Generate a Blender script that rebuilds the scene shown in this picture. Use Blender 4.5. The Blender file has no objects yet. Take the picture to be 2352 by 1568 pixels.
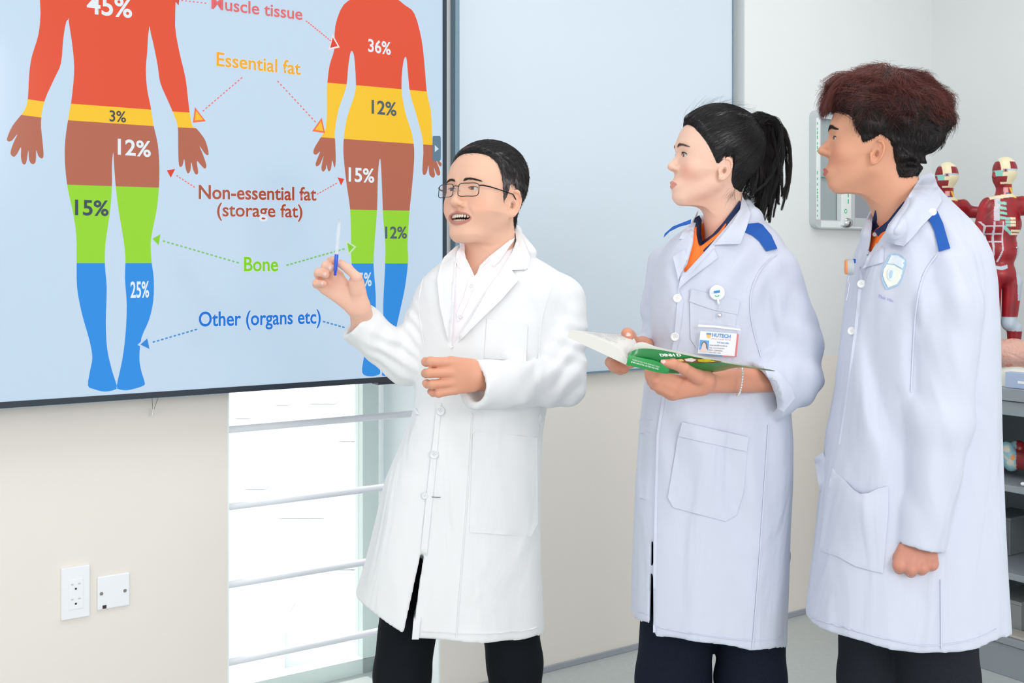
import bpy, bmesh, math, random
import numpy as np
from mathutils import Vector, Matrix
from mathutils.bvhtree import BVHTree
from mathutils.geometry import delaunay_2d_cdt

# ------------------------------------------------------------------ camera, world, lights, exposure
SC = bpy.context.scene
COL = SC.collection
F, CX, HY, CAMZ = 2600.0, 1176.0, 595.0, 1.38        # focal length in px, centre column, horizon row, eye height
cam_d = bpy.data.cameras.new('camera')
cam = bpy.data.objects.new('camera', cam_d); COL.objects.link(cam)
cam.location = (0, 0, CAMZ); cam.rotation_euler = (math.pi/2, 0, 0)
cam_d.sensor_width = 36.0; cam_d.lens = F/2352*36.0
cam_d.shift_y = -(784-HY)/2352
cam_d.clip_start = .05; cam_d.clip_end = 500
SC.camera = cam
SC.view_settings.view_transform = 'Standard'; SC.view_settings.look = 'None'
SC.view_settings.gamma = 1.0; SC.view_settings.use_curve_mapping = False
SC.view_settings.exposure = 0.06

world = bpy.data.worlds.new('daylight'); SC.world = world; world.use_nodes = True
wn = world.node_tree.nodes; wl = world.node_tree.links
bg = wn['Background']; bg.inputs[0].default_value = (.985, .992, 1, 1); bg.inputs[1].default_value = 1.22

def area(name, loc, target, size, power, color=(1, 1, 1), sy=None):
    d = bpy.data.lights.new(name, 'AREA'); d.energy = power; d.color = color
    d.size = size
    if sy: d.shape = 'RECTANGLE'; d.size_y = sy
    o = bpy.data.objects.new(name, d); COL.objects.link(o); o.location = loc
    o.rotation_euler = (Vector(target)-Vector(loc)).to_track_quat('-Z', 'Y').to_euler()
    return o
area('flash_softbox_light', (1.9, -1.3, 2.3), (.6, 3.3, 1.0), 1.0, 36, (1, .99, .975))
area('ceiling_lamp_light', (-.9, 1.6, 2.92), (-.9, 1.6, 0), .3, 5, (1, 1, 1), 1.2)
area('ceiling_lamp_light', (.7, 2.6, 2.92), (.7, 2.6, 0), .3, 4, (1, 1, 1), 1.2)
area('ceiling_lamp_light', (1.5, 3.3, 2.92), (1.5, 3.3, 0), .3, 1.2, (1, 1, 1), 1.2)  # added lamp, brightens the dim right wall
sun_d = bpy.data.lights.new('sun', 'SUN'); sun_d.energy = 3.0; sun_d.angle = .05; sun_d.color = (1, .97, .92)
sun = bpy.data.objects.new('sun', sun_d); COL.objects.link(sun)
sun.rotation_euler = Vector((.35, -.45, -1)).to_track_quat('-Z', 'Y').to_euler()   # lights the roofs of the town outside

def P(px, py, Y):
    return Vector(((px-CX)/F*Y, Y, CAMZ-(py-HY)/F*Y))
def srgb(r, g, b):
    f = lambda c: (c/255/12.92) if c <= 10 else ((c/255+.055)/1.055)**2.4
    return (f(r), f(g), f(b), 1)

# ------------------------------------------------------------------ materials
MATS = {}
def mat(name, col=(200, 200, 200), rough=.5, metal=0, spec=.5, emit=0, alpha=1, trans=0, bump=0, bscale=80, vcol=False,
        sheen=0, sss=0, drape=0, var=0, vscale=4, coat=0, bdist=.002, aniso=None):
    if name in MATS: return MATS[name]
    m = bpy.data.materials.new(name); m.use_nodes = True
    nt = m.node_tree; b = nt.nodes['Principled BSDF']; L = nt.links
    c = srgb(*col)
    b.inputs['Base Color'].default_value = c; b.inputs['Roughness'].default_value = rough
    b.inputs['Metallic'].default_value = metal; b.inputs['Specular IOR Level'].default_value = spec
    b.inputs['Alpha'].default_value = alpha; b.inputs['Transmission Weight'].default_value = trans
    b.inputs['Coat Weight'].default_value = coat
    if sheen: b.inputs['Sheen Weight'].default_value = sheen
    if sss:
        b.inputs['Subsurface Weight'].default_value = sss; b.inputs['Subsurface Radius'].default_value = (1, .35, .2)
        b.inputs['Subsurface Scale'].default_value = .006
    src = None
    if vcol:
        a = nt.nodes.new('ShaderNodeVertexColor'); a.layer_name = 'Col'; src = a.outputs[0]
        L.new(src, b.inputs['Base Color'])
    elif var:
        tc = nt.nodes.new('ShaderNodeTexCoord'); n = nt.nodes.new('ShaderNodeTexNoise'); n.inputs['Scale'].default_value = vscale
        n.inputs['Detail'].default_value = 6
        r = nt.nodes.new('ShaderNodeValToRGB'); r.color_ramp.elements[0].position = .3; r.color_ramp.elements[1].position = .7
        r.color_ramp.elements[0].color = tuple(x*(1-var) for x in c[:3])+(1,); r.color_ramp.elements[1].color = c
        L.new(tc.outputs['Object'], n.inputs['Vector']); L.new(n.outputs['Fac'], r.inputs[0]); L.new(r.outputs[0], b.inputs['Base Color'])
        src = r.outputs[0]
    if emit:
        b.inputs['Emission Strength'].default_value = emit; b.inputs['Emission Color'].default_value = c
        if src: L.new(src, b.inputs['Emission Color'])
    if bump:
        tc = nt.nodes.new('ShaderNodeTexCoord')
        n = nt.nodes.new('ShaderNodeTexNoise'); n.inputs['Scale'].default_value = bscale; n.inputs['Detail'].default_value = 5
        bp = nt.nodes.new('ShaderNodeBump'); bp.inputs['Strength'].default_value = bump; bp.inputs['Distance'].default_value = bdist
        L.new(tc.outputs['Object'], n.inputs['Vector']); L.new(n.outputs['Fac'], bp.inputs['Height']); L.new(bp.outputs[0], b.inputs['Normal'])
        if drape:                            # soft creases of worn cotton
            mp = nt.nodes.new('ShaderNodeMapping'); mp.inputs['Scale'].default_value = (9, 9, 3.2); mp.inputs['Rotation'].default_value = (.2, .25, 0); n2 = nt.nodes.new('ShaderNodeTexNoise'); n2.inputs['Scale'].default_value = 1; n2.inputs['Detail'].default_value = 2.5; n2.inputs['Distortion'].default_value = .8
            b2 = nt.nodes.new('ShaderNodeBump'); b2.inputs['Strength'].default_value = 1; b2.inputs['Distance'].default_value = drape
            L.new(tc.outputs['Object'], mp.inputs[0]); L.new(mp.outputs[0], n2.inputs['Vector']); L.new(n2.outputs['Fac'], b2.inputs['Height']); L.new(b2.outputs[0], bp.inputs['Normal'])
    MATS[name] = m
    return m

# ------------------------------------------------------------------ objects
def link(name, me, material=None, parent=None):
    o = bpy.data.objects.new(name, me); COL.objects.link(o)
    if material is not None: me.materials.append(material)
    if parent is not None: o.parent = parent
    return o
def tag(o, label=None, cat=None, group=None, kind=None):
    if label: o['label'] = label
    if cat: o['category'] = cat
    if group: o['group'] = group
    if kind: o['kind'] = kind
    return o
def empty(name, loc, label, cat, group=None, kind=None):
    o = bpy.data.objects.new(name, None); COL.objects.link(o); o.location = loc; o.empty_display_size = .05
    bpy.context.view_layer.update()
    return tag(o, label, cat, group, kind)
def adopt(o, parent):                       # parent keeps its place, the child keeps its world place
    o.parent = parent
    M = Matrix.Identity(4); q = parent
    while q is not None:
        M = q.matrix_parent_inverse @ Matrix.LocRotScale(q.location, q.rotation_euler, q.scale) @ M; q = q.parent
    o.matrix_parent_inverse = M.inverted()
    return o
def mesh_np(name, V, faces, material=None, parent=None, smooth=True, col=None):
    V = np.asarray(V, np.float32); me = bpy.data.meshes.new(name)
    fl = [np.asarray(f, np.int32) for f in (faces if isinstance(faces, list) else [faces])]
    fl = [f for f in fl if f.size]
    nl = sum(f.size for f in fl); nf = sum(len(f) for f in fl)
    me.vertices.add(len(V)); me.vertices.foreach_set('co', V.ravel())
    me.loops.add(nl); me.loops.foreach_set('vertex_index', np.concatenate([f.ravel() for f in fl]))
    me.polygons.add(nf)
    tot = np.concatenate([np.full(len(f), f.shape[1], np.int32) for f in fl])
    st = np.concatenate([[0], np.cumsum(tot)[:-1]]).astype(np.int32)
    me.polygons.foreach_set('loop_start', st)
    me.update(calc_edges=True); me.validate()
    if smooth: me.polygons.foreach_set('use_smooth', np.ones(len(me.polygons), bool))
    if col is not None:
        a = me.color_attributes.new('Col', 'FLOAT_COLOR', 'POINT')
        c = np.ones((len(V), 4), np.float32); c[:, :3] = col
        a.data.foreach_set('color', c.ravel())
    o = link(name, me, material)
    if parent is not None: adopt(o, parent)
    return o
def mesh_py(name, verts, faces, material=None, parent=None, smooth=False, bevel=0, bseg=2):
    me = bpy.data.meshes.new(name); me.from_pydata([tuple(v) for v in verts], [], faces)
    bm = bmesh.new(); bm.from_mesh(me); bmesh.ops.recalc_face_normals(bm, faces=bm.faces); 
    if bevel: bmesh.ops.bevel(bm, geom=list(bm.edges), offset=bevel, segments=bseg, affect='EDGES', profile=.5)
    bm.to_mesh(me); bm.free()
    if smooth: me.polygons.foreach_set('use_smooth', np.ones(len(me.polygons), bool))
    o = link(name, me, material)
    if parent is not None: adopt(o, parent)
    return o
class MB:                                   # collects boxes, tubes and plates into one mesh
    def __init__(s): s.v = []; s.f = []
    def add(s, v, f):
        n = len(s.v); s.v += [tuple(x) for x in v]; s.f += [tuple(i+n for i in q) for q in f]
    def hexa(s, c):                         # 8 corners, bottom 4 then top 4
        s.add(c, [(3, 2, 1, 0), (4, 5, 6, 7), (0, 1, 5, 4), (1, 2, 6, 5), (2, 3, 7, 6), (3, 0, 4, 7)])
    def box(s, lo, hi, fr=None):
        x0, y0, z0 = lo; x1, y1, z1 = hi
        c = [(x0, y0, z0), (x1, y0, z0), (x1, y1, z0), (x0, y1, z0), (x0, y0, z1), (x1, y0, z1), (x1, y1, z1), (x0, y1, z1)]
        if fr: c = [fr(*q) for q in c]
        s.hexa(c)
    def tube(s, pts, r, n=10, cap=True, r2=None):
        pts = [Vector(p) for p in pts]; m = len(pts); rs = r if isinstance(r, (list, tuple)) else [r]*m
        rings = []; up = None
        for i, p in enumerate(pts):
            t = (pts[min(i+1, m-1)]-pts[max(i-1, 0)]).normalized()
            if up is None: up = t.orthogonal().normalized()
            up = (up - t*up.dot(t)).normalized(); w = t.cross(up)
            rings.append([p+(up*math.cos(a)+w*math.sin(a)*(r2 or 1))*rs[i] for a in [2*math.pi*k/n for k in range(n)]])
        v = [q for rg in rings for q in rg]; f = []
        for i in range(m-1):
            for k in range(n):
                k2 = (k+1) % n; f.append((i*n+k, i*n+k2, (i+1)*n+k2, (i+1)*n+k))
        if cap: f.append(tuple(range(n))[::-1]); f.append(tuple((m-1)*n+k for k in range(n)))
        s.add(v, f)
    def ball(s, c, r, n=12, m=8):
        c = Vector(c); r = r if isinstance(r, (tuple, list)) else (r, r, r); v = []; f = []
        for j in range(m+1):
            t = math.pi*j/m
            for k in range(n):
                a = 2*math.pi*k/n; v.append((c.x+r[0]*math.sin(t)*math.cos(a), c.y+r[1]*math.sin(t)*math.sin(a), c.z+r[2]*math.cos(t)))
        for j in range(m):
            for k in range(n):
                k2 = (k+1) % n; f.append((j*n+k, (j+1)*n+k, (j+1)*n+k2, j*n+k2))
        s.add(v, f)
    def lathe(s, c, ax, prof, n=24):        # prof: (radius, height along ax)
        c = Vector(c); ax = Vector(ax).normalized(); u = ax.orthogonal().normalized(); w = ax.cross(u); v = []; f = []
        for r, h in prof:
            for k in range(n):
                a = 2*math.pi*k/n; v.append(c+ax*h+(u*math.cos(a)+w*math.sin(a))*r)
        for j in range(len(prof)-1):
            for k in range(n):
                k2 = (k+1) % n; f.append((j*n+k, j*n+k2, (j+1)*n+k2, (j+1)*n+k))
        f.append(tuple(range(n))[::-1]); f.append(tuple((len(prof)-1)*n+k for k in range(n)))
        s.add(v, f)
    def build(s, name, material, parent=None, smooth=False, bevel=0, bseg=2):
        return mesh_py(name, s.v, s.f, material, parent, smooth, bevel, bseg)
def autosmooth(o, deg=35):
    me = o.data; bm = bmesh.new(); bm.from_mesh(me); bm.normal_update()
    for e in bm.edges:
        e.smooth = len(e.link_faces) != 2 or e.calc_face_angle(0) < math.radians(deg)
    for f in bm.faces: f.smooth = True
    bm.to_mesh(me); bm.free()
    return o

# smooth closed outline through control points (Catmull-Rom)
def spline(pts, sub=6, closed=True):
    pts = [np.array(p, float) for p in pts]; n = len(pts); out = []
    rng = range(n) if closed else range(n-1)
    for i in rng:
        g = lambda k: pts[k % n] if closed else pts[min(max(k, 0), n-1)]
        p0, p1, p2, p3 = g(i-1), g(i), g(i+1), g(i+2)
        for j in range(sub):
            t = j/sub
            out.append(.5*((2*p1)+(-p0+p2)*t+(2*p0-5*p1+4*p2-p3)*t*t+(-p0+3*p1-3*p2+p3)*t**3))
    if not closed: out.append(pts[-1])
    return out

# ------------------------------------------------------------------ the wall system
WD = Vector((3824, 2600, 0)).normalized(); WN = Vector((WD.y, -WD.x, 0))
Y0 = F*CAMZ/(1545-HY); W0 = Vector(((1244-CX)/F*Y0, Y0, 0))
def W(s, z, off=0): return W0+WD*s+WN*off+Vector((0, 0, z))
def on_wall(px, py, off=0):                  # where the sight line meets the plane at distance off from the wall: (s, z)
    u = (px-CX)/F; Y = (off+W0.dot(WN))/(u*WN.x+WN.y)
    p = P(px, py, Y); return ((p-W0).dot(WD), p.z)
def poly_even(pts, poly):                    # even-odd test of points against an outline
    P_ = np.array(poly, float); ins = np.zeros(len(pts), bool)
    for i in range(len(P_)):
        a, b = P_[i], P_[(i+1) % len(P_)]; c = (a[1] > pts[:, 1]) != (b[1] > pts[:, 1])
        with np.errstate(all='ignore'): xi = (b[0]-a[0])*(pts[:, 1]-a[1])/(b[1]-a[1]+1e-15)+a[0]
        ins ^= c & (pts[:, 0] < xi)
    return ins
# ------------------------------------------------------------------ room shell
M_wall = mat('wall_paint', (238, 237, 233), .6, bump=.15, bscale=300, bdist=.0006)
M_beige = mat('beige_paint', (236, 226, 208), .45, bump=.15, bscale=300, bdist=.0006)
M_floor = mat('vinyl_floor', (190, 197, 196), .3, var=.08, vscale=60)
M_ceil = mat('ceiling_paint', (240, 240, 238), .8)
M_skirt = mat('grey_skirting', (160, 167, 174), .5)
M_reveal = mat('reveal_paint', (226, 236, 240), .6)
M_barw = mat('white_rail_paint', (240, 244, 250), .35)
DADO = 1.0
def wbox(mb, s0, s1, z0, z1, o0, o1): mb.box((s0, z0, o0), (s1, z1, o1), lambda s, z, o: W(s, z, o))
sL = on_wall(522, 900)[0]; sR = on_wall(1012, 900)[0]
STEP = .06
sS = on_wall(1710, 700, STEP)[0]
sC = on_wall(2140, 100, STEP)[0]
WIN_TOP, WIN_BOT, THK = 1.45, .0, .42
S0 = -5.0
def wall_mesh(name, boxes, m, parent=None):
    mb = MB()
    for b in boxes: wbox(mb, *b)
    o = mb.build(name, m, parent)
    return o
# left wall with the low window in it, beige below the dado line and white above
def dado_mat():
    m = bpy.data.materials.new('two_tone_wall'); m.use_nodes = True; nt = m.node_tree; L = nt.links; b = nt.nodes['Principled BSDF']
    b.inputs['Roughness'].default_value = .5; b.inputs['Specular IOR Level'].default_value = .35
    g = nt.nodes.new('ShaderNodeNewGeometry'); s = nt.nodes.new('ShaderNodeSeparateXYZ'); L.new(g.outputs['Position'], s.inputs[0])
    r = nt.nodes.new('ShaderNodeMapRange'); r.inputs['From Min'].default_value = DADO-.001; r.inputs['From Max'].default_value = DADO+.001
    L.new(s.outputs['Z'], r.inputs['Value']); mx = nt.nodes.new('ShaderNodeMix'); mx.data_type = 'RGBA'
    mx.inputs[6].default_value = srgb(238, 232, 224); mx.inputs[7].default_value = srgb(229, 232, 232)
    L.new(r.outputs[0], mx.inputs[0]); L.new(mx.outputs[2], b.inputs['Base Color'])
    n = nt.nodes.new('ShaderNodeTexNoise'); n.inputs['Scale'].default_value = 250; L.new(g.outputs['Position'], n.inputs['Vector'])
    bp = nt.nodes.new('ShaderNodeBump'); bp.inputs['Strength'].default_value = .12; bp.inputs['Distance'].default_value = .0006
    L.new(n.outputs['Fac'], bp.inputs['Height']); L.new(bp.outputs[0], b.inputs['Normal'])
    return m
M_two = dado_mat()
H = 2.95
w = wall_mesh('wall_back', [(S0, sL, 0, H, 0, -THK), (sR, sS, 0, H, 0, -THK), (sL, sR, WIN_TOP, H, 0, -THK)], M_two)
tag(w, kind='structure')
w = wall_mesh('wall_column', [(sS, sC+.5, 0, H, STEP, -THK)], M_two); tag(w, kind='structure')
RD = WN                                     # the right wall runs from the corner towards the camera
def R(t, z, off=0): return W(sC-off, z, STEP+t)    # t along the wall from the corner, off = distance into the room
mb = MB(); mb.box((0, 0, 0), (5.2, H, -.2), lambda t, z, o: R(t, z, o)); w = mb.build('wall_right', M_two); tag(w, kind='structure')
def slab(name, z0, z1, m):
    mb = MB(); mb.box((S0, z0, -THK), (sC+.2, z1, 7.0), lambda s, z, o: W(s, z, o)); return tag(mb.build(name, m), kind='structure')
slab('floor', -.12, 0, M_floor)
mb = MB(); mb.box((S0, H, -THK), (sC+.2, H+.1, 2.6), lambda s, z, o: W(s, z, o)); tag(mb.build('ceiling', M_ceil), kind='structure')
for nm, a, b_, o in (('baseboard_back', sR, sS, 0), ('baseboard_column', sS, sC, STEP)):
    mb = MB(); wbox(mb, a, b_, 0, .02, o, o+.008); tag(mb.build(nm, M_skirt, bevel=.002), kind='structure')
mb = MB(); mb.box((0, 0, 0), (5, .02, .008), lambda t, z, o: R(t, z, o)); tag(mb.build('baseboard_right', M_skirt), kind='structure')
# window: glazing deep in the reveal, rails across the opening
M_glass = mat('window_glass', (255, 255, 255), .0, trans=1, spec=.3, alpha=.12)
sM = on_wall(824, 1000, -THK+.06)[0]; sM2 = on_wall(860, 1000, -THK+.06)[0]
win = empty('window_1', W((sL+sR)/2, WIN_BOT, -THK+.06), None, None, kind='structure')
mb = MB(); o0, o1 = -THK+.03, -THK+.09
wbox(mb, sL, sR, WIN_BOT, WIN_BOT+.05, o0, o1); wbox(mb, sL, sR, WIN_TOP-.05, WIN_TOP, o0, o1); wbox(mb, sL, sL+.05, WIN_BOT, WIN_TOP, o0, o1)
wbox(mb, sM, sM2, WIN_BOT, WIN_TOP, o0, o1); mb.build('window_frame', mat('frame_paint', (222, 236, 232), .4), win)
mb = MB(); wbox(mb, sL+.05, sM, WIN_BOT+.05, WIN_TOP-.05, -THK+.058, -THK+.062); mb.build('pane', M_glass, win)
mb = MB(); wbox(mb, sM2, sR, WIN_BOT, WIN_TOP, -THK+.03, -THK+.05); mb.build('side_panel', mat('pale_blue_panel', (226, 242, 248), .2, alpha=.35), win)
mb = MB(); wbox(mb, sR-.006, sR+.001, 0, WIN_TOP, -THK+.03, -.002); wbox(mb, sL-.001, sL+.006, 0, WIN_TOP, -THK+.03, -.002); wbox(mb, sL, sR, WIN_TOP-.006, WIN_TOP, -THK+.03, -.002); mb.build('reveal_lining', mat('pale_blue_reveal', (244, 250, 252), .5), win)
for py in (987, 1164, 1343, 1521):
    s_, z_ = on_wall(523, py, -.04)
    mb = MB(); mb.tube([W(sL-.01, z_, -.04), W(sR+.01, z_, -.04)], .0105, 14)
    o = mb.build('window_rail', M_barw, smooth=True); o = autosmooth(o)
    adopt(o, win)
# town below, seen bleached through the pane
rnd = random.Random(4)
M_b = [mat('town_wall_%d' % i, c, .9) for i, c in enumerate([(250, 250, 250), (235, 240, 246), (228, 238, 228), (246, 240, 232), (214, 228, 240)])]
grd = MB(); grd.box((-90, 12, -31), (40, 300, -30)); tag(grd.build('street_ground', mat('pale_ground', (240, 244, 246), .9)), kind='structure')
HW = ['at the top left corner of the window', 'at the top middle of the window', 'at the top right of the window', 'right of the first rail, beside the mullion', 'at the left, between the first two rails', 'in the middle, just above the second rail', 'beside the mullion, between the second and third rails', 'at the left, between the second and third rails', 'at the lower left of the window', 'at the lower right of the window']
HP = [(560, 960), (650, 930), (745, 925), (800, 1010), (590, 1120), (700, 1180), (790, 1300), (610, 1400), (560, 1560), (720, 1520)]
for i, (px, py) in enumerate(HP):
    z = -29.9
    Y = F*(CAMZ+30)/(py-HY); c = P(px, HY, Y); wx = rnd.uniform(1.2, 3); wy = rnd.uniform(1.2, 3); h = rnd.uniform(2, 7)
    e = empty('house', (c.x, c.y, z), None, None)
    mb = MB(); mb.box((c.x-wx, c.y-wy, z), (c.x+wx, c.y+wy, z+h)); mb.build('wall', M_b[i % 5], e)
    mb = MB(); mb.box((c.x-wx-.15, c.y-wy-.15, z+h), (c.x+wx+.15, c.y+wy+.15, z+h+.2)); mb.build('roof', M_b[(i+2) % 5], e)
    tag(e, 'pale sunlit house far below, seen '+HW[i], 'house', 'houses seen through the window')

# sockets on the left wall
def wobj(name, m, s0, s1, z0, z1, o0, o1, parent=None, bevel=0): 
    mb = MB(); wbox(mb, s0, s1, z0, z1, o0, o1); return mb.build(name, m, parent, bevel=bevel)
def ring_pts(cx, cz, rx, rz, n=20): return [(cx+rx*math.cos(2*math.pi*k/n), cz+rz*math.sin(2*math.pi*k/n)) for k in range(n)]
def plate(mb, pts, o0, o1, fr=W):             # prism of an outline given in wall coordinates
    n = len(pts); v = [fr(a, b, o0) for a, b in pts]+[fr(a, b, o1) for a, b in pts]
    f = [tuple(range(n, 2*n)), tuple(range(n))[::-1]]+[(i, (i+1) % n, n+(i+1) % n, n+i) for i in range(n)]
    mb.add(v, f)
M_plas = mat('white_plastic', (244, 246, 250), .3); M_dark = mat('dark_slot', (60, 45, 40), .7); M_screw = mat('screw_metal', (150, 145, 140), .35, metal=.8)
a = on_wall(141, 1425, .008); b = on_wall(206, 1412, .008); zt = on_wall(141, 1306, .008)[1]
e = empty('power_socket', W((a[0]+b[0])/2, a[1], 0), 'white double power socket plate on the beige wall, left of the blank plate', 'socket')
wobj('faceplate', M_plas, a[0], b[0], a[1], zt, 0, .009, e, .0015)
cs = (a[0]+b[0])/2; hw = (b[0]-a[0])*.26; hh = (zt-a[1])*.29; cz = (zt+a[1])/2-.004
wobj('outlet_module', M_plas, cs-hw, cs+hw, cz-hh, cz+hh, .009, .0105, e, .0006)
for dz in (hh*.5, -hh*.5):
    mb = MB()
    for sg in (-1, 1): plate(mb, ring_pts(cs+sg*hw*.48, cz+dz+.007, .0035, .0022, 10), .0104, .0109)
    mb.build('slot', mat('soft_slot', (205, 205, 200), .6), e)
    mb = MB(); plate(mb, ring_pts(cs, cz+dz-.005, .0028, .0028, 12), .0104, .0109); mb.build('earth_hole', M_dark, e)
a = on_wall(224, 1402, .006); b = on_wall(298, 1390, .006); zt = on_wall(224, 1325, .006)[1]
e = empty('blank_plate', W((a[0]+b[0])/2, a[1], 0), 'white square cover plate with two screws on the beige wall', 'wall plate')
wobj('cover', M_plas, a[0], b[0], a[1], zt, 0, .007, e, .003)
for (px, py) in ((233, 1363), (287, 1356)):
    s_, z_ = on_wall(px, py, .007); mb = MB(); plate(mb, ring_pts(s_, z_, .0045, .0045, 16), .006, .0082); mb.build('screw', M_screw, e)
s_, z_ = on_wall(240, 1393, .007); wobj('cable_notch', M_dark, s_-.005, s_+.005, z_-.005, z_+.004, .005, .0074, e)
# cord loop with a small clamp hanging below the screen
a = [on_wall(347, 905, .03), on_wall(352, 942, .03), on_wall(366, 905, .03)]
mb = MB(); mb.tube([W(a[0][0], a[0][1]+.03, .03), W(a[1][0]-.001, a[1][1], .03)], .0007, 6); mb.tube([W(a[1][0]+.001, a[1][1], .03), W(*a[2], .03), W(a[2][0], a[2][1]+.03, .03)], .0007, 6)
e = empty('hanging_cord', W(*a[1], .03), 'thin wire loop with a small clamp hanging below the screen', 'cord')
mb.build('wire', mat('wire_metal', (120, 112, 104), .4, metal=.6), e); mb = MB(); mb.tube([W(a[1][0], a[1][1]+.004, .03), W(a[1][0]-.0015, a[1][1]-.012, .03)], .0028, 8); mb.build('clamp', mat('clamp_metal', (225, 225, 225), .25, metal=.7), e)

# ceiling lamps (light comes from the lamps' own area lights)
M_lamp = mat('lamp_diffuser', (255, 255, 255), .5, emit=4)
for i, (x, y) in enumerate(((-.9, 1.6), (.7, 2.6), (1.5, 3.3))):  # the third fixture is added to go with the right wall's extra light
    e = empty('ceiling_lamp', (x, y, H), ('long white ceiling strip lamp nearer the wall screen', 'long white ceiling strip lamp above the students', 'long white strip lamp added over the cabinet corner to brighten the right wall', 'long white ceiling strip lamp close to the whiteboard')[i], 'ceiling lamp', 'ceiling strip lamps')
    mb = MB(); mb.box((x-.17, y-.62, H-.012), (x+.17, y+.62, H)); mb.build('frame', M_plas, e)
    mb = MB(); mb.box((x-.15, y-.6, H-.016), (x+.15, y+.6, H-.012)); mb.build('diffuser', M_lamp, e)

# ------------------------------------------------------------------ whiteboard
a = on_wall(1046, 400, .03); b = on_wall(1685, 700, .03); zb = on_wall(1349, 858, .03)[1]  # highlight along the sleeve's seal, painted as a white strip
e = empty('whiteboard', W((a[0]+b[0])/2, zb, 0), 'large glossy whiteboard in a thin metal frame on the wall behind the people', 'whiteboard')
ZT = 2.6; fw = on_wall(1056, 400, .03)[0]-a[0]
M_board = mat('board_enamel', (210, 222, 233), .16, spec=.6)
wobj('board_surface', M_board, a[0]+fw, b[0]-.004, zb+.006, ZT-.02, .004, .026, e)
M_frm = mat('blue_grey_frame', (122, 150, 166), .35, metal=.3)
wobj('frame', M_frm, a[0], a[0]+fw, zb, ZT, 0, .03, e, .002); wobj('frame', M_frm, b[0]-.004, b[0], zb, ZT, 0, .03, e)
wobj('frame', M_frm, a[0]+fw, b[0]-.004, zb, zb+.006, 0, .03, e); wobj('frame', M_frm, a[0]+fw, b[0]-.004, ZT-.02, ZT, 0, .03, e)

# ------------------------------------------------------------------ big screen with the slide
TO = .10
tb = on_wall(540, 901, TO); tr = on_wall(1026, 500, TO); tz = on_wall(540, 888, TO)[1]; tri = on_wall(1018, 500, TO)[0]
TS0 = tr[0]-2.60; TZ1 = tb[1]+1.46
tv = empty('wall_screen', W(tr[0]-1.1, tb[1], 0), 'large black-framed display showing a body composition slide of two coloured figures', 'display')
M_bez = mat('bezel_black', (28, 42, 56), .3)
mb = MB(); wbox(mb, TS0, tr[0], tb[1], tz, .03, TO); wbox(mb, TS0, tr[0], TZ1-.016, TZ1, .03, TO); wbox(mb, tri, tr[0], tz, TZ1-.016, .03, TO); wbox(mb, TS0, TS0+.016, tz, TZ1-.016, .03, TO)
mb.build('bezel', M_bez, tv)
mb = MB(); wbox(mb, TS0+.01, tri, tz-.004, TZ1-.01, .02, TO-.008); mb.build('back_housing', mat('housing', (120, 130, 140), .5), tv)
def glow(name, c, e=.62): return mat('screen_'+name, c, .12, emit=e, spec=.5)
def dim(c): return c
SB = .36                                     # share of the slide colour that reflects; the rest is emitted
def smat(name, c, e=.72):
    n = 'screen_'+name
    if n in MATS: return MATS[n]
    m = bpy.data.materials.new(n); m.use_nodes = True; b = m.node_tree.nodes['Principled BSDF']
    cc = srgb(*c); b.inputs['Base Color'].default_value = tuple(x*.22 for x in cc[:3])+(1,)
    b.inputs['Roughness'].default_value = .12; b.inputs['Specular IOR Level'].default_value = .45
    b.inputs['Emission Color'].default_value = cc; b.inputs['Emission Strength'].default_value = e
    MATS[n] = m; return m
mb = MB(); wbox(mb, TS0+.016, tri, tz, TZ1-.016, TO-.008, TO-.004)
scr = mb.build('screen', smat('ground', (195, 217, 237)), tv)
def sp(px, py): return on_wall(px, py, TO-.004)
layer = [0]
def flat(name, pts, m, lift=1, sub=0, parent=None):   # coloured area of the slide, on the screen plane
    q = spline(pts, sub) if sub else [np.array(p, float) for p in pts]
    q = [sp(*p) for p in q]
    vs, es, fs, *_ = delaunay_2d_cdt([Vector(p) for p in q], [(i, (i+1) % len(q)) for i in range(len(q))], [], 0, 1e-7)
    vx = np.array([tuple(v) for v in vs]); cen = np.array([vx[list(f)].mean(0) for f in fs]); kk = poly_even(cen, q); fs = [f for f, k_ in zip(fs, kk) if k_]
    o = mesh_py(name, [W(v[0], v[1], TO-.004+.0004*lift) for v in vs], [tuple(f) for f in fs], m)
    for p in o.data.polygons:
        pass
    me = o.data; bm = bmesh.new(); bm.from_mesh(me)
    for f_ in bm.faces:
        if f_.normal.dot(WN) < 0: f_.normal_flip()
    bm.to_mesh(me); bm.free()
    adopt(o, parent or scr); return o
def band(pts, y0, y1, xr):                   # part of an outline (photo pixels) between two sloping lines; clip polygon
    q = [np.array(p, float) for p in pts]
    for (fn, sgn) in ((y0, 1), (y1, -1)):
        if fn is None: continue
        out = []; n = len(q)
        g = lambda p: sgn*(p[1]-(fn[0]+(p[0]-fn[2])*(fn[3]-fn[1] if False else fn[1])))
        for i in range(n):
            a_, b_ = q[i], q[(i+1) % n]; ga, gb = g(a_), g(b_)
            if ga >= 0: out.append(a_)
            if (ga >= 0) != (gb >= 0): t = ga/(ga-gb); out.append(a_+(b_-a_)*t)
        q = out
    return q
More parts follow.
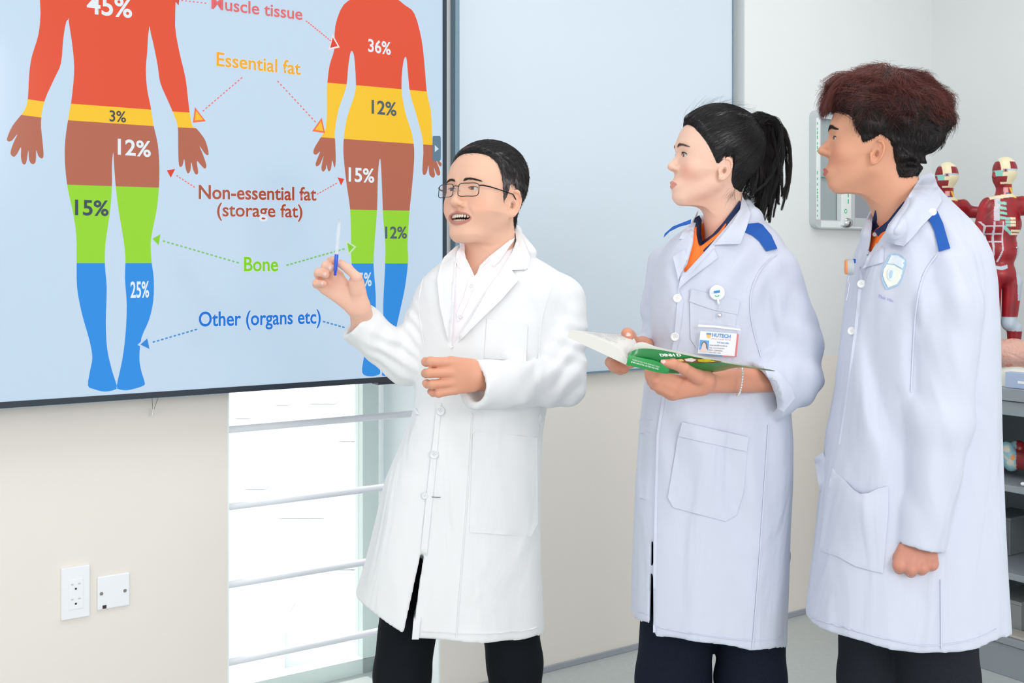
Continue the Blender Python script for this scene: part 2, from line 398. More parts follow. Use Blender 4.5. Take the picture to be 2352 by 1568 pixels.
# figure 1 (man) outlines: body with left and right arm
C = dict(red=(226, 74, 36), yel=(247, 196, 20), bro=(178, 98, 72), gre=(146, 214, 24), blu=(10, 138, 226))
body1 = spline([(150, -60), (400, -60), (362, 30), (343, 62), (338, 120), (335, 160), (338, 205), (346, 245), (352, 285), (362, 330), (366, 380), (365, 430), (360, 480), (350, 530), (346, 560), (348, 600), (353, 640), (352, 690), (342, 735), (325, 775), (320, 820), (324, 850), (332, 877), (330, 885), (310, 892), (290, 896), (271, 893), (268, 885), (280, 830), (288, 770), (291, 700), (287, 640), (288, 590), (282, 540), (272, 480), (266, 430), (262, 380), (260, 350), (257, 380), (257, 430), (252, 490), (242, 560), (241, 610), (245, 660), (243, 740), (246, 800), (257, 850), (268, 885), (265, 894), (240, 899), (215, 893), (202, 885), (207, 850), (212, 820), (205, 780), (188, 720), (177, 660), (176, 600), (175, 540), (168, 490), (155, 430), (149, 370), (150, 320), (157, 270), (164, 230), (170, 170), (168, 120), (158, 50), (156, 36), (130, -60)], 3)
arm1r = spline([(335, -40), (344, 62), (352, 100), (362, 150), (368, 190), (385, 230), (398, 260), (408, 290), (409, 330), (410, 370), (413, 383), (419, 380), (423, 365), (426, 385), (431, 398), (437, 392), (439, 372), (443, 388), (449, 400), (455, 396), (452, 370), (462, 380), (470, 387), (474, 380), (466, 355), (458, 335), (470, 352), (478, 356), (478, 345), (470, 320), (452, 296), (440, 285), (432, 230), (426, 180), (412, 120), (402, 60), (398, -40)], 3)
arm1l = spline([(95, -60), (93, 30), (88, 80), (73, 130), (67, 170), (64, 225), (58, 250), (45, 268), (28, 290), (16, 318), (20, 325), (28, 322), (40, 308), (30, 330), (24, 352), (32, 360), (40, 352), (48, 338), (48, 360), (52, 376), (60, 374), (65, 345), (67, 368), (75, 377), (82, 370), (83, 345), (88, 358), (96, 364), (100, 355), (97, 320), (94, 280), (102, 232), (125, 180), (140, 145), (145, 90), (152, 50), (158, 36), (160, -60)], 3)
T1 = 0.075
def fig(outl, nm, levels, cols, xr, l0=1):
    for i, c in enumerate(cols):
        q = band(outl, levels[i], levels[i+1], xr)
        if len(q) > 2: flat(nm, q, smat(c, C[c]), l0+i*.02)
L1 = [None, (238, .075, 163), (276, .068, 155), (424, .032, 153), (604, .0, 177), None]
for o_ in (body1,): fig(o_, 'figure_band', L1, ['red', 'yel', 'bro', 'gre', 'blu'], None)
L1a = [None, (228, .14, 64), (264, .13, 50), None]; fig(arm1l, 'figure_band', L1a, ['red', 'yel', 'bro'], None, 1.6)
L1b = [None, (256, .06, 395), (292, .05, 400), None]; fig(arm1r, 'figure_band', L1b, ['red', 'yel', 'bro'], None, 1.6)
# figure 2 (woman)
body2 = spline([(790, 10), (830, -8), (895, -10), (930, 12), (952, 32), (968, 90), (975, 150), (980, 210), (990, 260), (993, 325), (1000, 360), (1014, 375), (1010, 382), (998, 360), (1008, 385), (1011, 400), (1004, 402), (996, 384), (999, 402), (994, 408), (986, 400), (984, 380), (980, 396), (974, 402), (970, 390), (972, 330), (958, 270), (942, 215), (937, 170), (933, 132), (926, 144), (922, 200), (930, 255), (944, 300), (950, 330), (951, 370), (945, 440), (940, 490), (936, 560), (937, 600), (930, 660), (915, 730), (902, 790), (896, 830), (900, 845), (893, 860), (878, 862), (878, 850), (881, 780), (880, 700), (884, 620), (885, 560), (880, 500), (878, 450), (875, 380), (872, 365), (868, 400), (866, 480), (860, 560), (858, 610), (863, 680), (862, 760), (866, 820), (873, 850), (870, 860), (850, 864), (832, 856), (836, 820), (845, 780), (835, 720), (815, 660), (807, 600), (806, 540), (804, 480), (797, 430), (790, 370), (789, 325), (797, 270), (815, 215), (817, 180), (813, 128), (806, 118), (800, 150), (795, 200), (778, 250), (769, 300), (770, 330), (771, 370), (768, 385), (763, 368), (760, 388), (754, 393), (750, 378), (748, 388), (742, 394), (738, 385), (743, 358), (736, 375), (728, 382), (725, 375), (735, 348), (727, 355), (720, 352), (722, 340), (735, 318), (748, 295), (751, 250), (751, 200), (757, 150), (768, 112), (770, 60)], 3)
L2 = [None, (190, .089, 755), (315, .07, 735), (481, .02, 805), (605, .0, 808), None]
fig(body2, 'figure_band', L2, ['red', 'yel', 'bro', 'gre', 'blu'], None)
flat('figure_band', spline([(90, -40), (98, -85), (120, -120), (170, -142), (222, -152), (226, -190), (272, -190), (276, -152), (330, -142), (378, -120), (396, -85), (405, -40)], 3), smat('red', C['red']), 1.8)
flat('figure_head', [(249+44*math.cos(k*math.pi/14), -235+58*math.sin(k*math.pi/14)) for k in range(28)], smat('red', C['red']), 2.0)
flat('figure_band', spline([(834, 4), (856, -14), (858, -44), (888, -44), (890, -14), (908, 4)], 3), smat('red', C['red']), 1.8)
flat('figure_head', [(873+32*math.cos(k*math.pi/14), -78+44*math.sin(k*math.pi/14)) for k in range(28)], smat('red', C['red']), 2.0)
# arrows and dotted leaders
def dots(p, q, c, n, r=2.0, nm='leader'):
    mb = MB(); p = np.array(p, float); q = np.array(q, float); dv = (q-p)/np.linalg.norm(q-p); nv = np.array([-dv[1], dv[0]])
    for i in range(n):
        a_ = p+(q-p)*(i+.25)/n; L_ = r*1.35
        pts = [a_-dv*L_-nv*r*.8, a_+dv*L_-nv*r*.8, a_+dv*L_+nv*r*.8, a_-dv*L_+nv*r*.8]
        v = [W(*sp(*x), TO-.004+.0010) for x in pts]; mb.add(v, [(0, 1, 2, 3)])
    o = mb.build('leader_dots', smat(nm, c), scr); o['kind'] = 'thing'; del o['kind']
def tri(pts, c, nm, rim=None, rk=0):
    q = [np.array(p, float) for p in pts]; m_ = sum(q)/3
    if rim: flat('arrowhead_rim', [m_+(p-m_)*1.55 for p in q], smat(nm+'_rim', rim), 2)
    return flat('arrowhead', q, smat(nm, c), 3)
PK = (240, 110, 100)
tri([(395, -6), (410, 13), (412, -4)], (214, 70, 60), 'arrow_red2'); dots((416, 1), (478, 8), (225, 120, 120), 7, 1.6, 'rose')
dots((703, 48), (762, 96), PK, 12, 1.6, 'pink'); tri([(764, 86), (758, 110), (775, 106)], (222, 50, 20), 'arrow_red', (235, 225, 228))
dots((556, 178), (462, 258), PK, 14, 1.7, 'pink'); tri([(450, 254), (447, 277), (466, 275)], (250, 190, 20), 'arrow_yel', (240, 110, 60))
dots((637, 186), (728, 284), PK, 14, 1.7, 'pink'); tri([(737, 278), (723, 298), (742, 301)], (240, 190, 40), 'arrow_yel', (240, 110, 60))
dots((447, 430), (402, 401), PK, 7, 1.6, 'pink'); tri([(383, 391), (402, 388), (392, 408)], (235, 50, 15), 'arrow_red')
dots((728, 446), (776, 419), PK, 8, 1.6, 'pink'); tri([(775, 407), (790, 411), (783, 426)], (225, 50, 15), 'arrow_red')
GR = (130, 195, 110)
dots((374, 553), (553, 605), GR, 18, 2.2, 'green_dot'); tri([(350, 548), (368, 538), (364, 563)], (130, 205, 20), 'arrow_gre')
dots((658, 609), (795, 570), GR, 15, 2.2, 'green_dot'); tri([(797, 557), (813, 567), (801, 580)], (130, 205, 20), 'arrow_gre', (200, 230, 190))
BL = (70, 140, 205)
dots((452, 756), (346, 787), BL, 11, 2.2, 'blue_dot'); tri([(322, 791), (338, 777), (343, 801)], (20, 130, 215), 'arrow_blu', (190, 213, 236))
dots((742, 738), (795, 753), BL, 6, 2.2, 'blue_dot')
# play tab at the edge
flat('side_tab', [(994, 312), (1010, 312), (1012, 316), (1012, 366), (1009, 370), (995, 370), (993, 366), (993, 316)], smat('tab', (88, 122, 142)), 3.6)
flat('play_mark', [(998, 333), (1007, 342), (998, 349)], smat('tabmark', (205, 225, 235)), 4.4)
mb = MB(); s_, z_ = on_wall(893, 879, TO); wbox(mb, s_-.03, s_+.03, tb[1]-.008, tb[1], .05, TO-.01); mb.build('sensor', M_bez, tv)

# ------------------------------------------------------------------ lettering
def text_mesh(body, bold=0.0):
    cu = bpy.data.curves.new('lettering', 'FONT'); cu.body = body; cu.size = 1; cu.offset = bold; cu.resolution_u = 4
    o = bpy.data.objects.new('tmp', cu); COL.objects.link(o)
    dg = bpy.context.evaluated_depsgraph_get(); dg.update()
    me = bpy.data.meshes.new_from_object(o.evaluated_get(dg)); bpy.data.objects.remove(o)
    v = np.zeros(len(me.vertices)*3, np.float32); me.vertices.foreach_get('co', v); v = v.reshape(-1, 3)
    return me, v
def slide_text(body, p0, p1, cap, c, nm, bold=.03, halo=None, lift=5):
    """baseline from p0 to p1 (photo pixels), cap = capital height in pixels at the start"""
    me, v = text_mesh(body, bold); a_ = sp(*p0); b_ = sp(*p1); h = sp(p0[0], p0[1]-cap)[1]-a_[1]
    x0, x1 = v[:, 0].min(), v[:, 0].max(); k = h/.73
    s = a_[0]+(v[:, 0]-x0)/(x1-x0)*(b_[0]-a_[0]); z = a_[1]+(v[:, 0]-x0)/(x1-x0)*(b_[1]-a_[1])*1.0+v[:, 1]*k
    V = np.array([W(float(s[i]), float(z[i]), TO-.004+.0004*lift) for i in range(len(s))], np.float32)
    me.vertices.foreach_set('co', V.ravel()); me.update()
    o = link('slide_text', me, smat(nm, c)); adopt(o, scr)
    if halo:
        slide_text(body, p0, p1, cap, halo, 'halo', bold+.018, None, lift-1)
    return o
HL = (226, 232, 248)
slide_text('45%', (199, 30), (303, 41), 46, (226, 236, 244), 'txt_w', .02)
slide_text('Muscle tissue', (485, 20), (694, 46), 30, (222, 104, 108), 'txt_rose', .014, None)
slide_text('36%', (845, 118), (897, 126), 30, (226, 236, 244), 'txt_w', .02)
slide_text('Essential fat', (497, 151), (690, 172), 33, (240, 172, 10), 'txt_y', .016, HL)
slide_text('12%', (853, 260), (910, 266), 32, (70, 88, 98), 'txt_d', .02)
slide_text('3%', (251, 278), (289, 281), 26, (60, 66, 76), 'txt_d2', .015)
slide_text('12%', (270, 354), (346, 360), 37, (226, 236, 244), 'txt_w', .02)
slide_text('Non-essential fat', (456, 456), (726, 460), 33, (170, 78, 52), 'txt_br', .02, HL)
slide_text('(storage fat)', (498, 496), (694, 499), 32, (170, 78, 52), 'txt_br', .015, HL)
slide_text('15%', (800, 416), (859, 419), 33, (226, 236, 244), 'txt_w', .02)
slide_text('15%', (172, 493), (249, 495), 36, (44, 66, 84), 'txt_d3', .02)
slide_text('12%', (884, 547), (934, 547), 28, (80, 100, 106), 'txt_d', .02)
slide_text('Bone', (560, 622), (638, 622), 34, (126, 208, 10), 'txt_g', .02, HL)
slide_text('25%', (299, 683), (342, 682), 38, (226, 236, 244), 'txt_w', .02)
slide_text('25%', (808, 657), (853, 656), 32, (200, 225, 240), 'txt_w2', .02)
slide_text('Other (organs etc)', (456, 749), (736, 742), 35, (10, 116, 214), 'txt_b', .018, HL)
# ------------------------------------------------------------------ sculpting: distance fields on a grid, turned into one smooth mesh
def smin(a, b, k):
    if k <= 0: return np.minimum(a, b)
    h = np.maximum(k-np.abs(a-b), 0)/k
    return np.minimum(a, b)-h*h*k*.25
def smax(a, b, k): return -smin(-a, -b, k)
class Grid:
    def __init__(s, lo, hi, h):
        s.lo = np.array(lo, float); s.h = h
        s.n = np.ceil((np.array(hi, float)-s.lo)/h).astype(int)+1
        ax = [(s.lo[i]+h*np.arange(s.n[i])).astype(np.float32) for i in range(3)]
        s.X = ax[0][:, None, None]; s.Y = ax[1][None, :, None]; s.Z = ax[2][None, None, :]
        s.D = np.full(s.n, 1.0, np.float32)
    def reg(s, lo, hi):
        a = np.clip(np.floor((np.array(lo)-s.lo)/s.h).astype(int), 0, s.n); b = np.clip(np.ceil((np.array(hi)-s.lo)/s.h).astype(int)+1, 0, s.n)
        sl = tuple(slice(a[i], b[i]) for i in range(3)); return sl, s.X[sl[0]], s.Y[:, sl[1]], s.Z[:, :, sl[2]]
    def add(s, fn, lo=None, hi=None, k=.0, sub=False, pad=None):
        if lo is None: lo, hi = s.lo, s.lo+s.h*s.n
        pad = (k+3*s.h) if pad is None else pad
        sl, X, Y, Z = s.reg(np.array(lo)-pad, np.array(hi)+pad)
        if 0 in s.D[sl].shape: return s
        d = fn(X, Y, Z)
        s.D[sl] = smax(s.D[sl], -d, k) if sub else smin(s.D[sl], d, k)
        return s
    def ball(s, c, r, k=0, sub=False, R=None, mirror=False):
        r = np.array(r if isinstance(r, (tuple, list)) else (r,)*3, float); c = np.array(c, float); m = r.max()
        def fn(X, Y, Z):
            if mirror: X = np.abs(X)
            x, y, z = X-c[0], Y-c[1], Z-c[2]
            if R is not None:
                x, y, z = (R[0][0]*x+R[0][1]*y+R[0][2]*z, R[1][0]*x+R[1][1]*y+R[1][2]*z, R[2][0]*x+R[2][1]*y+R[2][2]*z)
            k0 = np.sqrt((x/r[0])**2+(y/r[1])**2+(z/r[2])**2); k1 = np.sqrt((x/r[0]**2)**2+(y/r[1]**2)**2+(z/r[2]**2)**2)+1e-6
            return k0*(k0-1)/k1
        lo, hi = c-m, c+m
        if mirror: lo[0] = -hi[0]
        return s.add(fn, lo, hi, k, sub)
    def cone(s, a, b, ra, rb, k=0, sub=False, mirror=False, flat=None):
        a = np.array(a, float); b = np.array(b, float); ab = b-a; L = ab@ab+1e-12
        def fn(X, Y, Z):
            if mirror: X = np.abs(X)
            x, y, z = X-a[0], Y-a[1], Z-a[2]
            t = np.clip((x*ab[0]+y*ab[1]+z*ab[2])/L, 0, 1)
            dx, dy, dz = x-t*ab[0], y-t*ab[1], z-t*ab[2]
            if flat is not None:            # (unit direction, squash >1 flattens along it)
                f, q = flat; e = (dx*f[0]+dy*f[1]+dz*f[2])*(q-1); dx, dy, dz = dx+e*f[0], dy+e*f[1], dz+e*f[2]
            return np.sqrt(dx*dx+dy*dy+dz*dz)-(ra+(rb-ra)*t)
        m = max(ra, rb); lo, hi = np.minimum(a, b)-m, np.maximum(a, b)+m
        if mirror: lo[0] = -hi[0]
        return s.add(fn, lo, hi, k, sub)
    def mesh(s, smooth=1):
        D = np.pad(s.D, 1, constant_values=1.0); lo = s.lo-s.h; S = D < 0
        c = np.zeros(tuple(x-1 for x in D.shape), np.uint8)
        off = [(i, j, k) for i in (0, 1) for j in (0, 1) for k in (0, 1)]
        sh = c.shape
        for (i, j, k) in off: c += S[i:i+sh[0], j:j+sh[1], k:k+sh[2]]
        act = np.argwhere((c > 0) & (c < 8)); idm = np.full(sh, -1, np.int32)
        idm[act[:, 0], act[:, 1], act[:, 2]] = np.arange(len(act))
        vals = np.stack([D[act[:, 0]+i, act[:, 1]+j, act[:, 2]+k] for (i, j, k) in off], 1)
        acc = np.zeros((len(act), 3)); cnt = np.zeros(len(act))
        for p in range(8):
            for q in range(p+1, 8):
                if sum(abs(off[p][m]-off[q][m]) for m in range(3)) != 1: continue
                va, vb = vals[:, p], vals[:, q]; m = (va < 0) != (vb < 0)
                t = np.where(m, va/(np.where(m, va-vb, 1)), 0)
                for ax in range(3): acc[:, ax] += np.where(m, off[p][ax]+t*(off[q][ax]-off[p][ax]), 0)
                cnt += m
        V = lo+s.h*(act+acc/cnt[:, None])
        F = []
        for ax in range(3):
            b, c2 = (ax+1) % 3, (ax+2) % 3
            A = np.take(S, range(0, S.shape[ax]-1), ax); B = np.take(S, range(1, S.shape[ax]), ax)
            e = np.argwhere(A != B); ok = (e[:, b] > 0) & (e[:, c2] > 0) & (e[:, b] < sh[b]) & (e[:, c2] < sh[c2]); e = e[ok]
            ins = A[e[:, 0], e[:, 1], e[:, 2]]
            def cell(db, dc):
                q = e.copy(); q[:, b] += db; q[:, c2] += dc; return idm[q[:, 0], q[:, 1], q[:, 2]]
            q = np.stack([cell(-1, -1), cell(0, -1), cell(0, 0), cell(-1, 0)], 1)
            q[~ins] = q[~ins][:, ::-1]; F.append(q)
        F = np.concatenate(F); F = F[(F >= 0).all(1)]
        for _ in range(smooth): V = relax(V, F, .5)
        return V, F
def relax(V, F, w=.5):
    acc = np.zeros_like(V); n = np.zeros(len(V))
    for i in range(4):
        a, b = F[:, i], F[:, (i+1) % 4]
        for ax in range(3):
            acc[:, ax] += np.bincount(a, V[b, ax], len(V))+np.bincount(b, V[a, ax], len(V))
        n += np.bincount(a, minlength=len(V))+np.bincount(b, minlength=len(V))
    return V*(1-w)+w*acc/np.maximum(n, 1)[:, None]
def vnormals(V, F):
    n = np.cross(V[F[:, 2]]-V[F[:, 0]], V[F[:, 3]]-V[F[:, 1]]); N = np.zeros_like(V)
    for i in range(4):
        for ax in range(3): N[:, ax] += np.bincount(F[:, i], n[:, ax], len(V))
    return N/np.maximum(np.linalg.norm(N, axis=1), 1e-12)[:, None]
def wave(X, Y, Z, seed, sc):                 # cheap smooth noise in -1..1
    r = np.random.RandomState(seed); o = 0
    for i in range(5):
        d = r.normal(size=3); d /= np.linalg.norm(d); f = sc*(.7+r.rand()*.9)
        o = o+np.sin(f*(X*d[0]+Y*d[1]+Z*d[2])+r.rand()*6.28)
    return o/3.0
def poly_dist(U, Vv, poly):                  # signed distance (negative inside) in the outline's own units
    P_ = np.array(poly, float); n = len(P_); d = None; ins = np.zeros(np.broadcast(U, Vv).shape, bool)
    for i in range(n):
        a, b = P_[i], P_[(i+1) % n]; e = b-a; L = e@e+1e-9
        t = np.clip(((U-a[0])*e[0]+(Vv-a[1])*e[1])/L, 0, 1); q = (U-a[0]-t*e[0])**2+(Vv-a[1]-t*e[1])**2
        d = q if d is None else np.minimum(d, q)
        c = (a[1] > Vv) != (b[1] > Vv)
        with np.errstate(all='ignore'):
            xi = (b[0]-a[0])*(Vv-a[1])/(b[1]-a[1]+1e-12)+a[0]
        ins ^= c & (U < xi)
    return np.where(ins, -1, 1)*np.sqrt(d)
def smooth_interp(x, xs, ys):                # monotone-ish smooth interpolation of row data
    xs = np.array(xs, float); ys = np.array(ys, float); g = np.linspace(xs[0], xs[-1], 400); v = np.interp(g, xs, ys)
    k = np.hanning(21); k /= k.sum(); vp = np.interp(np.linspace(g[0]-10*(g[1]-g[0]), g[-1]+10*(g[1]-g[0]), 420), g, v)
    vs = np.convolve(vp, k, 'same')[10:410]; vs[:6] = v[:6]; vs[-6:] = v[-6:]
    return np.interp(x, g, vs)

# ------------------------------------------------------------------ heads
def head_matrix(px, py, Y, yaw, pitch, roll, sc):
    o = P(px, py, Y)
    return Matrix.Translation(o) @ Matrix.Rotation(math.pi-math.radians(yaw), 4, 'Z') @ Matrix.Rotation(math.radians(pitch), 4, 'X') @ Matrix.Rotation(math.radians(roll), 4, 'Y') @ Matrix.Diagonal((*sc, 1))
class HM:                                     # head placement with a shorter or longer lower face
    def __init__(s, M, zl): s.M = M; s.zl = zl
def tf(M, V):
    if isinstance(M, HM):
        V = np.array(V, float); z = V[:, 2]; d = np.clip(.02-z, 0, None); d = np.where(d < .04, d*d/.08, d-.02); d = np.minimum(d, .115); V[:, 2] = z+(1-M.zl)*d; M = M.M
    A = np.array(M); return V@A[:3, :3].T+A[:3, 3]
def itf(M, p):
    if isinstance(M, HM): q = np.array(M.M.inverted() @ Vector(p)); q[2] -= (1-M.zl)*.115*(q[2] < -.05); return q
    return np.array(M.inverted() @ Vector(p))
def ear_frame():
    u = np.array((.42, -.90, -.10)); u /= np.linalg.norm(u); v = np.array((.12, -.22, .97)); v -= u*(v@u); v /= np.linalg.norm(v)
    t = np.cross(v, u); t = t if t[0] > 0 else -t
    return u, v, t
def build_head(h=.0016, neck=None, neck_r=(.058, .062), mouth='closed', jaw=1.0, nose=1.0, chin=1.0, lips=1.0, lidopen=.0042, cheek=0, cheekw=1.0, nexp=2.25, earz=-.014, smile=0, ears=1.0, bridge=.0, lipz=0, lipy=0, mw=1.0, nz=0, zyg=1.0, chy=0):
    """local frame: x to the person's right, y forward, z up, origin midway between the ears at eye level"""
    nb = np.array(neck) if neck is not None else np.array((0, -.03, -.22))
    g = Grid((-.105, -.135, min(-.15, nb[2]-.02)), (.105, .135, .135), h)
    g.ball((0, -.014, .030), (.0775, .098, .087), 0)
    zs = [-.125, -.118, -.105, -.09, -.07, -.05, -.03, 0, .03, .06, .08]
    wa = [.018, .027*chin, .036*chin, .045*jaw, .055*jaw*(1+cheekw)/2, .062*jaw*cheekw, .0665*cheekw, .0685*(1+cheekw)/2, .069, .064, .05]
    bf = [.040+chy, .051+chy, .060+chy, .060+chy*.7, .0605+chy*.2, .062, .063, .0625, .067, .058, .04]
    def face(X, Y, Z):
        a = smooth_interp(Z, zs, wa).astype(np.float32); b = smooth_interp(Z, zs, bf).astype(np.float32); y = Y-.02; b = np.where(y > 0, b, .06)
        q = ((np.abs(X)/a)**nexp+(np.abs(y)/b)**nexp+1e-9)**(1/nexp)
        d = (q-1)*np.minimum(a, b)
        return np.maximum(d, np.maximum(-.119-Z, Z-.075)*.9)
    g.add(face, (-.08, -.06, -.125), (.08, .1, .08), .02)
    g.cone((.049*jaw, -.004, -.058), (.014, .060+chy, -.103), .017, .014, .018, mirror=True)
    g.ball((0, .066+chy, -.103), (.019*chin, .0165, .0135), .012)                                   # chin
    g.ball((.042, .050, -.032), (.020*zyg, .019*zyg, .019*zyg), .02, mirror=True)                       # cheekbones
    if cheek: g.ball((.034, .056, -.050), (.019, .018+cheek, .017), .016, mirror=True)
    g.cone((.010, .0835, .019), (.042, .066, .021), .0065, .0075, .014, mirror=True)        # brow ridge
    g.ball((0, .066+lipy, -.068+lipz), (.026, .0205, .019), .014)                                         # muzzle
    if neck is not None:
        g.cone((0, -.030, -.045), nb, neck_r[0], neck_r[1], .022)
    g.ball((.0325, .101, .000), (.022, .0215, .0135), .012, sub=True, mirror=True)           # sockets
    n = nose
    g.cone((0, .0785+bridge, .006), (0, .0965*n+.001, -.036+nz), .0068, .0098, .010)
    g.ball((0, .0985*n, -.0400+nz), (.0120, .0105, .0092), .006)
    g.ball((.0128, .0872*n, -.0430+nz), (.0080, .0112, .0070), .006, mirror=True)
    if smile: g.cone((.0225, .0905, -.038), (.0400, .0835, -.066), .0045, .0035, .006*smile, sub=True, mirror=True)
    g.cone((0, .096*n, -.0455+nz), (0, .087, -.051+nz), .0042, .0042, .004)
    g.ball((.0072, .0925*n, -.0498+nz), (.0042, .0062, .0046), .0015, sub=True, mirror=True)       # nostrils
    g.cone((0, .0895, -.053+nz), (0, .0890+lipy, -.0575+lipz), .0018, .0022, .004, sub=True)               # philtrum
    # eyes: lid shells with a slit
    ex, ey = .0315, .0655
    g.ball((ex, ey, .0), .0137, .004, mirror=True)
    g.cone((ex-.013, ey+.0105, .0045), (ex+.0125, ey+.007, .005), .0022, .0020, .003, mirror=True)
    g.ball((ex, ey+.011, -.0003), (.0128, .0085, lidopen), .0012, sub=True, mirror=True)
    # lips
    if mouth == 'closed':
        ly_, lz_ = lipy, lipz
        g.cone((0.003, .0868+ly_, -.0632+lz_), (.0195, .0770+ly_*.7, -.0675+lz_), .0044*lips, .0020, .0035, mirror=True)
        g.cone((0, .0850+ly_, -.0735+lz_), (.0175, .0770+ly_*.7, -.0695+lz_), .0052*lips, .0020, .0035, mirror=True)
        g.cone((0, .0935+ly_, -.0684+lz_), (.021, .0800+ly_*.7, -.0688+lz_), .0014, .0012, .0014, sub=True, mirror=True)
        g.ball((0, .0945+ly_*.5, -.0875+lz_), (.016, .0085, .0058), .006, sub=True)
    else:
        g.cone((0.003, .0870, -.0570), (.0285*mw, .0725-.006*(mw-1)/.2, -.0605), .0036*lips, .0020, .004, mirror=True)
        g.cone((0, .0850, -.0810), (.0195, .0775, -.0750), .0050*lips, .0040, .004, mirror=True); g.cone((.0195, .0775, -.0750), (.0280*mw, .0725-.006*(mw-1)/.2, -.0625), .0038*lips, .0022, .004, mirror=True)
        g.ball((0, .0915, -.0672), (.0280*mw, .028, .0080), .002, sub=True)
        g.ball((0, .0700, -.0660), (.0250*mw, .016, .0090), .002, sub=True)
    # ears
    u, v, t = ear_frame(); e0 = np.array((.0770, -.014, earz))
    def loc(X, Y, Z):
        x, y, z = np.abs(X)-e0[0], Y-e0[1], Z-e0[2]
        return ((x*u[0]+y*u[1]+z*u[2])/ears, (x*v[0]+y*v[1]+z*v[2])/ears, (x*t[0]+y*t[1]+z*t[2]))
    def plate(X, Y, Z):
        a, b, c = loc(X, Y, Z); w = .0165+.002*np.clip(b/.03, -1, 1)
        k0 = np.sqrt((a/w)**2+(b/.0305)**2+(c/.0036)**2); k1 = np.sqrt((a/w**2)**2+(b/.0305**2)**2+(c/.0036**2)**2)+1e-6
        return k0*(k0-1)/k1
    def rim(X, Y, Z):
        a, b, c = loc(X, Y, Z); w = .0148+.0022*np.clip(b/.03, -1, 1); q = np.sqrt((a/w)**2+(b/.0285)**2)+1e-6
        d = np.sqrt(((q-1)*.018)**2+(c-.0045)**2)-.0029
        return d+np.clip(-a-.003, 0, 1)*.6*(b > -.01)
    def anti(X, Y, Z):
        a, b, c = loc(X, Y, Z); q = np.sqrt(((a-.0005)/.0090)**2+((b+.002)/.0185)**2)+1e-6
        return np.sqrt(((q-1)*.011)**2+(c-.003)**2)-.0020+np.clip(-a-.001, 0, 1)*.8
    def concha(X, Y, Z):
        a, b, c = loc(X, Y, Z)
        k0 = np.sqrt(((a+.002)/.0062)**2+((b+.005)/.0095)**2+((c-.003)/.0065)**2); return (k0-1)*.006
    lo, hi = np.array((-.105, -.055, -.055)), np.array((.105, .02, .03))
    g.add(plate, lo, hi, .0045); g.add(rim, lo, hi, .002); g.add(anti, lo, hi, .002)
    g.ball(e0-v*.0265*ears-u*.005+t*.001, (.0065, .0062, .0075), .005, mirror=True)
    g.add(concha, lo, hi, .002, sub=True)
    g.ball(e0-u*.0115-v*.006+t*.004, (.0034, .0040, .0050), .003, mirror=True)                  # tragus
    V, F = g.mesh(1)
    return V, F
def skin_colors(V, base, lip, blush=.0, lipz=0, mouth='closed', stubble=0, hairmask=None, haircol=(.02, .02, .02)):
    """material colouring of skin: lips, cheeks and ears are redder by nature"""
    x, y, z = np.abs(V[:, 0]), V[:, 1], V[:, 2]; C_ = np.tile(np.array(base), (len(V), 1)).astype(float)
    def mix(m, c): 
        nonlocal C_
        m = np.clip(m, 0, 1)[:, None]; C_ = C_*(1-m)+np.array(c)*m
    sst = lambda a, b, t: np.clip((t-a)/(b-a), 0, 1)
    red = np.array(base)*np.array((1.02, .78, .74))
    mix(.5*np.exp(-((x-.040)**2+(y-.062)**2+(z+.040)**2)/.022**2)*(1+blush*2), red*np.array((1.0, 1-.12*blush, 1-.1*blush)))
    mix(.45*np.exp(-(x**2+(y-.103)**2+(z+.04)**2)/.013**2), red)
    mix(.5*sst(.078, .086, x)*(y < .01), red)
    zl, hu, hl, wl = (-.0685+lipz, .0088, .0106, .0215) if mouth == 'closed' else (-.0675, .0135, .0172, .0345)
    t = np.clip(x/wl, 0, 1); up = (z-zl)/(hu*(1-t**2)**.6+1e-4); dn = (zl-z)/(hl*(1-t**2)**.6+1e-4); q = np.where(z > zl, up, dn)
    if mouth != 'closed':
        inner = (np.abs(z-zl)/(.0105*(1-np.clip(x/.0255, 0, 1)**2)**.6+1e-4))
    mix(sst(1.12, .92, q)*(y > .068)*(x < wl), lip)
    if mouth != 'closed': mix((y < .0745)*(x < .026)*(y > .045)*(np.abs(z-zl) < .012)*1.0, (.10, .03, .03))
    if stubble: mix(stubble*sst(-.05, -.06, z)*sst(.055, .068, y)*(q > 1.1), np.array(base)*.6)
    if hairmask is not None: mix(np.clip(hairmask(V)/.006, 0, 1), haircol)
    return C_
def eye_mesh(name, M, side, gaze, parent, lash=True, iris=(.05, .025, .015)):
    ex, ey = .0315*side, .0655; r = .0126
    gz = Vector(gaze).normalized(); u = gz.orthogonal().normalized(); w = gz.cross(u); v = []; f = []; col = []; n, m = 32, 24
    for j in range(m+1):
        t = math.pi*j/m if j > 8 else .11*j
        t = [0, .10, .17, .18, .30, .44, .46, .6, .8][j] if j < 9 else .8+(math.pi-.8)*(j-8)/(m-8)
        for k in range(n):
            a = 2*math.pi*k/n; p = gz*math.cos(t)+(u*math.cos(a)+w*math.sin(a))*math.sin(t); rr = r*(1+.04*max(0, math.cos(min(t/.5, 1)*math.pi/2)))
            v.append((ex+p.x*rr, ey+p.y*rr, p.z*rr)); col.append((.006, .005, .005) if t < .175 else (iris if t < .45 else (.66, .62, .60)))
    for j in range(m):
        for k in range(n): k2 = (k+1) % n; f.append((j*n+k, (j+1)*n+k, (j+1)*n+k2, j*n+k2))
    o = mesh_np(name, tf(M, np.array(v)), np.array(f), mat('eye_gloss', vcol=True, rough=.08, spec=.6), parent, col=np.array(col))
    return o
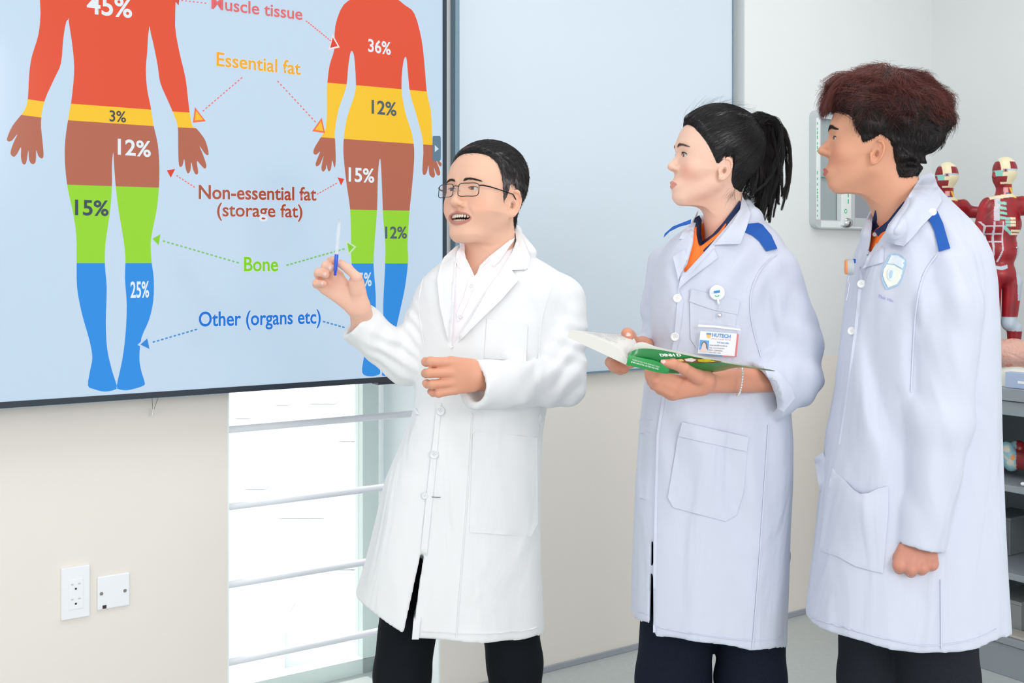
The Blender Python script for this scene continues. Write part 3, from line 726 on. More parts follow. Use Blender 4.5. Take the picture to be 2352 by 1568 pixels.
def tubes(paths, r0, taper=.3, sides=3, seedcol=None, cols=None):
    """many thin hairs: paths [N,K,3] -> one mesh"""
    N, K, _ = paths.shape; t = np.gradient(paths, axis=1); t /= np.linalg.norm(t, axis=2)[..., None]+1e-9
    ref = np.array((.3, .5, .81)); u = np.cross(t, ref); u /= np.linalg.norm(u, axis=2)[..., None]+1e-9; w = np.cross(t, u)
    rr = np.linspace(1, taper, K)[None, :, None]*(r0 if np.isscalar(r0) else np.asarray(r0)[:, None, None])
    ring = np.stack([paths+rr*(u*math.cos(a)+w*math.sin(a)) for a in 2*np.pi*np.arange(sides)/sides], 2)   # N,K,s,3
    V = ring.reshape(-1, 3); idx = np.arange(N*K*sides).reshape(N, K, sides)
    q = []
    for k in range(sides):
        k2 = (k+1) % sides; q.append(np.stack([idx[:, :-1, k], idx[:, :-1, k2], idx[:, 1:, k2], idx[:, 1:, k]], -1).reshape(-1, 4))
    C_ = None if cols is None else np.repeat(cols, K*sides, axis=0)
    return V, np.concatenate(q), C_
def brow(M, side, V, F, parent, col, name='eyebrow', n=150, thick=1.0, arch=.004, z0=.0175, seed=1):
    r = np.random.RandomState(seed); t = r.rand(n); x = (.012+.036*t)*side; z = z0+arch*np.sin(np.pi*np.minimum(t*1.1, 1))+r.normal(size=n)*.0016*thick*(1-t*.6)
    bv = V
    paths = []
    for i in range(n):
        pts = []
        for k in range(4):
            xx = x[i]+side*k*.0022; zz = z[i]+k*(.0012*(1-t[i]*1.3)); h = bv.ray_cast(Vector((xx, .2, zz)), Vector((0, -1, 0)))
            y = h[0].y+.0006+.0003*k if h[0] is not None else .075
            pts.append((xx, y, zz))
        paths.append(pts)
    Vt, Ft, _ = tubes(np.array(paths), .00034*thick, .4)
    return mesh_np(name, tf(M, Vt), Ft, col, parent)
def lash(M, bv, side, lidopen, parent, m, r=.0006, ext=0, fine=0):
    ex, ey = .0315, .0655; pts = []; low = []
    for k in range(13):
        t = -1+2*k/12; x = ex+.0124*t; z = lidopen*math.sqrt(max(0, 1-t*t))-.0003
        h = bv.ray_cast(Vector((x*side, .2, z+.0004)), Vector((0, -1, 0))); y = h[0].y if h[0] is not None else .078
        pts.append((x*side, max(y, .0755)+.0002, z+.0003))
    if ext: pts.append(((ex+.0124+ext)*side, pts[-1][1]-.003, .0012))
    P_ = [tuple(q) for q in tf(M, np.array(pts))]; mb = MB(); mb.tube(P_, [r*.5]+[r]*(len(P_)-2)+[r*.3], 6)
    if fine:
        for k in range(2, len(pts)-1):
            for j in range(2):
                p = np.array(pts[k])+(np.array(pts[min(k+1, len(pts)-1)])-np.array(pts[k]))*j/2; o = np.array([(p[0]-ex*side)*.25, .0060*fine, .0022*fine])
                q = tf(M, np.array([p, p+o*.6+np.array([0, .0005, 0]), p+o+np.array([0, 0, .0012*fine])])); mb.tube([tuple(x) for x in q], [.0003, .00022, .0001], 4)
    return mb.build('eyelashes', m, parent, smooth=True)
def bvh_of(V, F): return BVHTree.FromPolygons(V.tolist(), F.tolist())
def ray_px(bv, px, py):
    o = Vector((0, 0, CAMZ)); d = (P(px, py, 1)-o).normalized(); h = bv.ray_cast(o, d); return h
def patch(name, bv, poly, material, parent, off=.004, thick=.003, step=7, sub=0, Yd=None, smooth=True, lift=None, rel=2):
    """a piece of cloth or a label lying on a body: outline seen from the front, laid on the surface, with its own thickness"""
    q = spline(poly, sub) if sub else [np.array(p, float) for p in poly]
    out = []
    for i in range(len(q)):
        a, b = q[i], q[(i+1) % len(q)]; n = max(1, int(np.linalg.norm(b-a)/step))
        out += [a+(b-a)*k/n for k in range(n)]
    q = out; A = np.array(q); nb = len(q); lo, hi = A.min(0), A.max(0)
    gx, gy = np.meshgrid(np.arange(lo[0]+step/2, hi[0], step), np.arange(lo[1]+step/2, hi[1], step)); gx, gy = gx.ravel(), gy.ravel()
    ins = poly_dist(gx, gy, q) < -step*.45
    pts = [Vector(p) for p in q]+[Vector((a, b)) for a, b in zip(gx[ins], gy[ins])]
    vs, es, fs, *_ = delaunay_2d_cdt(pts, [(i, (i+1) % nb) for i in range(nb)], [], 0, 1e-4)
    fs = [f for f in fs]; vx = np.array([tuple(v) for v in vs])
    cen = np.array([vx[list(f)].mean(0) for f in fs]); keep = poly_dist(cen[:, 0], cen[:, 1], q) < 0; fs = [tuple(f) for f, kk in zip(fs, keep) if kk]
    Ys = []; hit = []
    for v in vx:
        h = ray_px(bv, v[0], v[1])
        if h[0] is not None: Ys.append(h[0].y); hit.append(True)
        else: Ys.append(0); hit.append(False)
    Ys = np.array(Ys); hit = np.array(hit)
    if not hit.any(): Ys[:] = Yd or 2.4
    elif not hit.all():
        hv = vx[hit]; hy = Ys[hit]
        for i in np.where(~hit)[0]: Ys[i] = hy[np.argmin(((hv-vx[i])**2).sum(1))]
    # neighbours smooth the laid depth a little
    for _ in range(rel):
        acc = np.zeros(len(Ys)); c = np.zeros(len(Ys))
        for f in fs:
            for i in range(len(f)):
                a, b = f[i], f[(i+1) % len(f)]; acc[a] += Ys[b]; acc[b] += Ys[a]; c[a] += 1; c[b] += 1
        Ys = np.where(c > 0, .5*Ys+.5*acc/np.maximum(c, 1), Ys)
    lf = np.zeros(len(Ys)) if lift is None else np.array([lift(*v) for v in vx])
    top = [P(v[0], v[1], y-off-thick-l) for v, y, l in zip(vx, Ys, lf)]; bot = [P(v[0], v[1], y-off-l*.5) for v, y, l in zip(vx, Ys, lf)]
    n = len(top); ec = {}
    for f in fs:
        for i in range(len(f)):
            a, b = f[i], f[(i+1) % len(f)]; ec[(a, b)] = 1
    side = [(a, b, n+b, n+a) for (a, b) in ec if (b, a) not in ec]
    faces = [tuple(f) for f in fs]+[tuple(n+i for i in f)[::-1] for f in fs]+side
    me = bpy.data.meshes.new(name); me.from_pydata([tuple(v) for v in top+bot], [], faces); bm = bmesh.new(); bm.from_mesh(me)
    bmesh.ops.recalc_face_normals(bm, faces=bm.faces); bm.to_mesh(me); bm.free()
    o = link(name, me, material); autosmooth(o, 45)
    if parent is not None: adopt(o, parent)
    return o
def button(bv, px, py, r, m, parent, off=.003, name='button', holes=True):
    h = ray_px(bv, px, py); c = h[0] if h[0] is not None else P(px, py, 2.5); n = h[1] if h[0] is not None else Vector((0, -1, 0))
    if n.y > 0: n = -n
    n = (n+Vector((0, -1.2, 0))).normalized(); mb = MB()
    mb.lathe(c+n*off, n, [(r*.9, -.0015), (r, 0), (r, .0016), (r*.86, .0026), (r*.78, .0018), (.0002, .0017)], 28)
    o = autosmooth(mb.build(name, m, parent, smooth=True), 50)
    if holes:
        mb = MB(); u = n.orthogonal().normalized(); w = n.cross(u)
        for a in (0, 1, 2, 3): q = c+n*(off+.0017)+(u*math.cos(a*math.pi/2+.6)+w*math.sin(a*math.pi/2+.6))*r*.25; mb.lathe(q, n, [(r*.09, 0), (r*.09, .0003)], 8)
        b = mb.build('thread_hole', mat('button_hole', (170, 170, 176), .6), None); b.parent = o; b.matrix_parent_inverse = o.matrix_world.inverted() if False else b.matrix_parent_inverse
        b.parent = None; adopt(b, o)
    return o
def stack_fn(rows, Y0, n=2.35):
    """body volume from rows (row, left, right, half depth, centre depth offset), a stack of rounded sections"""
    z = np.array([CAMZ-(r[0]-HY)/F*Y0 for r in rows]); cx = np.array([((r[1]+r[2])/2-CX)/F*Y0 for r in rows]); a = np.array([(r[2]-r[1])/2/F*Y0 for r in rows])
    b = np.array([r[3] for r in rows]); cy = np.array([Y0+(r[4] if len(r) > 4 else 0) for r in rows]); o = np.argsort(z); z, cx, a, b, cy = z[o], cx[o], a[o], b[o], cy[o]
    def fn(X, Y, Z):
        i = lambda q: smooth_interp(Z, z, q).astype(np.float32)
        A, B, c1, c2 = i(a), i(b), i(cx), i(cy)
        q = ((np.abs(X-c1)/A)**n+(np.abs(Y-c2)/B)**n+1e-9)**(1/n)
        return np.maximum((q-1)*np.minimum(A, B), np.maximum(z[0]-Z, Z-z[-1]))
    return fn, (z, cx, a, b, cy)
def seam(bv, pts, w, m, parent, name='seam'):     # a stitched seam: a narrow strip along a line
    c = np.array(spline([(a, b) for a, b in pts], 5, closed=False)); t = np.gradient(c, axis=0); t /= np.linalg.norm(t, axis=1)[:, None]+1e-9; n = np.stack([-t[:, 1], t[:, 0]], 1)
    return patch(name, bv, [tuple(p) for p in c+n*w/2]+[tuple(p) for p in (c-n*w/2)[::-1]], m, parent, .0004, .0016, 6, rel=1)
def px_cut(g, poly, ymin, ymax, k=.002):
    """cut an opening whose outline is known from the front; limited in depth"""
    A = np.array(poly, float); ys = np.array([ymin, ymax])
    xs = [(A[:, 0].min()-CX)/F*y for y in ys]+[(A[:, 0].max()-CX)/F*y for y in ys]; zz = [CAMZ-(A[:, 1].max()-HY)/F*y for y in ys]+[CAMZ-(A[:, 1].min()-HY)/F*y for y in ys]
    def fn(X, Y, Z):
        return np.maximum(poly_dist(CX+F*X/Y, HY+(CAMZ-Z)*F/Y, poly)*Y/F, np.maximum(ymin-Y, Y-ymax))
    g.add(fn, (min(xs), ymin, min(zz)), (max(xs), ymax, max(zz)), k, sub=True)
def fold(g, c, r, d, wl, amp, seed=0, bend=.5):
    """soft folds of cloth around c, running across direction d"""
    c = np.array(c, float); d = np.array(d, float); d /= np.linalg.norm(d)
    sl, X, Y, Z = g.reg(c-2.2*r, c+2.2*r)
    if 0 in g.D[sl].shape: return
    m = np.exp(-((X-c[0])**2+(Y-c[1])**2+(Z-c[2])**2)/r**2); ph = (X*d[0]+Y*d[1]+Z*d[2])*2*np.pi/wl+bend*2*wave(X, Y, Z, seed, .6*np.pi/wl)
    s = np.sin(ph); g.D[sl] += amp*m*(s+.35*s*s*s)
def hem_cut(g, pts, meta, k=.001):
    z, cx, a, b, cy = meta; c0, a0, b0, y0 = cx[0], a[0], b[0], cy[0]
    Xs = np.linspace(c0-a0*1.1, c0+a0*1.1, 80); t = np.clip(np.abs((Xs-c0)/a0), 0, 1); Yf = y0-b0*np.sqrt(1-t**2)
    px = CX+F*Xs/Yf; py = np.interp(px, [p[0] for p in pts], [p[1] for p in pts]); hz = CAMZ-(py-HY)/F*Yf
    ax = g.X[:, 0, 0]; h = np.interp(ax, Xs, hz)[:, None, None]
    g.D = np.maximum(g.D, h-g.Z).astype(np.float32)
    return h
def shell(g, h, t=.007, up=.32):             # hollow the garment above its hem
    inner = g.D+t
    g.D = np.where(g.Z < h+up, np.maximum(g.D, -inner), g.D).astype(np.float32)
def hand(base, bones, palm, h=.0015, k=.005, kp=.009, nails=True, pad=.012):
    """base/palm: list of (p, q, rp, rq, flat); bones: list of finger chains [(p, r), ...] in world space"""
    allp = [p for s_ in palm for p in (s_[0], s_[1])]+[j[0] for ch in bones for j in ch]+[base[0], base[1]]
    A = np.array([tuple(p) for p in allp]); mr = .035; g = Grid(A.min(0)-mr, A.max(0)+mr, h)
    g.cone(base[0], base[1], base[2], base[3], 0, flat=base[4] if len(base) > 4 else None)
    for s_ in palm: g.cone(s_[0], s_[1], s_[2], s_[3], kp, flat=s_[4] if len(s_) > 4 else None)
    for ch in bones:
        f = Grid(g.lo, g.lo+g.h*(g.n-1), h); f.n = g.n
        for i in range(len(ch)-1):
            f.cone(ch[i][0], ch[i+1][0], ch[i][1], ch[i+1][1], .002)
            if 0 < i: f.ball(ch[i][0], ch[i][1]*1.06, .003)
        sh = tuple(min(a, b) for a, b in zip(f.D.shape, g.D.shape)); sl = tuple(slice(0, x) for x in sh)
        g.D[sl] = smin(g.D[sl], f.D[sl], k)
    return g.mesh(1)
def hand_colors(V, bones, base, knuckle=True):
    C_ = np.tile(np.array(base), (len(V), 1)); red = np.array(base)*np.array((1.0, .80, .76)); nail = np.clip(np.array(base)*np.array((1.08, 1.02, 1.06))+.05, 0, 1)
    for ch in bones:
        tip = np.array(tuple(ch[-1][0])); d = np.linalg.norm(V-tip, axis=1); m = np.clip(1-d/.016, 0, 1)[:, None]*.6; C_ = C_*(1-m)+red*m
        for j in ch[:-1]:
            d = np.linalg.norm(V-np.array(tuple(j[0])), axis=1); m = np.clip(1-d/.012, 0, 1)[:, None]*.3; C_ = C_*(1-m)+red*m
    return C_
def join_np(parts):
    V = []; F_ = []; C_ = []; n = 0
    for (v, f, c) in parts: V.append(v); F_.append(f+n); C_.append(c); n += len(v)
    return np.concatenate(V), np.concatenate(F_), np.concatenate(C_)
# ------------------------------------------------------------------ cloth and skin materials
M_coatw = mat('white_coat_cotton', (236, 237, 238), .8, sheen=.1, drape=.018, bump=.25, bscale=900, bdist=.0004, spec=.2)
M_coatb = mat('pale_blue_coat_cotton', (206, 211, 226), .8, sheen=.1, drape=.020, bump=.25, bscale=900, bdist=.0004, spec=.2)
M_skin = mat('skin', vcol=True, rough=.48, spec=.35, sss=.12, bump=.10, bscale=700, bdist=.0004)
M_btn = mat('button_white', (244, 244, 246), .25)
M_btng = mat('button_pearl', (232, 234, 236), .2)
M_blackp = mat('black_trouser_cloth', (16, 20, 26), .85, spec=.2)
M_hairb = mat('black_hair', vcol=True, rough=.36, spec=.5)
M_brow = mat('eyebrow_hair', (52, 38, 34), .7)
M_teeth = mat('teeth', (236, 226, 206), .25)
def lin(*c): return np.array(srgb(*c)[:3])
def hair_cap(M, V, F, mask, thick, name, parent, col, m=None, edge=.02, lump=0, seed=3, extra=None):
    """hair mass lying on the scalp: the scalp's own surface grown outward inside the hairline"""
    N = vnormals(V, F); d = mask(V); t = np.clip(d/edge, 0, 1); t = t*t*(3-2*t); T = thick(V) if callable(thick) else thick
    off = -.0012+(T+.0012)*t
    if lump: off = off+lump*t*wave(V[:, 0], V[:, 1], V[:, 2], seed, 140)
    keep = (d > -.002)[F].all(1); V2 = V+N*off[:, None]
    if extra is not None: V2 = extra(V2, t)
    Fk = F[keep]; used = np.unique(Fk); mp = np.full(len(V), -1); mp[used] = np.arange(len(used)); V2 = V2[used]; Fk = mp[Fk]
    for _ in range(2): V2 = relax(V2, Fk, .4)
    N2 = vnormals(V2, Fk); c = None if callable(col) else np.tile(np.array(col), (len(V2), 1))
    if callable(col): c = col(V2, d[used])
    st = .8+.35*wave(V2[:, 0]*3, V2[:, 1]*.6, V2[:, 2]*1.2, 8, 400)[:, None]
    o = mesh_np(name, tf(M, V2), Fk, m or M_hairb, parent, col=np.clip(c*st, 0, 1))
    return o, V2, N2, Fk, d[used]
def comb_strands(V2, N2, Fk, sel, n, length, K, dirfn, lift, seed=0, jitter=.25, r=.0004, col=(.02, .018, .018), cvar=.4, stand=.0, taper=.3, flow=0, fs=110):
    rs = np.random.RandomState(seed); idx = np.where(sel)[0]; idx = idx[rs.randint(0, len(idx), n)]
    bv = bvh_of(V2, Fk); p = V2[idx].copy(); nn = N2[idx]; L = length(p) if callable(length) else np.full(n, length); L = L*(.7+.6*rs.rand(n)); path = [p-nn*.001]
    jd = rs.normal(size=(n, 3))*jitter
    for k in range(1, K):
        d = dirfn(p)+jd+rs.normal(size=(n, 3))*jitter*.25
        if flow: d = d+flow*np.stack([wave(path[0][:, 0], path[0][:, 1], path[0][:, 2], seed+j, fs) for j in (0, 1, 2)], 1)
        d -= nn*(d*nn).sum(1)[:, None]*(1-stand*.0); d /= np.linalg.norm(d, axis=1)[:, None]+1e-9
        d = d+nn*stand; d /= np.linalg.norm(d, axis=1)[:, None]
        q = p+d*(L/(K-1))[:, None]
        for i in range(n):
            hl = bv.find_nearest(Vector(q[i]))
            if hl[0] is not None:
                nv = np.array(hl[1]); c = np.array(hl[0]); dist = (q[i]-c)@nv; want = lift*k/K*(1+.3*jd[i, 0])
                if dist < want or stand == 0: q[i] = c+nv*want
                nn[i] = nv
        path.append(q.copy()); p = q
    A = np.stack(path, 1); cols = np.array(col)*(1+cvar*rs.normal(size=(n, 1)))
    return A, np.clip(cols, .002, 1)

# ================================================================== the teacher
MY = 2.75
man = empty('person', (P(1110, 600, MY).x, MY, 0), 'person with short black hair in a plain white coat, raising a pen beside the screen', 'person')
Mh = head_matrix(1112, 445, MY, 43, 7, 0, (1.14, .96, 1.04))
neck_w = P(1112, 700, MY+.02); nl = itf(Mh, neck_w)
V, Fh = build_head(neck=nl, neck_r=(.056, .068), mouth='smile', jaw=1.08, chin=1.25, lidopen=.0036, cheek=.006, cheekw=1.10, nexp=2.5, earz=-.024, smile=1.0, bridge=-.002, mw=1.20, nz=.006)
base = lin(236, 188, 162)
def man_mask(V):
    ax, y, z = np.abs(V[:, 0]), V[:, 1], V[:, 2]
    f = np.interp(y, [-.10, -.06, -.042, -.030, -.016, .004, .016, .022, .035, .05, .062, .08, .1], [-.078, -.080, -.055, -.028, .008, .012, -.032, -.012, .035, .066, .080, .082, .082])
    f = f+np.where(y > .03, np.clip((ax-.03)/.03, 0, 1)*.006, 0)
    return z-f
hc = (.020, .017, .018)
colr = skin_colors(V, base, lin(192, 128, 116), blush=.25, mouth='smile', stubble=.06, hairmask=None)
# torso core and arms under the clothes, so that the body is one figure
Vw = tf(Mh, V)
s_R = P(1000, 700, MY); e_R = P(932, 837, 2.74); w_R = P(850, 765, 2.70)
s_L = P(1285, 694, MY); e_L = P(1293, 880, 2.66); w_L = P(1150, 872, 2.54)
gb = Grid((-.48, 2.40, .02), (.32, 2.95, 1.36), .012)
gb.ball(P(1125, 830, MY), (.14, .085, .17), 0); gb.ball(P(1100, 1080, MY), (.12, .09, .2), .08); gb.cone(P(1118, 700, MY+.02), P(1125, 760, MY+.01), .058, .08, .05)
for (a, b, c) in ((s_R, e_R, w_R), (s_L, e_L, w_L)): gb.cone(a, b, .048, .038, .03); gb.cone(b, c, .038, .028, .02)
gb.cone(P(965, 1260, MY), P(908, 1830, MY+.02), .058, .035, .04); gb.cone(P(1160, 1260, MY), P(1188, 1830, MY), .058, .035, .04)
Vb, Fb = gb.mesh(1); cb = np.tile(base, (len(Vb), 1))
# right hand holding the pen
hy = 2.66
def hp(x, y, dy=0): return P(700+x/4.9, 480+y/4.9, hy+dy)
fR = [[(hp(385, 745, .010), .0115), (hp(300, 660, .012), .0100), (hp(292, 585, -.004), .0092), (hp(322, 572, -.018), .0086)],
      [(hp(330, 775, .008), .0120), (hp(238, 665, .010), .0105), (hp(236, 640, -.010), .0100), (hp(300, 665, -.026), .0090)],
      [(hp(270, 830, .008), .0118), (hp(155, 735, .006), .0102), (hp(158, 712, -.010), .0098), (hp(240, 738, -.026), .0088)],
      [(hp(225, 900, .006), .0108), (hp(135, 845, .004), .0095), (hp(134, 832, -.006), .0090), (hp(212, 838, -.022), .0082)],
      [(hp(600, 920, -.012), .0160), (hp(588, 770, -.024), .0118), (hp(490, 672, -.026), .0106), (hp(398, 612, -.024), .0096)]]
FD = (0, 1, 0)
pR = [(hp(600, 1100), hp(385, 780, .008), .0230, .0135, (FD, 1.5)), (hp(590, 1090), hp(325, 800, .008), .0225, .0135, (FD, 1.5)), (hp(560, 1090), hp(275, 850, .006), .0215, .0130, (FD, 1.5)),
      (hp(540, 1070), hp(230, 905, .005), .0205, .0125, (FD, 1.5)), (hp(620, 1040, -.006), hp(580, 830, -.014), .0200, .0185, (FD, 1.25))]
VR, FR = hand((P(835, 752, 2.70), hp(625, 1120), .030, .0255, (FD, 1.25)), fR, pR)
palmc = lin(236, 188, 166); cR = hand_colors(VR, fR, palmc)
def nails(chains, which, parent, m, sc=1.0, dirx=(0, -1, 0)):
    for i in which:
        ch = chains[i]; tip = Vector(ch[-1][0]); pv = Vector(ch[-2][0]); r = ch[-1][1]; ax = (tip-pv).normalized(); up = Vector(dirx); up = (up-ax*up.dot(ax)).normalized(); sd = ax.cross(up)
        c = tip+ax*r*.15+up*r*.80; v = []; f = []; nu, nv = 12, 5
        for j in range(nv+1):
            for k in range(nu):
                a = 2*math.pi*k/nu; q = j/nv; x, y = math.cos(a)*q*r*.62*sc, math.sin(a)*q*r*.80*sc; v.append(c+sd*x+ax*y+up*(r*.26*(1-q*q)-x*x/r*.25))
        for j in range(nv):
            for k in range(nu): k2 = (k+1) % nu; f.append((j*nu+k, (j+1)*nu+k, (j+1)*nu+k2, j*nu+k2))
        mb = MB(); mb.add(v, f); mb.build('fingernail', m, parent, smooth=True)
M_nail = mat('fingernail', (238, 198, 190), .25)
nails(fR, (1, 2, 3, 4), man, M_nail)
# left hand resting in front of the coat
ly = 2.50
def lp(x, y, dy=0): return P(940+x/9.22, 790+y/9.22, ly+dy)
fL = [[(lp(850, 385), .0118), (lp(450, 372, -.010), .0103), (lp(350, 375, .004), .0095), (lp(370, 400, .026), .0085)],
      [(lp(860, 600, -.004), .0118), (lp(420, 612, -.016), .0100), (lp(345, 620, .002), .0092), (lp(380, 630, .024), .0085)],
      [(lp(890, 810, -.002), .0112), (lp(490, 855, -.014), .0100), (lp(385, 845, .000), .0090), (lp(345, 825, .014), .0080)],
      [(lp(960, 970, .002), .0105), (lp(620, 1040, -.008), .0092), (lp(510, 1030, .002), .0084), (lp(448, 1005, .012), .0074)],
      [(lp(1120, 480, .020), .0130), (lp(850, 520, .034), .0115), (lp(640, 500, .036), .0100), (lp(500, 480, .034), .0090)]]
wl = lp(1420, 690, .004)
pL = [(lp(1300, 520), lp(900, 385), .0230, .0135, (FD, 1.45)), (lp(1300, 610), lp(900, 590, -.003), .0240, .0140, (FD, 1.45)), (lp(1300, 720), lp(930, 790, -.002), .0240, .0135, (FD, 1.45)), (lp(1300, 820), lp(1000, 940), .0215, .0130, (FD, 1.45)),
      (lp(1280, 600, .008), lp(1120, 490, .016), .018, .016)]
VL, FL = hand((P(1150, 874, 2.546), lp(1380, 680, .002), .030, .0290, (FD, 1.25)), fL, pL)
cL = hand_colors(VL, fL, lin(222, 160, 132))
Va, Fa, Ca = join_np([(Vw, Fh, colr), (Vb, Fb, cb), (VR, FR, cR), (VL, FL, cL)])
body = mesh_np('body', Va, Fa, M_skin, man, col=Ca)
gz = (.25, 1, 0)
for sd in (1, -1): eye_mesh('eye', Mh, sd, (.18, 1, .02), man)
bvh_h = bvh_of(V, Fh)
for sd in (1, -1): brow(Mh, sd, bvh_h, None, man, M_brow, n=260, thick=.9, z0=.0165, arch=.003, seed=3+sd); lash(Mh, bvh_h, sd, .0036, man, M_brow, .0007)
# teeth rows
mb = MB()
for row, (z0, zh, yy, w_) in enumerate(((-.0630, .0046, .0835, .0062), (-.0735, .0028, .0800, .0050))):
    for k in range(-5, 5):
        xc = (k+.5)*w_; y = yy-(xc/.0250)**2*.009; mb.ball((xc, y-.0012, z0), (w_*.60, .0016, zh), 10, 8)
mv = tf(Mh, np.array(mb.v)); t_o = mesh_py('teeth', mv, mb.f, M_teeth, man, smooth=True)
# hair
ho, V2, N2, Fk, dk = hair_cap(Mh, V, Fh, man_mask, lambda v: .0035+.008*np.clip((v[:, 2]-.03)/.06, 0, 1), 'hair', man, lambda v, d: np.array(hc)*(1+4.5*np.clip((.058-v[:, 2])/.03, 0, 1)*np.clip((v[:, 1]+.045)/.03, 0, 1))[:, None], edge=.022)
def dfn(p):
    top = np.clip((p[:, 2]-.05)/.03, 0, 1)[:, None]; a = np.stack([-(.5)*np.ones(len(p)), -.6*np.ones(len(p)), np.zeros(len(p))], 1); b = np.stack([np.zeros(len(p)), -.45*np.ones(len(p)), -np.ones(len(p))], 1)
    return a*top+b*(1-top)
A1, c1 = comb_strands(V2, N2, Fk, dk > .001, 5200, lambda p: .010+.020*np.clip((p[:, 2]-.03)/.05, 0, 1), 5, dfn, .002, 5, .25, .00038, hc)
A2, c2 = comb_strands(V2, N2, Fk, (dk > -.001) & (dk < .012), 1500, .009, 4, dfn, .0012, 6, .35, .0003, hc)
A3, c3 = comb_strands(V2, N2, Fk, (V2[:, 1] < -.06) & (dk > .01), 900, .008, 4, dfn, .003, 7, .4, .0004, hc, stand=.5)
for i, (A_, c_, r_) in enumerate(((A1, c1, .00042), (A2, c2, .0003), (A3, c3, .0004))):
    Vt, Ft, Ct = tubes(A_, r_, .35, cols=c_); adopt_o = mesh_np('hair_strands', tf(Mh, Vt), Ft, M_hairb, ho, col=Ct); adopt_o['kind'] = 'stuff'
# glasses
gl = empty('glasses', P(1080, 440, MY-.1), 'rectangular black thin-framed glasses on the face of the person in the plain white coat', 'glasses')
M_gf = mat('glasses_frame', (20, 24, 30), .25, metal=.6, spec=.6); M_lens = mat('lens', (255, 255, 255), 0, trans=1, alpha=.08)
def gp(x, y, z): return tuple(tf(Mh, np.array([[x, y, z]]))[0])
for sd in (1, -1):
    cx_, cz_ = .0335*sd, -.0065; pts = []
    for k in range(48):
        a = 2*math.pi*k/48; ca, sa = math.cos(a), math.sin(a); q = (abs(ca)**4.5+abs(sa)**4.5)**(-1/4.5); x = cx_+.0262*q*ca; z = cz_+.0148*q*sa-(.0012 if sa < 0 else -.0006)*abs(ca)
        pts.append((x, .1005-((x/.062)**2)*.011, z))
    mb = MB(); mb.tube([gp(*p) for p in pts+[pts[0], pts[1]]], .00095, 8, cap=False); rim_ = autosmooth(mb.build('rim', M_gf, gl, smooth=True))
    me = MB(); n = len(pts); me.add([gp(*p) for p in pts]+[gp(p[0], p[1]-.0012, p[2]) for p in pts], [tuple(range(n)), tuple(range(n, 2*n))[::-1]]+[(i, (i+1) % n, n+(i+1) % n, n+i) for i in range(n)]); me.build('lens', M_lens, gl)
    mb = MB(); mb.tube([gp(.0595*sd, .0895, .003), gp(.0665*sd, .084, .0035), gp(.075*sd, .070, .002), gp(.0800*sd, .035, -.001), gp(.0815*sd, -.004, -.004), gp(.0810*sd, -.020, -.018)], [.0016, .0018, .0016, .0013, .0013, .0015], 8)
    autosmooth(mb.build('temple', M_gf, gl, smooth=True)); mb = MB(); mb.ball(gp(.0085*sd, .0955, -.008), .0014, 8, 6); mb.build('nose_pad', mat('nose_pad', (150, 130, 120), .3), gl, smooth=True)
mb = MB(); mb.tube([gp(-.0090, .0998, .0015), gp(0, .1035, .0030), gp(.0090, .0998, .0015)], .0010, 8); autosmooth(mb.build('bridge', M_gf, gl, smooth=True))

# the coat
rows = [(548, 1078, 1182, .058, .03), (566, 1058, 1196, .066, .03), (590, 1028, 1228, .080, .02), (612, 998, 1268, .095, .01), (640, 968, 1306, .105), (680, 955, 1318, .115), (740, 955, 1312, .125), (800, 955, 1298, .128), (860, 955, 1280, .128), (940, 950, 1255, .128), (1000, 928, 1246, .130), (1100, 886, 1241, .138), (1200, 860, 1239, .142), (1300, 832, 1239, .148), (1390, 806, 1243, .152), (1500, 795, 1248, .155)]
tor, meta = stack_fn(rows, MY)
g = Grid(P(755, 1520, MY)-Vector((0, .30, 0)), P(1395, 490, MY)+Vector((0, .28, 0)), .0045)
g.D[:] = tor(g.X, g.Y, g.Z)
for (cxx, amp, wl_, ph) in ((0, .0040, .17, .3),):          # long soft folds that open towards the hem
    dz = np.clip((1.0-g.Z)/.55, 0, 1); g.D += (amp*dz*np.sin(2*np.pi*(g.X+.10*g.Z)/wl_+ph+1.0*wave(g.X, g.Y, g.Z, 4, 5))).astype(np.float32)
tor_D = g.D.copy()
arm = Grid(g.lo, g.lo+g.h*(g.n-1), g.h); arm.n = g.n
arm.D = np.full(g.D.shape, 1, np.float32)
arm.cone(s_R, e_R, .056, .049, 0); arm.cone(e_R, P(800, 719, 2.695), .0490, .0535, .012)
arm.cone(s_L, e_L, .067, .054, .02); arm.cone(e_L, P(1070, 884, 2.495), .054, .0565, .012)
fold(arm, P(925, 800, 2.70), .075, (.55, -.3, .75), .030, .0042, 3); fold(arm, P(955, 745, 2.70), .06, (.7, .1, .5), .028, .0035, 5); fold(arm, P(870, 790, 2.68), .08, (1, 0, -.3), .05, .0022, 9)
fold(arm, P(1285, 860, 2.62), .10, (.75, -.2, -.6), .042, .0040, 11); fold(arm, P(1325, 790, 2.68), .07, (.25, 0, 1), .040, .0036, 15); fold(arm, P(1200, 880, 2.55), .09, (1, 0, .25), .06, .0022, 17); fold(arm, P(1290, 720, 2.7), .09, (.9, 0, .5), .07, .003, 19)
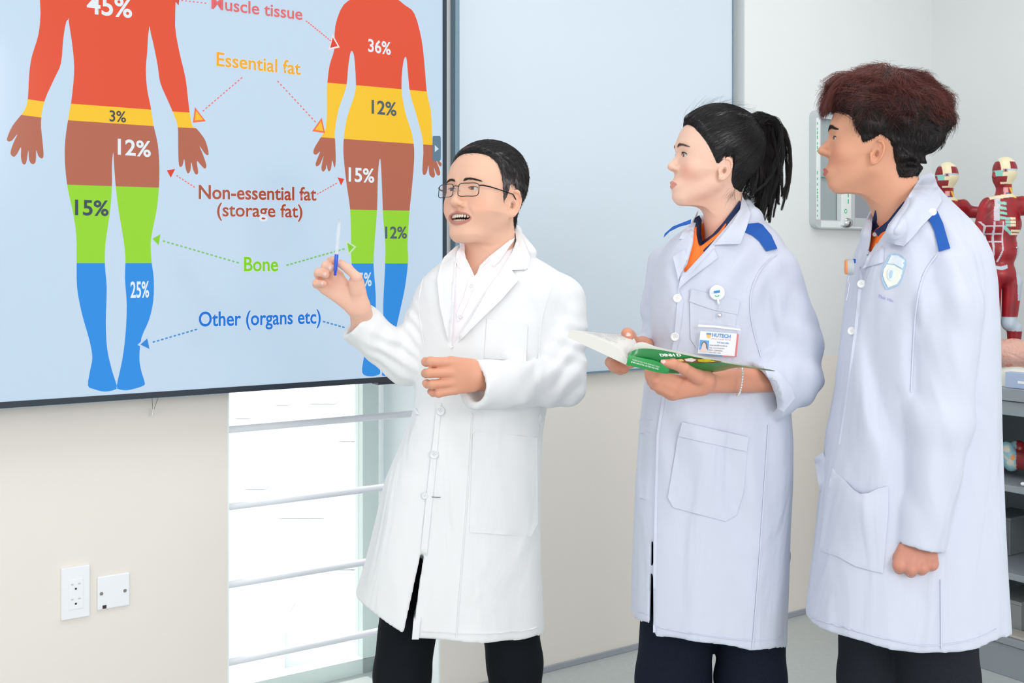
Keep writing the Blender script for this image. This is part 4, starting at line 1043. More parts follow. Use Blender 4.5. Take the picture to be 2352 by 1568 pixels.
# cuffs: cut square and hollowed for the hands
def cuff(g, c, d, r, deep, t=.0035):         # c centre of the opening, d outward direction
    c = np.array(c, float); d = np.array(d, float); d /= np.linalg.norm(d)
    def cut(X, Y, Z):
        a = (X-c[0])*d[0]+(Y-c[1])*d[1]+(Z-c[2])*d[2]; rr = np.sqrt(np.maximum((X-c[0])**2+(Y-c[1])**2+(Z-c[2])**2-a*a, 0)); return np.maximum(-a, rr-r*1.35)
    def bore(X, Y, Z):
        a = (X-c[0])*d[0]+(Y-c[1])*d[1]+(Z-c[2])*d[2]; rr = np.sqrt(np.maximum((X-c[0])**2+(Y-c[1])**2+(Z-c[2])**2-a*a, 0)); return np.maximum(rr-(r-t), np.maximum(-a-deep, a-.1))
    g.add(cut, c-.12, c+.12, .001, sub=True); g.add(bore, c-.12, c+.12, .001, sub=True)
dR = P(820, 737, 2.70)-e_R; cuff(arm, P(820, 737, 2.70), dR, .0485, .07, .010)
dL = P(1089, 883, 2.50)-e_L; cuff(arm, P(1090, 883, 2.50), dL, .0545, .045, .017)
g.D = smin(g.D, arm.D, .013).astype(np.float32)
# standing collar
for (a, b, ra, rb) in ((P(1182, 530, 2.80), P(1218, 580, 2.72), .012, .016), (P(1182, 530, 2.80), P(1120, 545, 2.85), .012, .012), (P(1120, 545, 2.85), P(1060, 575, 2.78), .012, .012)): g.cone(a, b, ra, rb, .02)
# the V of the coat, and the split front
px_cut(g, [(1040, 500), (1052, 580), (1047, 640), (1040, 760), (1037, 800), (1048, 780), (1100, 690), (1150, 620), (1188, 560), (1183, 528), (1140, 470)], 2.45, 2.83)
hem_cut(g, [(780, 1345), (806, 1374), (850, 1405), (923, 1452), (945, 1466), (1020, 1473), (1100, 1477), (1200, 1469), (1243, 1453), (1280, 1445)], meta)
shell(g, P(0, 1470, MY-.1).z, .012, .33)
px_cut(g, [(967, 1270), (942, 1385), (919, 1490), (946, 1492), (955, 1400), (965, 1325), (974, 1272)], 2.4, 2.74)
Vc, Fc = g.mesh(2)
coat = mesh_np('coat', Vc, Fc, M_coatw, man); coat['label'] = 'plain white knee-length coat with notched lapels'
bc = bvh_of(Vc, Fc)
# shirt under the coat
gs = Grid(P(930, 900, MY)-Vector((0, .25, 0)), P(1300, 500, MY)+Vector((0, .18, 0)), .004)
i = 0; gs.D[:] = tor(gs.X, gs.Y, gs.Z)+.010
gs.cone(P(1062, 580, 2.73), P(1100, 600, 2.66), .012, .014, .015); gs.cone(P(1180, 545, 2.79), P(1130, 610, 2.68), .012, .014, .015)
px_cut(gs, [(1048, 540), (1066, 572), (1072, 600), (1083, 630), (1090, 634), (1102, 618), (1122, 596), (1165, 558), (1180, 500), (1100, 470)], 2.45, 2.80)
Vs, Fs = gs.mesh(1); M_shirt = mat('pale_pink_shirt', (244, 238, 243), .7, bump=.2, bscale=900, bdist=.0003); shirt = mesh_np('shirt', Vs, Fs, M_shirt, man); bs = bvh_of(*[x for x in join_np([(Vs, Fs, Vs), (Vw, Fh, Vw)])[:2]])
patch('shirt_collar', bs, [(1063, 556), (1067, 560), (1068, 588), (1083, 618), (1090, 634), (1078, 638), (1052, 612), (1046, 598), (1050, 578)], M_shirt, man, .004, .003, 4, rel=14)
patch('shirt_collar', bs, [(1172, 550), (1181, 552), (1160, 578), (1128, 598), (1131, 612), (1124, 600), (1106, 622), (1093, 634), (1102, 610), (1120, 592), (1150, 572)], M_shirt, man, .006, .003, 4, rel=14)
patch('shirt_collar', bs, [(1122, 590), (1165, 556), (1184, 545), (1150, 596), (1134, 612), (1124, 596)], M_shirt, man, .007, .003, 4, rel=14)
patch('placket', bs, [(1078, 634), (1098, 634), (1080, 680), (1062, 720), (1052, 740), (1048, 720), (1066, 680)], M_shirt, man, .001, .0015, 6)
for p_ in ((1083, 656), (1058, 727)): button(bs, p_[0], p_[1], .0046, M_btng, man, .003)
# skin of the open neck
gn = Grid(P(1020, 760, MY)-Vector((0, .22, 0)), P(1230, 560, MY)+Vector((0, .15, 0)), .004); gn.D[:] = tor(gn.X, gn.Y, gn.Z)+.020
# lapels and collar, laid on the coat
patch('lapel', bc, [(1045, 590), (1012, 606), (1004, 640), (1010, 700), (1020, 745), (1033, 796), (1040, 790), (1046, 740), (1048, 690), (1052, 640), (1052, 612)], M_coatw, man, .006, .005, 5)
patch('lapel', bc, [(1188, 555), (1160, 610), (1120, 665), (1080, 735), (1033, 800), (1042, 796), (1100, 738), (1150, 690), (1191, 643), (1176, 620), (1208, 619), (1215, 600)], M_coatw, man, .006, .005, 5)
patch('collar', bc, [(1183, 524), (1192, 530), (1206, 560), (1218, 590), (1212, 617), (1176, 616), (1150, 622), (1176, 580), (1186, 552)], M_coatw, man, .008, .005, 5, rel=10)
patch('collar', bc, [(1046, 566), (1054, 562), (1051, 600), (1040, 606), (1012, 604), (1020, 590)], M_coatw, man, .007, .004, 5, rel=10)
seam(bc, [(1272, 640), (1252, 700), (1240, 760), (1238, 826)], 3.0, M_coatw, man); seam(bc, [(972, 640), (962, 690), (966, 740), (974, 790)], 2.6, M_coatw, man); seam(bc, [(1086, 930), (1076, 1100), (1062, 1280), (1048, 1462)], 2.4, M_coatw, man)
# pockets, front edge, buttons
patch('chest_pocket', bc, [(1118, 732), (1212, 745), (1208, 830), (1112, 822)], M_coatw, man, .0005, .0016, 8)
patch('front_edge', bc, [(1003, 925), (1014, 925), (1000, 1080), (984, 1240), (972, 1352), (962, 1468), (946, 1468), (956, 1352), (968, 1250), (984, 1100), (996, 1000)], M_coatw, man, .001, .003, 8)
patch('pocket', bc, [(1086, 1000), (1092, 990), (1234, 1005), (1234, 1030), (1236, 1200), (1220, 1232), (1078, 1222)], M_coatw, man, .0005, .0020, 9)
patch('pocket_flap', bc, [(948, 938), (954, 936), (964, 952), (955, 950)], M_coatw, man, .004, .004, 4)
for i, p_ in enumerate(((1013, 943), (998, 1043), (977, 1137))): button(bc, p_[0], p_[1], .0102 if i < 2 else .0080, M_btng, man, .004)
mb = MB(); q = [ray_px(bc, x, y)[0] for x, y in ((992, 1140), (1002, 1141), (1012, 1141))]
mb.tube([v+Vector((0, -.004, 0)) for v in q if v is not None], .0009, 6); mb.build('buttonhole', mat('buttonhole_thread', (60, 90, 90), .7), man)
patch('back_belt', bc, [(1240, 948), (1251, 968), (1241, 980), (1236, 965)], M_coatw, man, .002, .004, 4)
seam(bc, [(952, 1448), (1020, 1452), (1100, 1455), (1200, 1448), (1238, 1438)], 2.0, M_coatw, man, 'hem_stitch')
# trousers and shoes
gt = Grid(P(830, 1960, MY)-Vector((0, .28, 0)), P(1290, 1150, MY)+Vector((0, .25, 0)), .008)
gt.cone(P(960, 1260, MY+.02), P(925, 1550, MY+.01), .078, .069, 0); gt.cone(P(925, 1550, MY+.01), P(905, 1885, MY+.02), .069, .055, .02)
gt.cone(P(1150, 1260, MY), P(1182, 1520, MY), .08, .066, .0); gt.cone(P(1182, 1520, MY), P(1192, 1885, MY), .066, .055, .02); gt.ball(P(1060, 1220, MY+.01), (.17, .10, .09), .05)
fold(gt, P(940, 1520, MY), .2, (1, 0, .15), .08, .002, 3)
Vt, Ft = gt.mesh(1); mesh_np('trousers', Vt, Ft, M_blackp, man)
M_shoe = mat('black_shoe', (18, 18, 20), .35)
def shoe(x, y, ang, parent, m):
    gq = Grid((-.06, -.12, -.005), (.06, .20, .11), .005); gq.ball((0, .06, .025), (.046, .125, .045), 0); gq.ball((0, -.04, .045), (.038, .06, .055), .03); gq.D = np.maximum(gq.D, .0-gq.Z).astype(np.float32)
    v, f = gq.mesh(2); M = Matrix.Translation((x, y, .001)) @ Matrix.Rotation(ang, 4, 'Z'); return mesh_np('shoe', tf(M, v), f, m, parent)
shoe(P(905, 1900, MY+.02).x, MY-.0, math.pi-.6, man, M_shoe); shoe(P(1192, 1900, MY).x, MY-.02, math.pi-.1, man, M_shoe)
# pen
pe = empty('pen', P(779, 503, hy-.036), 'clear and blue ballpoint pen held upright in the raised hand', 'pen')
a, b = hp(341, 742, -.040), hp(388, 112, -.046); ax = (b-a).normalized(); L_ = (b-a).length
mb = MB(); mb.lathe(a, ax, [(.0030, -.001), (.0030, .012)], 16); autosmooth(mb.build('push_button', mat('pen_blue', (10, 62, 205), .25), pe))
mb = MB(); mb.lathe(a, ax, [(.0042, .010), (.0044, .012), (.0046, L_*.36), (.0040, L_*.37)], 16); autosmooth(mb.build('blue_grip', mat('pen_blue_clear', (40, 90, 215), .15, alpha=.85), pe))
mb = MB(); mb.lathe(a, ax, [(.0042, L_*.37), (.0046, L_*.40), (.0046, L_*.86), (.0032, L_*.95), (.0014, L_*.985)], 16); autosmooth(mb.build('clear_barrel', mat('pen_clear', (235, 242, 250), .05, alpha=.45), pe))
mb = MB(); mb.lathe(a, ax, [(.0013, L_*.3), (.0013, L_*.93)], 10); autosmooth(mb.build('refill', mat('pen_refill', (225, 225, 235), .2), pe))
mb = MB(); mb.lathe(a, ax, [(.0020, L_*.93), (.0007, L_*.998)], 10); autosmooth(mb.build('tip', mat('pen_tip', (200, 160, 110), .3, metal=.7), pe))
# ================================================================== the student with the ponytail
GY = 2.45
girl = empty('person', (P(1640, 600, GY).x, GY, 0), 'person with a black ponytail reading an open green book, wearing a pale lab coat', 'person')
Mg = HM(head_matrix(1634, 371, GY, 84, 9, 0, (.96, .90, .97)), .87)
M_skin2 = M_skin; gbase = lin(240, 198, 176)
ng = itf(Mg, P(1672, 600, GY+.02))
Vg, Fg = build_head(neck=ng, neck_r=(.046, .052), jaw=.93, chin=.85, nose=.95, lips=.88, lidopen=.0046, earz=-.024, bridge=-.004, cheekw=1.02, lipz=-.007, lipy=.0015, ears=.9, nz=.009, zyg=.94, chy=-.004)
cg = skin_colors(Vg, gbase, lin(216, 148, 136), blush=.5, lipz=-.007)
Vgw = tf(Mg, Vg)
gs_L = P(1770, 618, 2.40); ge_L = P(1815, 865, 2.42)
gb = Grid((.22, 2.1, .02), (.72, 2.75, 1.36), .012)
gb.ball(P(1655, 760, GY), (.13, .09, .24), 0); gb.ball(P(1640, 1080, GY), (.12, .09, .2), .08); gb.cone(P(1672, 590, GY+.02), P(1665, 700, GY), .045, .08, .05)
gb.cone(P(1575, 1260, GY), P(1550, 1850, GY), .055, .035, .04); gb.cone(P(1715, 1260, GY), P(1722, 1850, GY), .055, .035, .04)
gb.cone(gs_L, ge_L, .042, .034, .03); gb.cone(ge_L, P(1785, 880, 2.37), .032, .022, .02)
gb.cone(P(1530, 600, 2.56), P(1522, 770, 2.58), .034, .028, .03); gb.cone(P(1522, 770, 2.58), P(1506, 790, 2.48), .025, .018, .01)
Vb, Fb = gb.mesh(1); cb = np.tile(gbase, (len(Vb), 1))
def q3(x, y, Y=2.24): return P(1370+x/4.8, 740+y/4.8, Y)
hcol = lin(214, 150, 124)
fG = [[(q3(890, 640, 2.225), .0118), (q3(690, 575, 2.215), .0098), (q3(585, 545, 2.235), .0088), (q3(600, 540, 2.262), .0078)],
      [(q3(850, 715, 2.222), .0115), (q3(660, 640, 2.212), .0098), (q3(590, 600, 2.232), .0088), (q3(620, 590, 2.262), .0078)],
      [(q3(820, 775, 2.224), .0110), (q3(670, 700, 2.216), .0092), (q3(605, 655, 2.236), .0082), (q3(640, 640, 2.262), .0072)],
      [(q3(810, 800, 2.236), .0100), (q3(700, 745, 2.232), .0084), (q3(630, 700, 2.248), .0074), (q3(660, 690, 2.268), .0066)],
      [(q3(1110, 600, 2.222), .0140), (q3(960, 505, 2.200), .0112), (q3(840, 455, 2.186), .0098), (q3(735, 452, 2.180), .0088)]]
pG = [(q3(1160, 650, 2.245), q3(900, 660, 2.230), .0215, .0135, (FD, 1.45)), (q3(1160, 660, 2.245), q3(880, 725, 2.226), .0215, .0135, (FD, 1.45)), (q3(1160, 680, 2.245), q3(850, 790, 2.230), .0205, .0125, (FD, 1.45)),
      (q3(1140, 690, 2.25), q3(840, 805, 2.242), .0190, .0110, (FD, 1.4)), (q3(1200, 640, 2.24), q3(1100, 590, 2.225), .019, .0145)]
VGl, FGl = hand((P(1800, 868, 2.355), q3(1150, 665, 2.250), .0290, .0215, (FD, 1.15)), fG, pG); cGl = hand_colors(VGl, fG, hcol)
# the far hand at the back of the book
def q4(x, y, Y=2.36): return P(1370+x/4.8, 740+y/4.8, Y)
fH = [[(q4(400, 215, 2.36), .0135), (q4(365, 150, 2.345), .0125), (q4(340, 125, 2.335), .0115), (q4(352, 165, 2.322), .0100)],
      [(q4(330, 360, 2.37), .0115), (q4(180, 410, 2.35), .0105), (q4(150, 440, 2.335), .0100), (q4(190, 455, 2.31), .0090)],
      [(q4(350, 400, 2.37), .0115), (q4(225, 470, 2.352), .0105), (q4(190, 495, 2.335), .0098), (q4(250, 505, 2.31), .0090)],
      [(q4(370, 440, 2.37), .0110), (q4(280, 505, 2.355), .0100), (q4(260, 525, 2.335), .0095), (q4(310, 520, 2.31), .0085)]]
pH = [(q4(500, 260, 2.40), q4(330, 350, 2.375), .018, .016, (FD, 1.3)), (q4(500, 280, 2.40), q4(370, 430, 2.375), .018, .015, (FD, 1.3)), (q4(500, 250, 2.40), q4(410, 225, 2.365), .016, .014)]
VGr, FGr = hand((P(1515, 796, 2.50), q4(520, 265, 2.405), .0190, .0180), fH, pH)
nails(fH, (0,), girl, M_nail); nails(fG, (4,), girl, M_nail, dirx=(-.7, -.6, .3)); cGr = hand_colors(VGr, fH, hcol)
Va, Fa, Ca = join_np([(Vgw, Fg, cg), (Vb, Fb, cb), (VGl, FGl, cGl), (VGr, FGr, cGr)])
mesh_np('body', Va, Fa, M_skin, girl, col=Ca)
bvh_g = bvh_of(Vg, Fg); M_lash = mat('eyelash', (20, 14, 14), .6); M_browg = mat('eyebrow_brown', (120, 94, 82), .8)
for sd in (1, -1):
    eye_mesh('eye', Mg, sd, (.1 if sd < 0 else .0, 1, -.10), girl, iris=(.05, .035, .03)); brow(Mg, sd, bvh_g, None, girl, M_browg, n=300, thick=.9, z0=.0185, arch=.0030, seed=8+sd); lash(Mg, bvh_g, sd, .0046, girl, M_lash, .0005, .003, .6)
# studs in the near ear
M_stud = mat('silver_stud', (225, 225, 228), .15, metal=1)
u_, v_, t_ = ear_frame(); t_l = np.array((-t_[0], t_[1], t_[2])); u_l = np.array((-u_[0], u_[1], u_[2])); v_l = np.array((-v_[0], v_[1], v_[2])); e_l = np.array((-.0770, -.014, -.024))
for (a, b, c, r) in ((-.008, -.022, .007, .0013), (-.001, -.0205, .007, .0013), (.0075, -.016, .006, .0013), (.0145, .006, .007, .0016), (.0135, .015, .007, .0014)):
    mb = MB(); mb.ball(tuple(tf(Mg, np.array([e_l+u_l*a+v_l*b+t_l*c]))[0]), r, 10, 8); mb.build('ear_stud', M_stud, girl, smooth=True)
def girl_mask(V):
    ax, y, z = np.abs(V[:, 0]), V[:, 1], V[:, 2]
    f = np.interp(y, [-.11, -.07, -.05, -.040, -.034, -.026, -.008, .002, .008, .033, .071, .088, .1], [-.062, -.075, -.070, -.055, -.020, .002, .000, -.020, -.022, .016, .060, .080, .082])
    return z-f
ghc = (.011, .009, .010)
tie = itf(Mg, P(1722, 290, GY+.0))
tie_c = np.array((0, tie[1], tie[2]))
ghair, G2, GN2, GFk, gdk = hair_cap(Mg, Vg, Fg, girl_mask, lambda v: .004+.011*np.clip((v[:, 2]-.0)/.09, 0, 1)+.004*np.clip((-v[:, 1]-.04)/.05, 0, 1), 'hair', girl, ghc, edge=.03)
def gdir(p): d = tie_c-p; d = d/(np.linalg.norm(d, axis=1)[:, None]+1e-6); d[:, 2] += .18*np.clip(p[:, 1]/.08, -1, 1); return d
A1, c1 = comb_strands(G2, GN2, GFk, gdk > .0, 5200, lambda p: .030+.030*np.clip(np.linalg.norm(tie_c-p, axis=1)/.12, 0, 1), 7, gdir, .0016, 15, .09, .0004, ghc)
A2, c2 = comb_strands(G2, GN2, GFk, (gdk > -.001) & (gdk < .006), 900, .022, 5, gdir, .001, 16, .25, .0003, ghc)
A3, c3 = comb_strands(G2, GN2, GFk, (G2[:, 2] > .085), 120, .05, 8, gdir, .010, 17, .35, .0002, ghc, stand=.35)
for (A_, c_, r_) in ((A1, c1, .00045), (A2, c2, .0003), (A3, c3, .00022)):
    Vt, Ft, Ct = tubes(A_, r_, .3, cols=c_); o = mesh_np('hair_strands', tf(Mg, Vt), Ft, M_hairb, ghair, col=Ct); o['kind'] = 'stuff'
# loose wisps below the ear
rs = np.random.RandomState(4)
def world_strands(n, p0, spread0, ctrl, K, seed, r, col, parent, name='hair_strands', m=None, cv=.35, taper=.25, clumps=0):
    rs = np.random.RandomState(seed); t = np.linspace(0, 1, K)[None, :, None]; ci = rs.randint(0, max(1, clumps), n)
    def nz(tight): return rs.normal(size=(n, 3)) if not clumps else np.clip(rs.normal(size=(clumps, 3)), -1.4, 1.4)[ci]+tight*np.clip(rs.normal(size=(n, 3)), -1.8, 1.8)
    C0 = [np.array(c[0])+nz(.45-.14*i)*np.array(c[1]) for i, c in enumerate(ctrl)]
    P0 = np.array(p0)+nz(.6)*np.array(spread0); B = [P0]+C0; m_ = len(B)-1; path = 0
    for i, b in enumerate(B): path = path+math.comb(m_, i)*t**i*(1-t)**(m_-i)*b[:, None, :]
    path = path+.0012*np.sin(t*9+rs.rand(n, 1, 1)*6.28)*rs.normal(size=(n, 1, 3))*t
    cols = np.clip(np.array(col)*(1+cv*rs.normal(size=(n, 1))), .002, 1); Vt, Ft, Ct = tubes(path, r, taper, cols=cols)
    o = mesh_np(name, Vt, Ft, m or M_hairb, parent, col=Ct); return o
w = lambda x, y, dy=0: tuple(P(x, y, GY+dy))
tail = world_strands(2600, w(1726, 302, .005), (.006, .014, .012), [(w(1750, 240, .005), (.006, .022, .007)), (w(1812, 262, .0), (.014, .026, .010)), (w(1793, 400, .0), (.022, .026, .02)), (w(1760, 478, .0), (.024, .022, .022))], 14, 31, .0006, ghc, girl, 'ponytail', clumps=42)
t2 = world_strands(1000, w(1718, 330, .0), (.009, .016, .018), [(w(1735, 300, 0), (.010, .02, .012)), (w(1758, 370, .0), (.014, .022, .02)), (w(1735, 458, .0), (.020, .02, .022))], 12, 32, .0007, ghc, tail, clumps=26); t2['kind'] = 'stuff'
t3 = world_strands(260, w(1765, 285, .0), (.008, .016, .006), [(w(1824, 295, 0), (.002, .008, .004)), (w(1826, 390, .0), (.002, .008, .006)), (w(1800, 450, .0), (.003, .006, .006))], 12, 33, .0006, (.03, .022, .02), tail, clumps=8); t3['kind'] = 'stuff'
gt_ = Grid(P(1690, 470, GY)-Vector((0, .07, 0)), P(1840, 230, GY)+Vector((0, .08, 0)), .004)
gt_.cone(P(1720, 308, GY), P(1752, 296, GY), .016, .013, 0); gt_.cone(P(1752, 296, GY), P(1768, 350, GY), .013, .016, .03); gt_.cone(P(1768, 350, GY), P(1756, 410, GY), .016, .008, .02); gt_.cone(P(1720, 315, GY), P(1730, 400, GY), .018, .010, .03)
v, f = gt_.mesh(2); N_ = vnormals(v, f); v = v+N_*(.004*wave(v[:, 0]*1.3, v[:, 1]*1.3, v[:, 2]*.15, 5, 500))[:, None]; mesh_np('ponytail_core', v, f, mat('black_hair_inner', vcol=True, rough=.8, spec=.15), tail, col=np.tile(np.array(ghc)*.8, (len(v), 1)))
ws = world_strands(45, w(1694, 400, -.02), (.005, .004, .010), [(w(1688, 430, -.03), (.006, .004, .004)), (w(1676, 462, -.05), (.008, .004, .010))], 7, 34, .00022, (.04, .03, .03), ghair); ws['kind'] = 'stuff'

# coat
rows = [(468, 1660, 1722, .050, .03), (490, 1640, 1738, .062, .02), (515, 1595, 1762, .085, .01), (540, 1550, 1785, .10), (565, 1528, 1800, .115), (600, 1512, 1806, .125), (650, 1500, 1802, .130), (700, 1494, 1797, .132), (800, 1493, 1800, .132), (900, 1480, 1808, .132), (1000, 1470, 1815, .136), (1100, 1463, 1812, .140), (1200, 1460, 1806, .144), (1300, 1456, 1803, .148), (1400, 1453, 1800, .150), (1510, 1450, 1799, .152)]
gtor, gmeta = stack_fn(rows, GY, 2.6)
g = Grid(P(1425, 1530, GY)-Vector((0, .30, 0)), P(1920, 420, GY)+Vector((0, .26, 0)), .0045)
g.D[:] = gtor(g.X, g.Y, g.Z)
dz = np.clip((1.05-g.Z)/.5, 0, 1); g.D += (.0035*dz*np.sin(2*np.pi*(g.X+.06*g.Z)/.115+1.2*wave(g.X, g.Y, g.Z, 7, 6))).astype(np.float32)
arm = Grid(g.lo, g.lo+g.h*(g.n-1), g.h); arm.n = g.n; arm.D = np.full(g.D.shape, 1, np.float32)
arm.cone(P(1768, 625, 2.395), P(1806, 780, 2.40), .062, .072, 0); arm.cone(P(1806, 780, 2.40), P(1812, 862, 2.40), .072, .070, .02); arm.cone(P(1812, 862, 2.36), P(1724, 906, 2.32), .068, .064, .02); arm.cone(P(1778, 880, 2.345), P(1724, 906, 2.32), .070, .068, .003)
arm.cone(P(1528, 605, 2.54), P(1512, 700, 2.57), .040, .036, 0); arm.cone(P(1512, 700, 2.57), P(1512, 775, 2.58), .036, .038, .02); arm.cone(P(1512, 775, 2.58), P(1492, 790, 2.46), .036, .030, .02)
fold(arm, P(1830, 790, 2.36), .08, (.5, 0, 1), .06, .0035, 3); fold(arm, P(1850, 880, 2.38), .05, (.7, 0, .7), .045, .0032, 5); fold(arm, P(1770, 700, 2.33), .09, (1, 0, .15), .075, .004, 9); fold(arm, P(1500, 730, 2.55), .05, (.2, 0, 1), .05, .003, 19)
cuff(arm, P(1744, 896, 2.33), Vector((-.81, -.38, -.43)), .0660, .06, .014)
g.D = smin(g.D, arm.D, .007).astype(np.float32)
fold(g, P(1650, 1000, 2.31), .16, (1, 0, .2), .085, .0035, 21); fold(g, P(1700, 620, 2.32), .09, (1, 0, -.5), .06, .003, 23); fold(g, P(1560, 700, 2.33), .10, (1, 0, .1), .08, .0025, 24)
# standing collar round the neck
g.cone(P(1705, 462, 2.47), P(1728, 500, 2.40), .014, .018, .02); g.cone(P(1705, 462, 2.47), P(1690, 475, 2.53), .014, .014, .02); g.cone(P(1728, 500, 2.40), P(1690, 545, 2.345), .018, .014, .02); g.cone(P(1610, 505, 2.55), P(1595, 540, 2.44), .012, .012, .02)
px_cut(g, [(1608, 470), (1597, 500), (1592, 560), (1578, 610), (1566, 622), (1574, 626), (1625, 570), (1668, 520), (1700, 478), (1703, 455), (1650, 430)], 2.2, 2.53)
hem_cut(g, [(1440, 1416), (1453, 1418), (1496, 1426), (1502, 1456), (1600, 1474), (1720, 1492), (1796, 1483), (1830, 1475)], gmeta)
shell(g, P(0, 1480, GY-.1).z, .012, .3)
px_cut(g, [(1496, 1240), (1493, 1480), (1501, 1480), (1500, 1240)], 2.2, 2.44)
Vc, Fc = g.mesh(2); o = mesh_np('coat', Vc, Fc, M_coatb, girl); o['label'] = 'pale bluish white lab coat with blue shoulder tabs and rolled cuffs'
bg_ = bvh_of(Vc, Fc)
# polo shirt beneath: orange with a navy collar
gs = Grid(P(1520, 720, GY)-Vector((0, .22, 0)), P(1760, 460, GY)+Vector((0, .14, 0)), .004); gs.D[:] = gtor(gs.X, gs.Y, gs.Z)+.011
px_cut(gs, [(1600, 470), (1600, 540), (1606, 568), (1622, 556), (1650, 534), (1690, 480), (1650, 440)], 2.2, 2.5)
M_org = mat('orange_polo', (255, 122, 40), .75); M_navy = mat('navy_collar', (20, 38, 84), .75)
v, f = gs.mesh(1); mesh_np('polo_shirt', v, f, M_org, girl); bs = bvh_of(*join_np([(v, f, v), (Vgw, Fg, Vgw)])[:2])
patch('polo_collar', bs, [(1596, 500), (1606, 494), (1612, 505), (1610, 535), (1614, 556), (1606, 572), (1592, 566), (1582, 572), (1577, 590), (1574, 576), (1584, 545)], M_navy, girl, .004, .003, 4, rel=12)
patch('polo_collar', bs, [(1606, 556), (1614, 554), (1636, 538), (1658, 514), (1682, 484), (1699, 460), (1706, 472), (1690, 508), (1652, 556), (1622, 582), (1606, 568)], M_navy, girl, .005, .003, 4, rel=12)
# lapels, collar, tabs, pockets
patch('lapel', bg_, [(1592, 570), (1572, 573), (1556, 582), (1546, 590), (1555, 630), (1558, 646), (1562, 632), (1572, 610), (1582, 588)], M_coatb, girl, .003, .004, 5, rel=6)
patch('lapel', bg_, [(1628, 566), (1640, 560), (1644, 562), (1641, 572), (1649, 592), (1620, 614), (1585, 640), (1558, 664), (1562, 640), (1580, 612)], M_coatb, girl, .003, .004, 5, rel=6)
patch('collar', bg_, [(1705, 450), (1716, 470), (1724, 490), (1716, 520), (1700, 560), (1640, 562), (1655, 545), (1684, 510), (1700, 480)], M_coatb, girl, .006, .005, 5, rel=10)
patch('collar', bg_, [(1604, 482), (1600, 505), (1592, 540), (1584, 552), (1560, 548), (1567, 535), (1590, 508)], M_coatb, girl, .005, .004, 5, rel=10)
M_tab = mat('blue_shoulder_tab', (6, 84, 172), .7)
patch('shoulder_tab', bg_, [(1708, 532), (1714, 514), (1742, 511), (1752, 516), (1772, 540), (1786, 571), (1760, 577), (1745, 555), (1728, 540)], M_tab, girl, .003, .003, 5, rel=4)
patch('shoulder_tab', bg_, [(1588, 503), (1586, 514), (1560, 521), (1538, 532), (1524, 546), (1527, 536), (1545, 520)], M_tab, girl, .003, .003, 5, rel=4)
patch('breast_pocket', bg_, [(1584, 664), (1695, 688), (1690, 720), (1686, 812), (1600, 800), (1586, 778)], M_coatb, girl, .0006, .0016, 7)
patch('pocket_band', bg_, [(1588, 664), (1700, 690), (1694, 722), (1640, 712), (1583, 692)], M_coatb, girl, .0024, .0016, 7)
patch('pocket', bg_, [(1567, 972), (1716, 1006), (1716, 1038), (1708, 1130), (1692, 1182), (1666, 1197), (1546, 1165), (1534, 1142), (1556, 1010)], M_coatb, girl, .0006, .0020, 9)
patch('pocket_band', bg_, [(1567, 969), (1720, 1004), (1715, 1037), (1558, 1002)], M_coatb, girl, .0030, .0018, 8)
patch('pocket', bg_, [(1470, 995), (1500, 995), (1497, 1137), (1490, 1149), (1468, 1142), (1463, 1080)], M_coatb, girl, .0006, .0020, 7)
patch('pocket_band', bg_, [(1468, 964), (1501, 965), (1500, 995), (1470, 994)], M_coatb, girl, .0030, .0018, 7)
patch('front_edge', bg_, [(1558, 664), (1570, 690), (1560, 780), (1530, 900), (1514, 1000), (1510, 1150), (1508, 1300), (1506, 1452), (1500, 1452), (1501, 1300), (1504, 1150), (1508, 1000), (1524, 890), (1548, 780), (1555, 700)], M_coatb, girl, .001, .0022, 8)
patch('side_seam', bg_, [(1764, 975), (1767, 975), (1745, 1300), (1730, 1490), (1727, 1490), (1742, 1300)], M_coatb, girl, .0008, .0018, 8)
for p_ in ((1556, 685), (1551, 773)): button(bg_, p_[0], p_[1], .0088, M_btn, girl, .004)
# rolled cuff of the near sleeve
patch('rolled_cuff', bg_, [(1753, 840), (1778, 844), (1800, 866), (1822, 896), (1826, 914), (1800, 946), (1786, 938), (1782, 910), (1768, 875)], M_coatb, girl, .002, .005, 5, rel=3)
seam(bg_, [(1784, 582), (1748, 618), (1727, 665), (1724, 715), (1734, 770), (1750, 822)], 3.4, M_coatb, girl); seam(bg_, [(1462, 1405), (1480, 1408), (1498, 1412)], 2, M_coatb, girl, 'hem_stitch'); seam(bg_, [(1503, 1438), (1600, 1456), (1720, 1470), (1796, 1464)], 2.0, M_coatb, girl, 'hem_stitch')
# jeans
gt = Grid(P(1440, 1960, GY)-Vector((0, .25, 0)), P(1830, 1200, GY)+Vector((0, .25, 0)), .008)
gt.cone(P(1570, 1280, GY), P(1545, 1560, GY), .085, .078, 0); gt.cone(P(1545, 1560, GY), P(1545, 2010, GY), .078, .078, .02); gt.cone(P(1720, 1280, GY), P(1726, 1560, GY-.02), .078, .072, .0); gt.cone(P(1726, 1560, GY-.02), P(1722, 2010, GY-.02), .072, .078, .02); gt.ball(P(1640, 1260, GY), (.15, .10, .09), .05)
gt.D = np.maximum(gt.D, (.03-gt.Z)).astype(np.float32)
Vt, Ft = gt.mesh(1); M_jean = mat('dark_denim', (18, 26, 44), .85, var=.35, vscale=300, spec=.2); mesh_np('jeans', Vt, Ft, M_jean, girl)
shoe(P(1545, 1990, GY).x, GY-.03, math.pi-.9, girl, mat('white_shoe', (225, 225, 225), .5)); shoe(P(1722, 1990, GY).x, GY-.03, math.pi-.9, girl, MATS['white_shoe'])

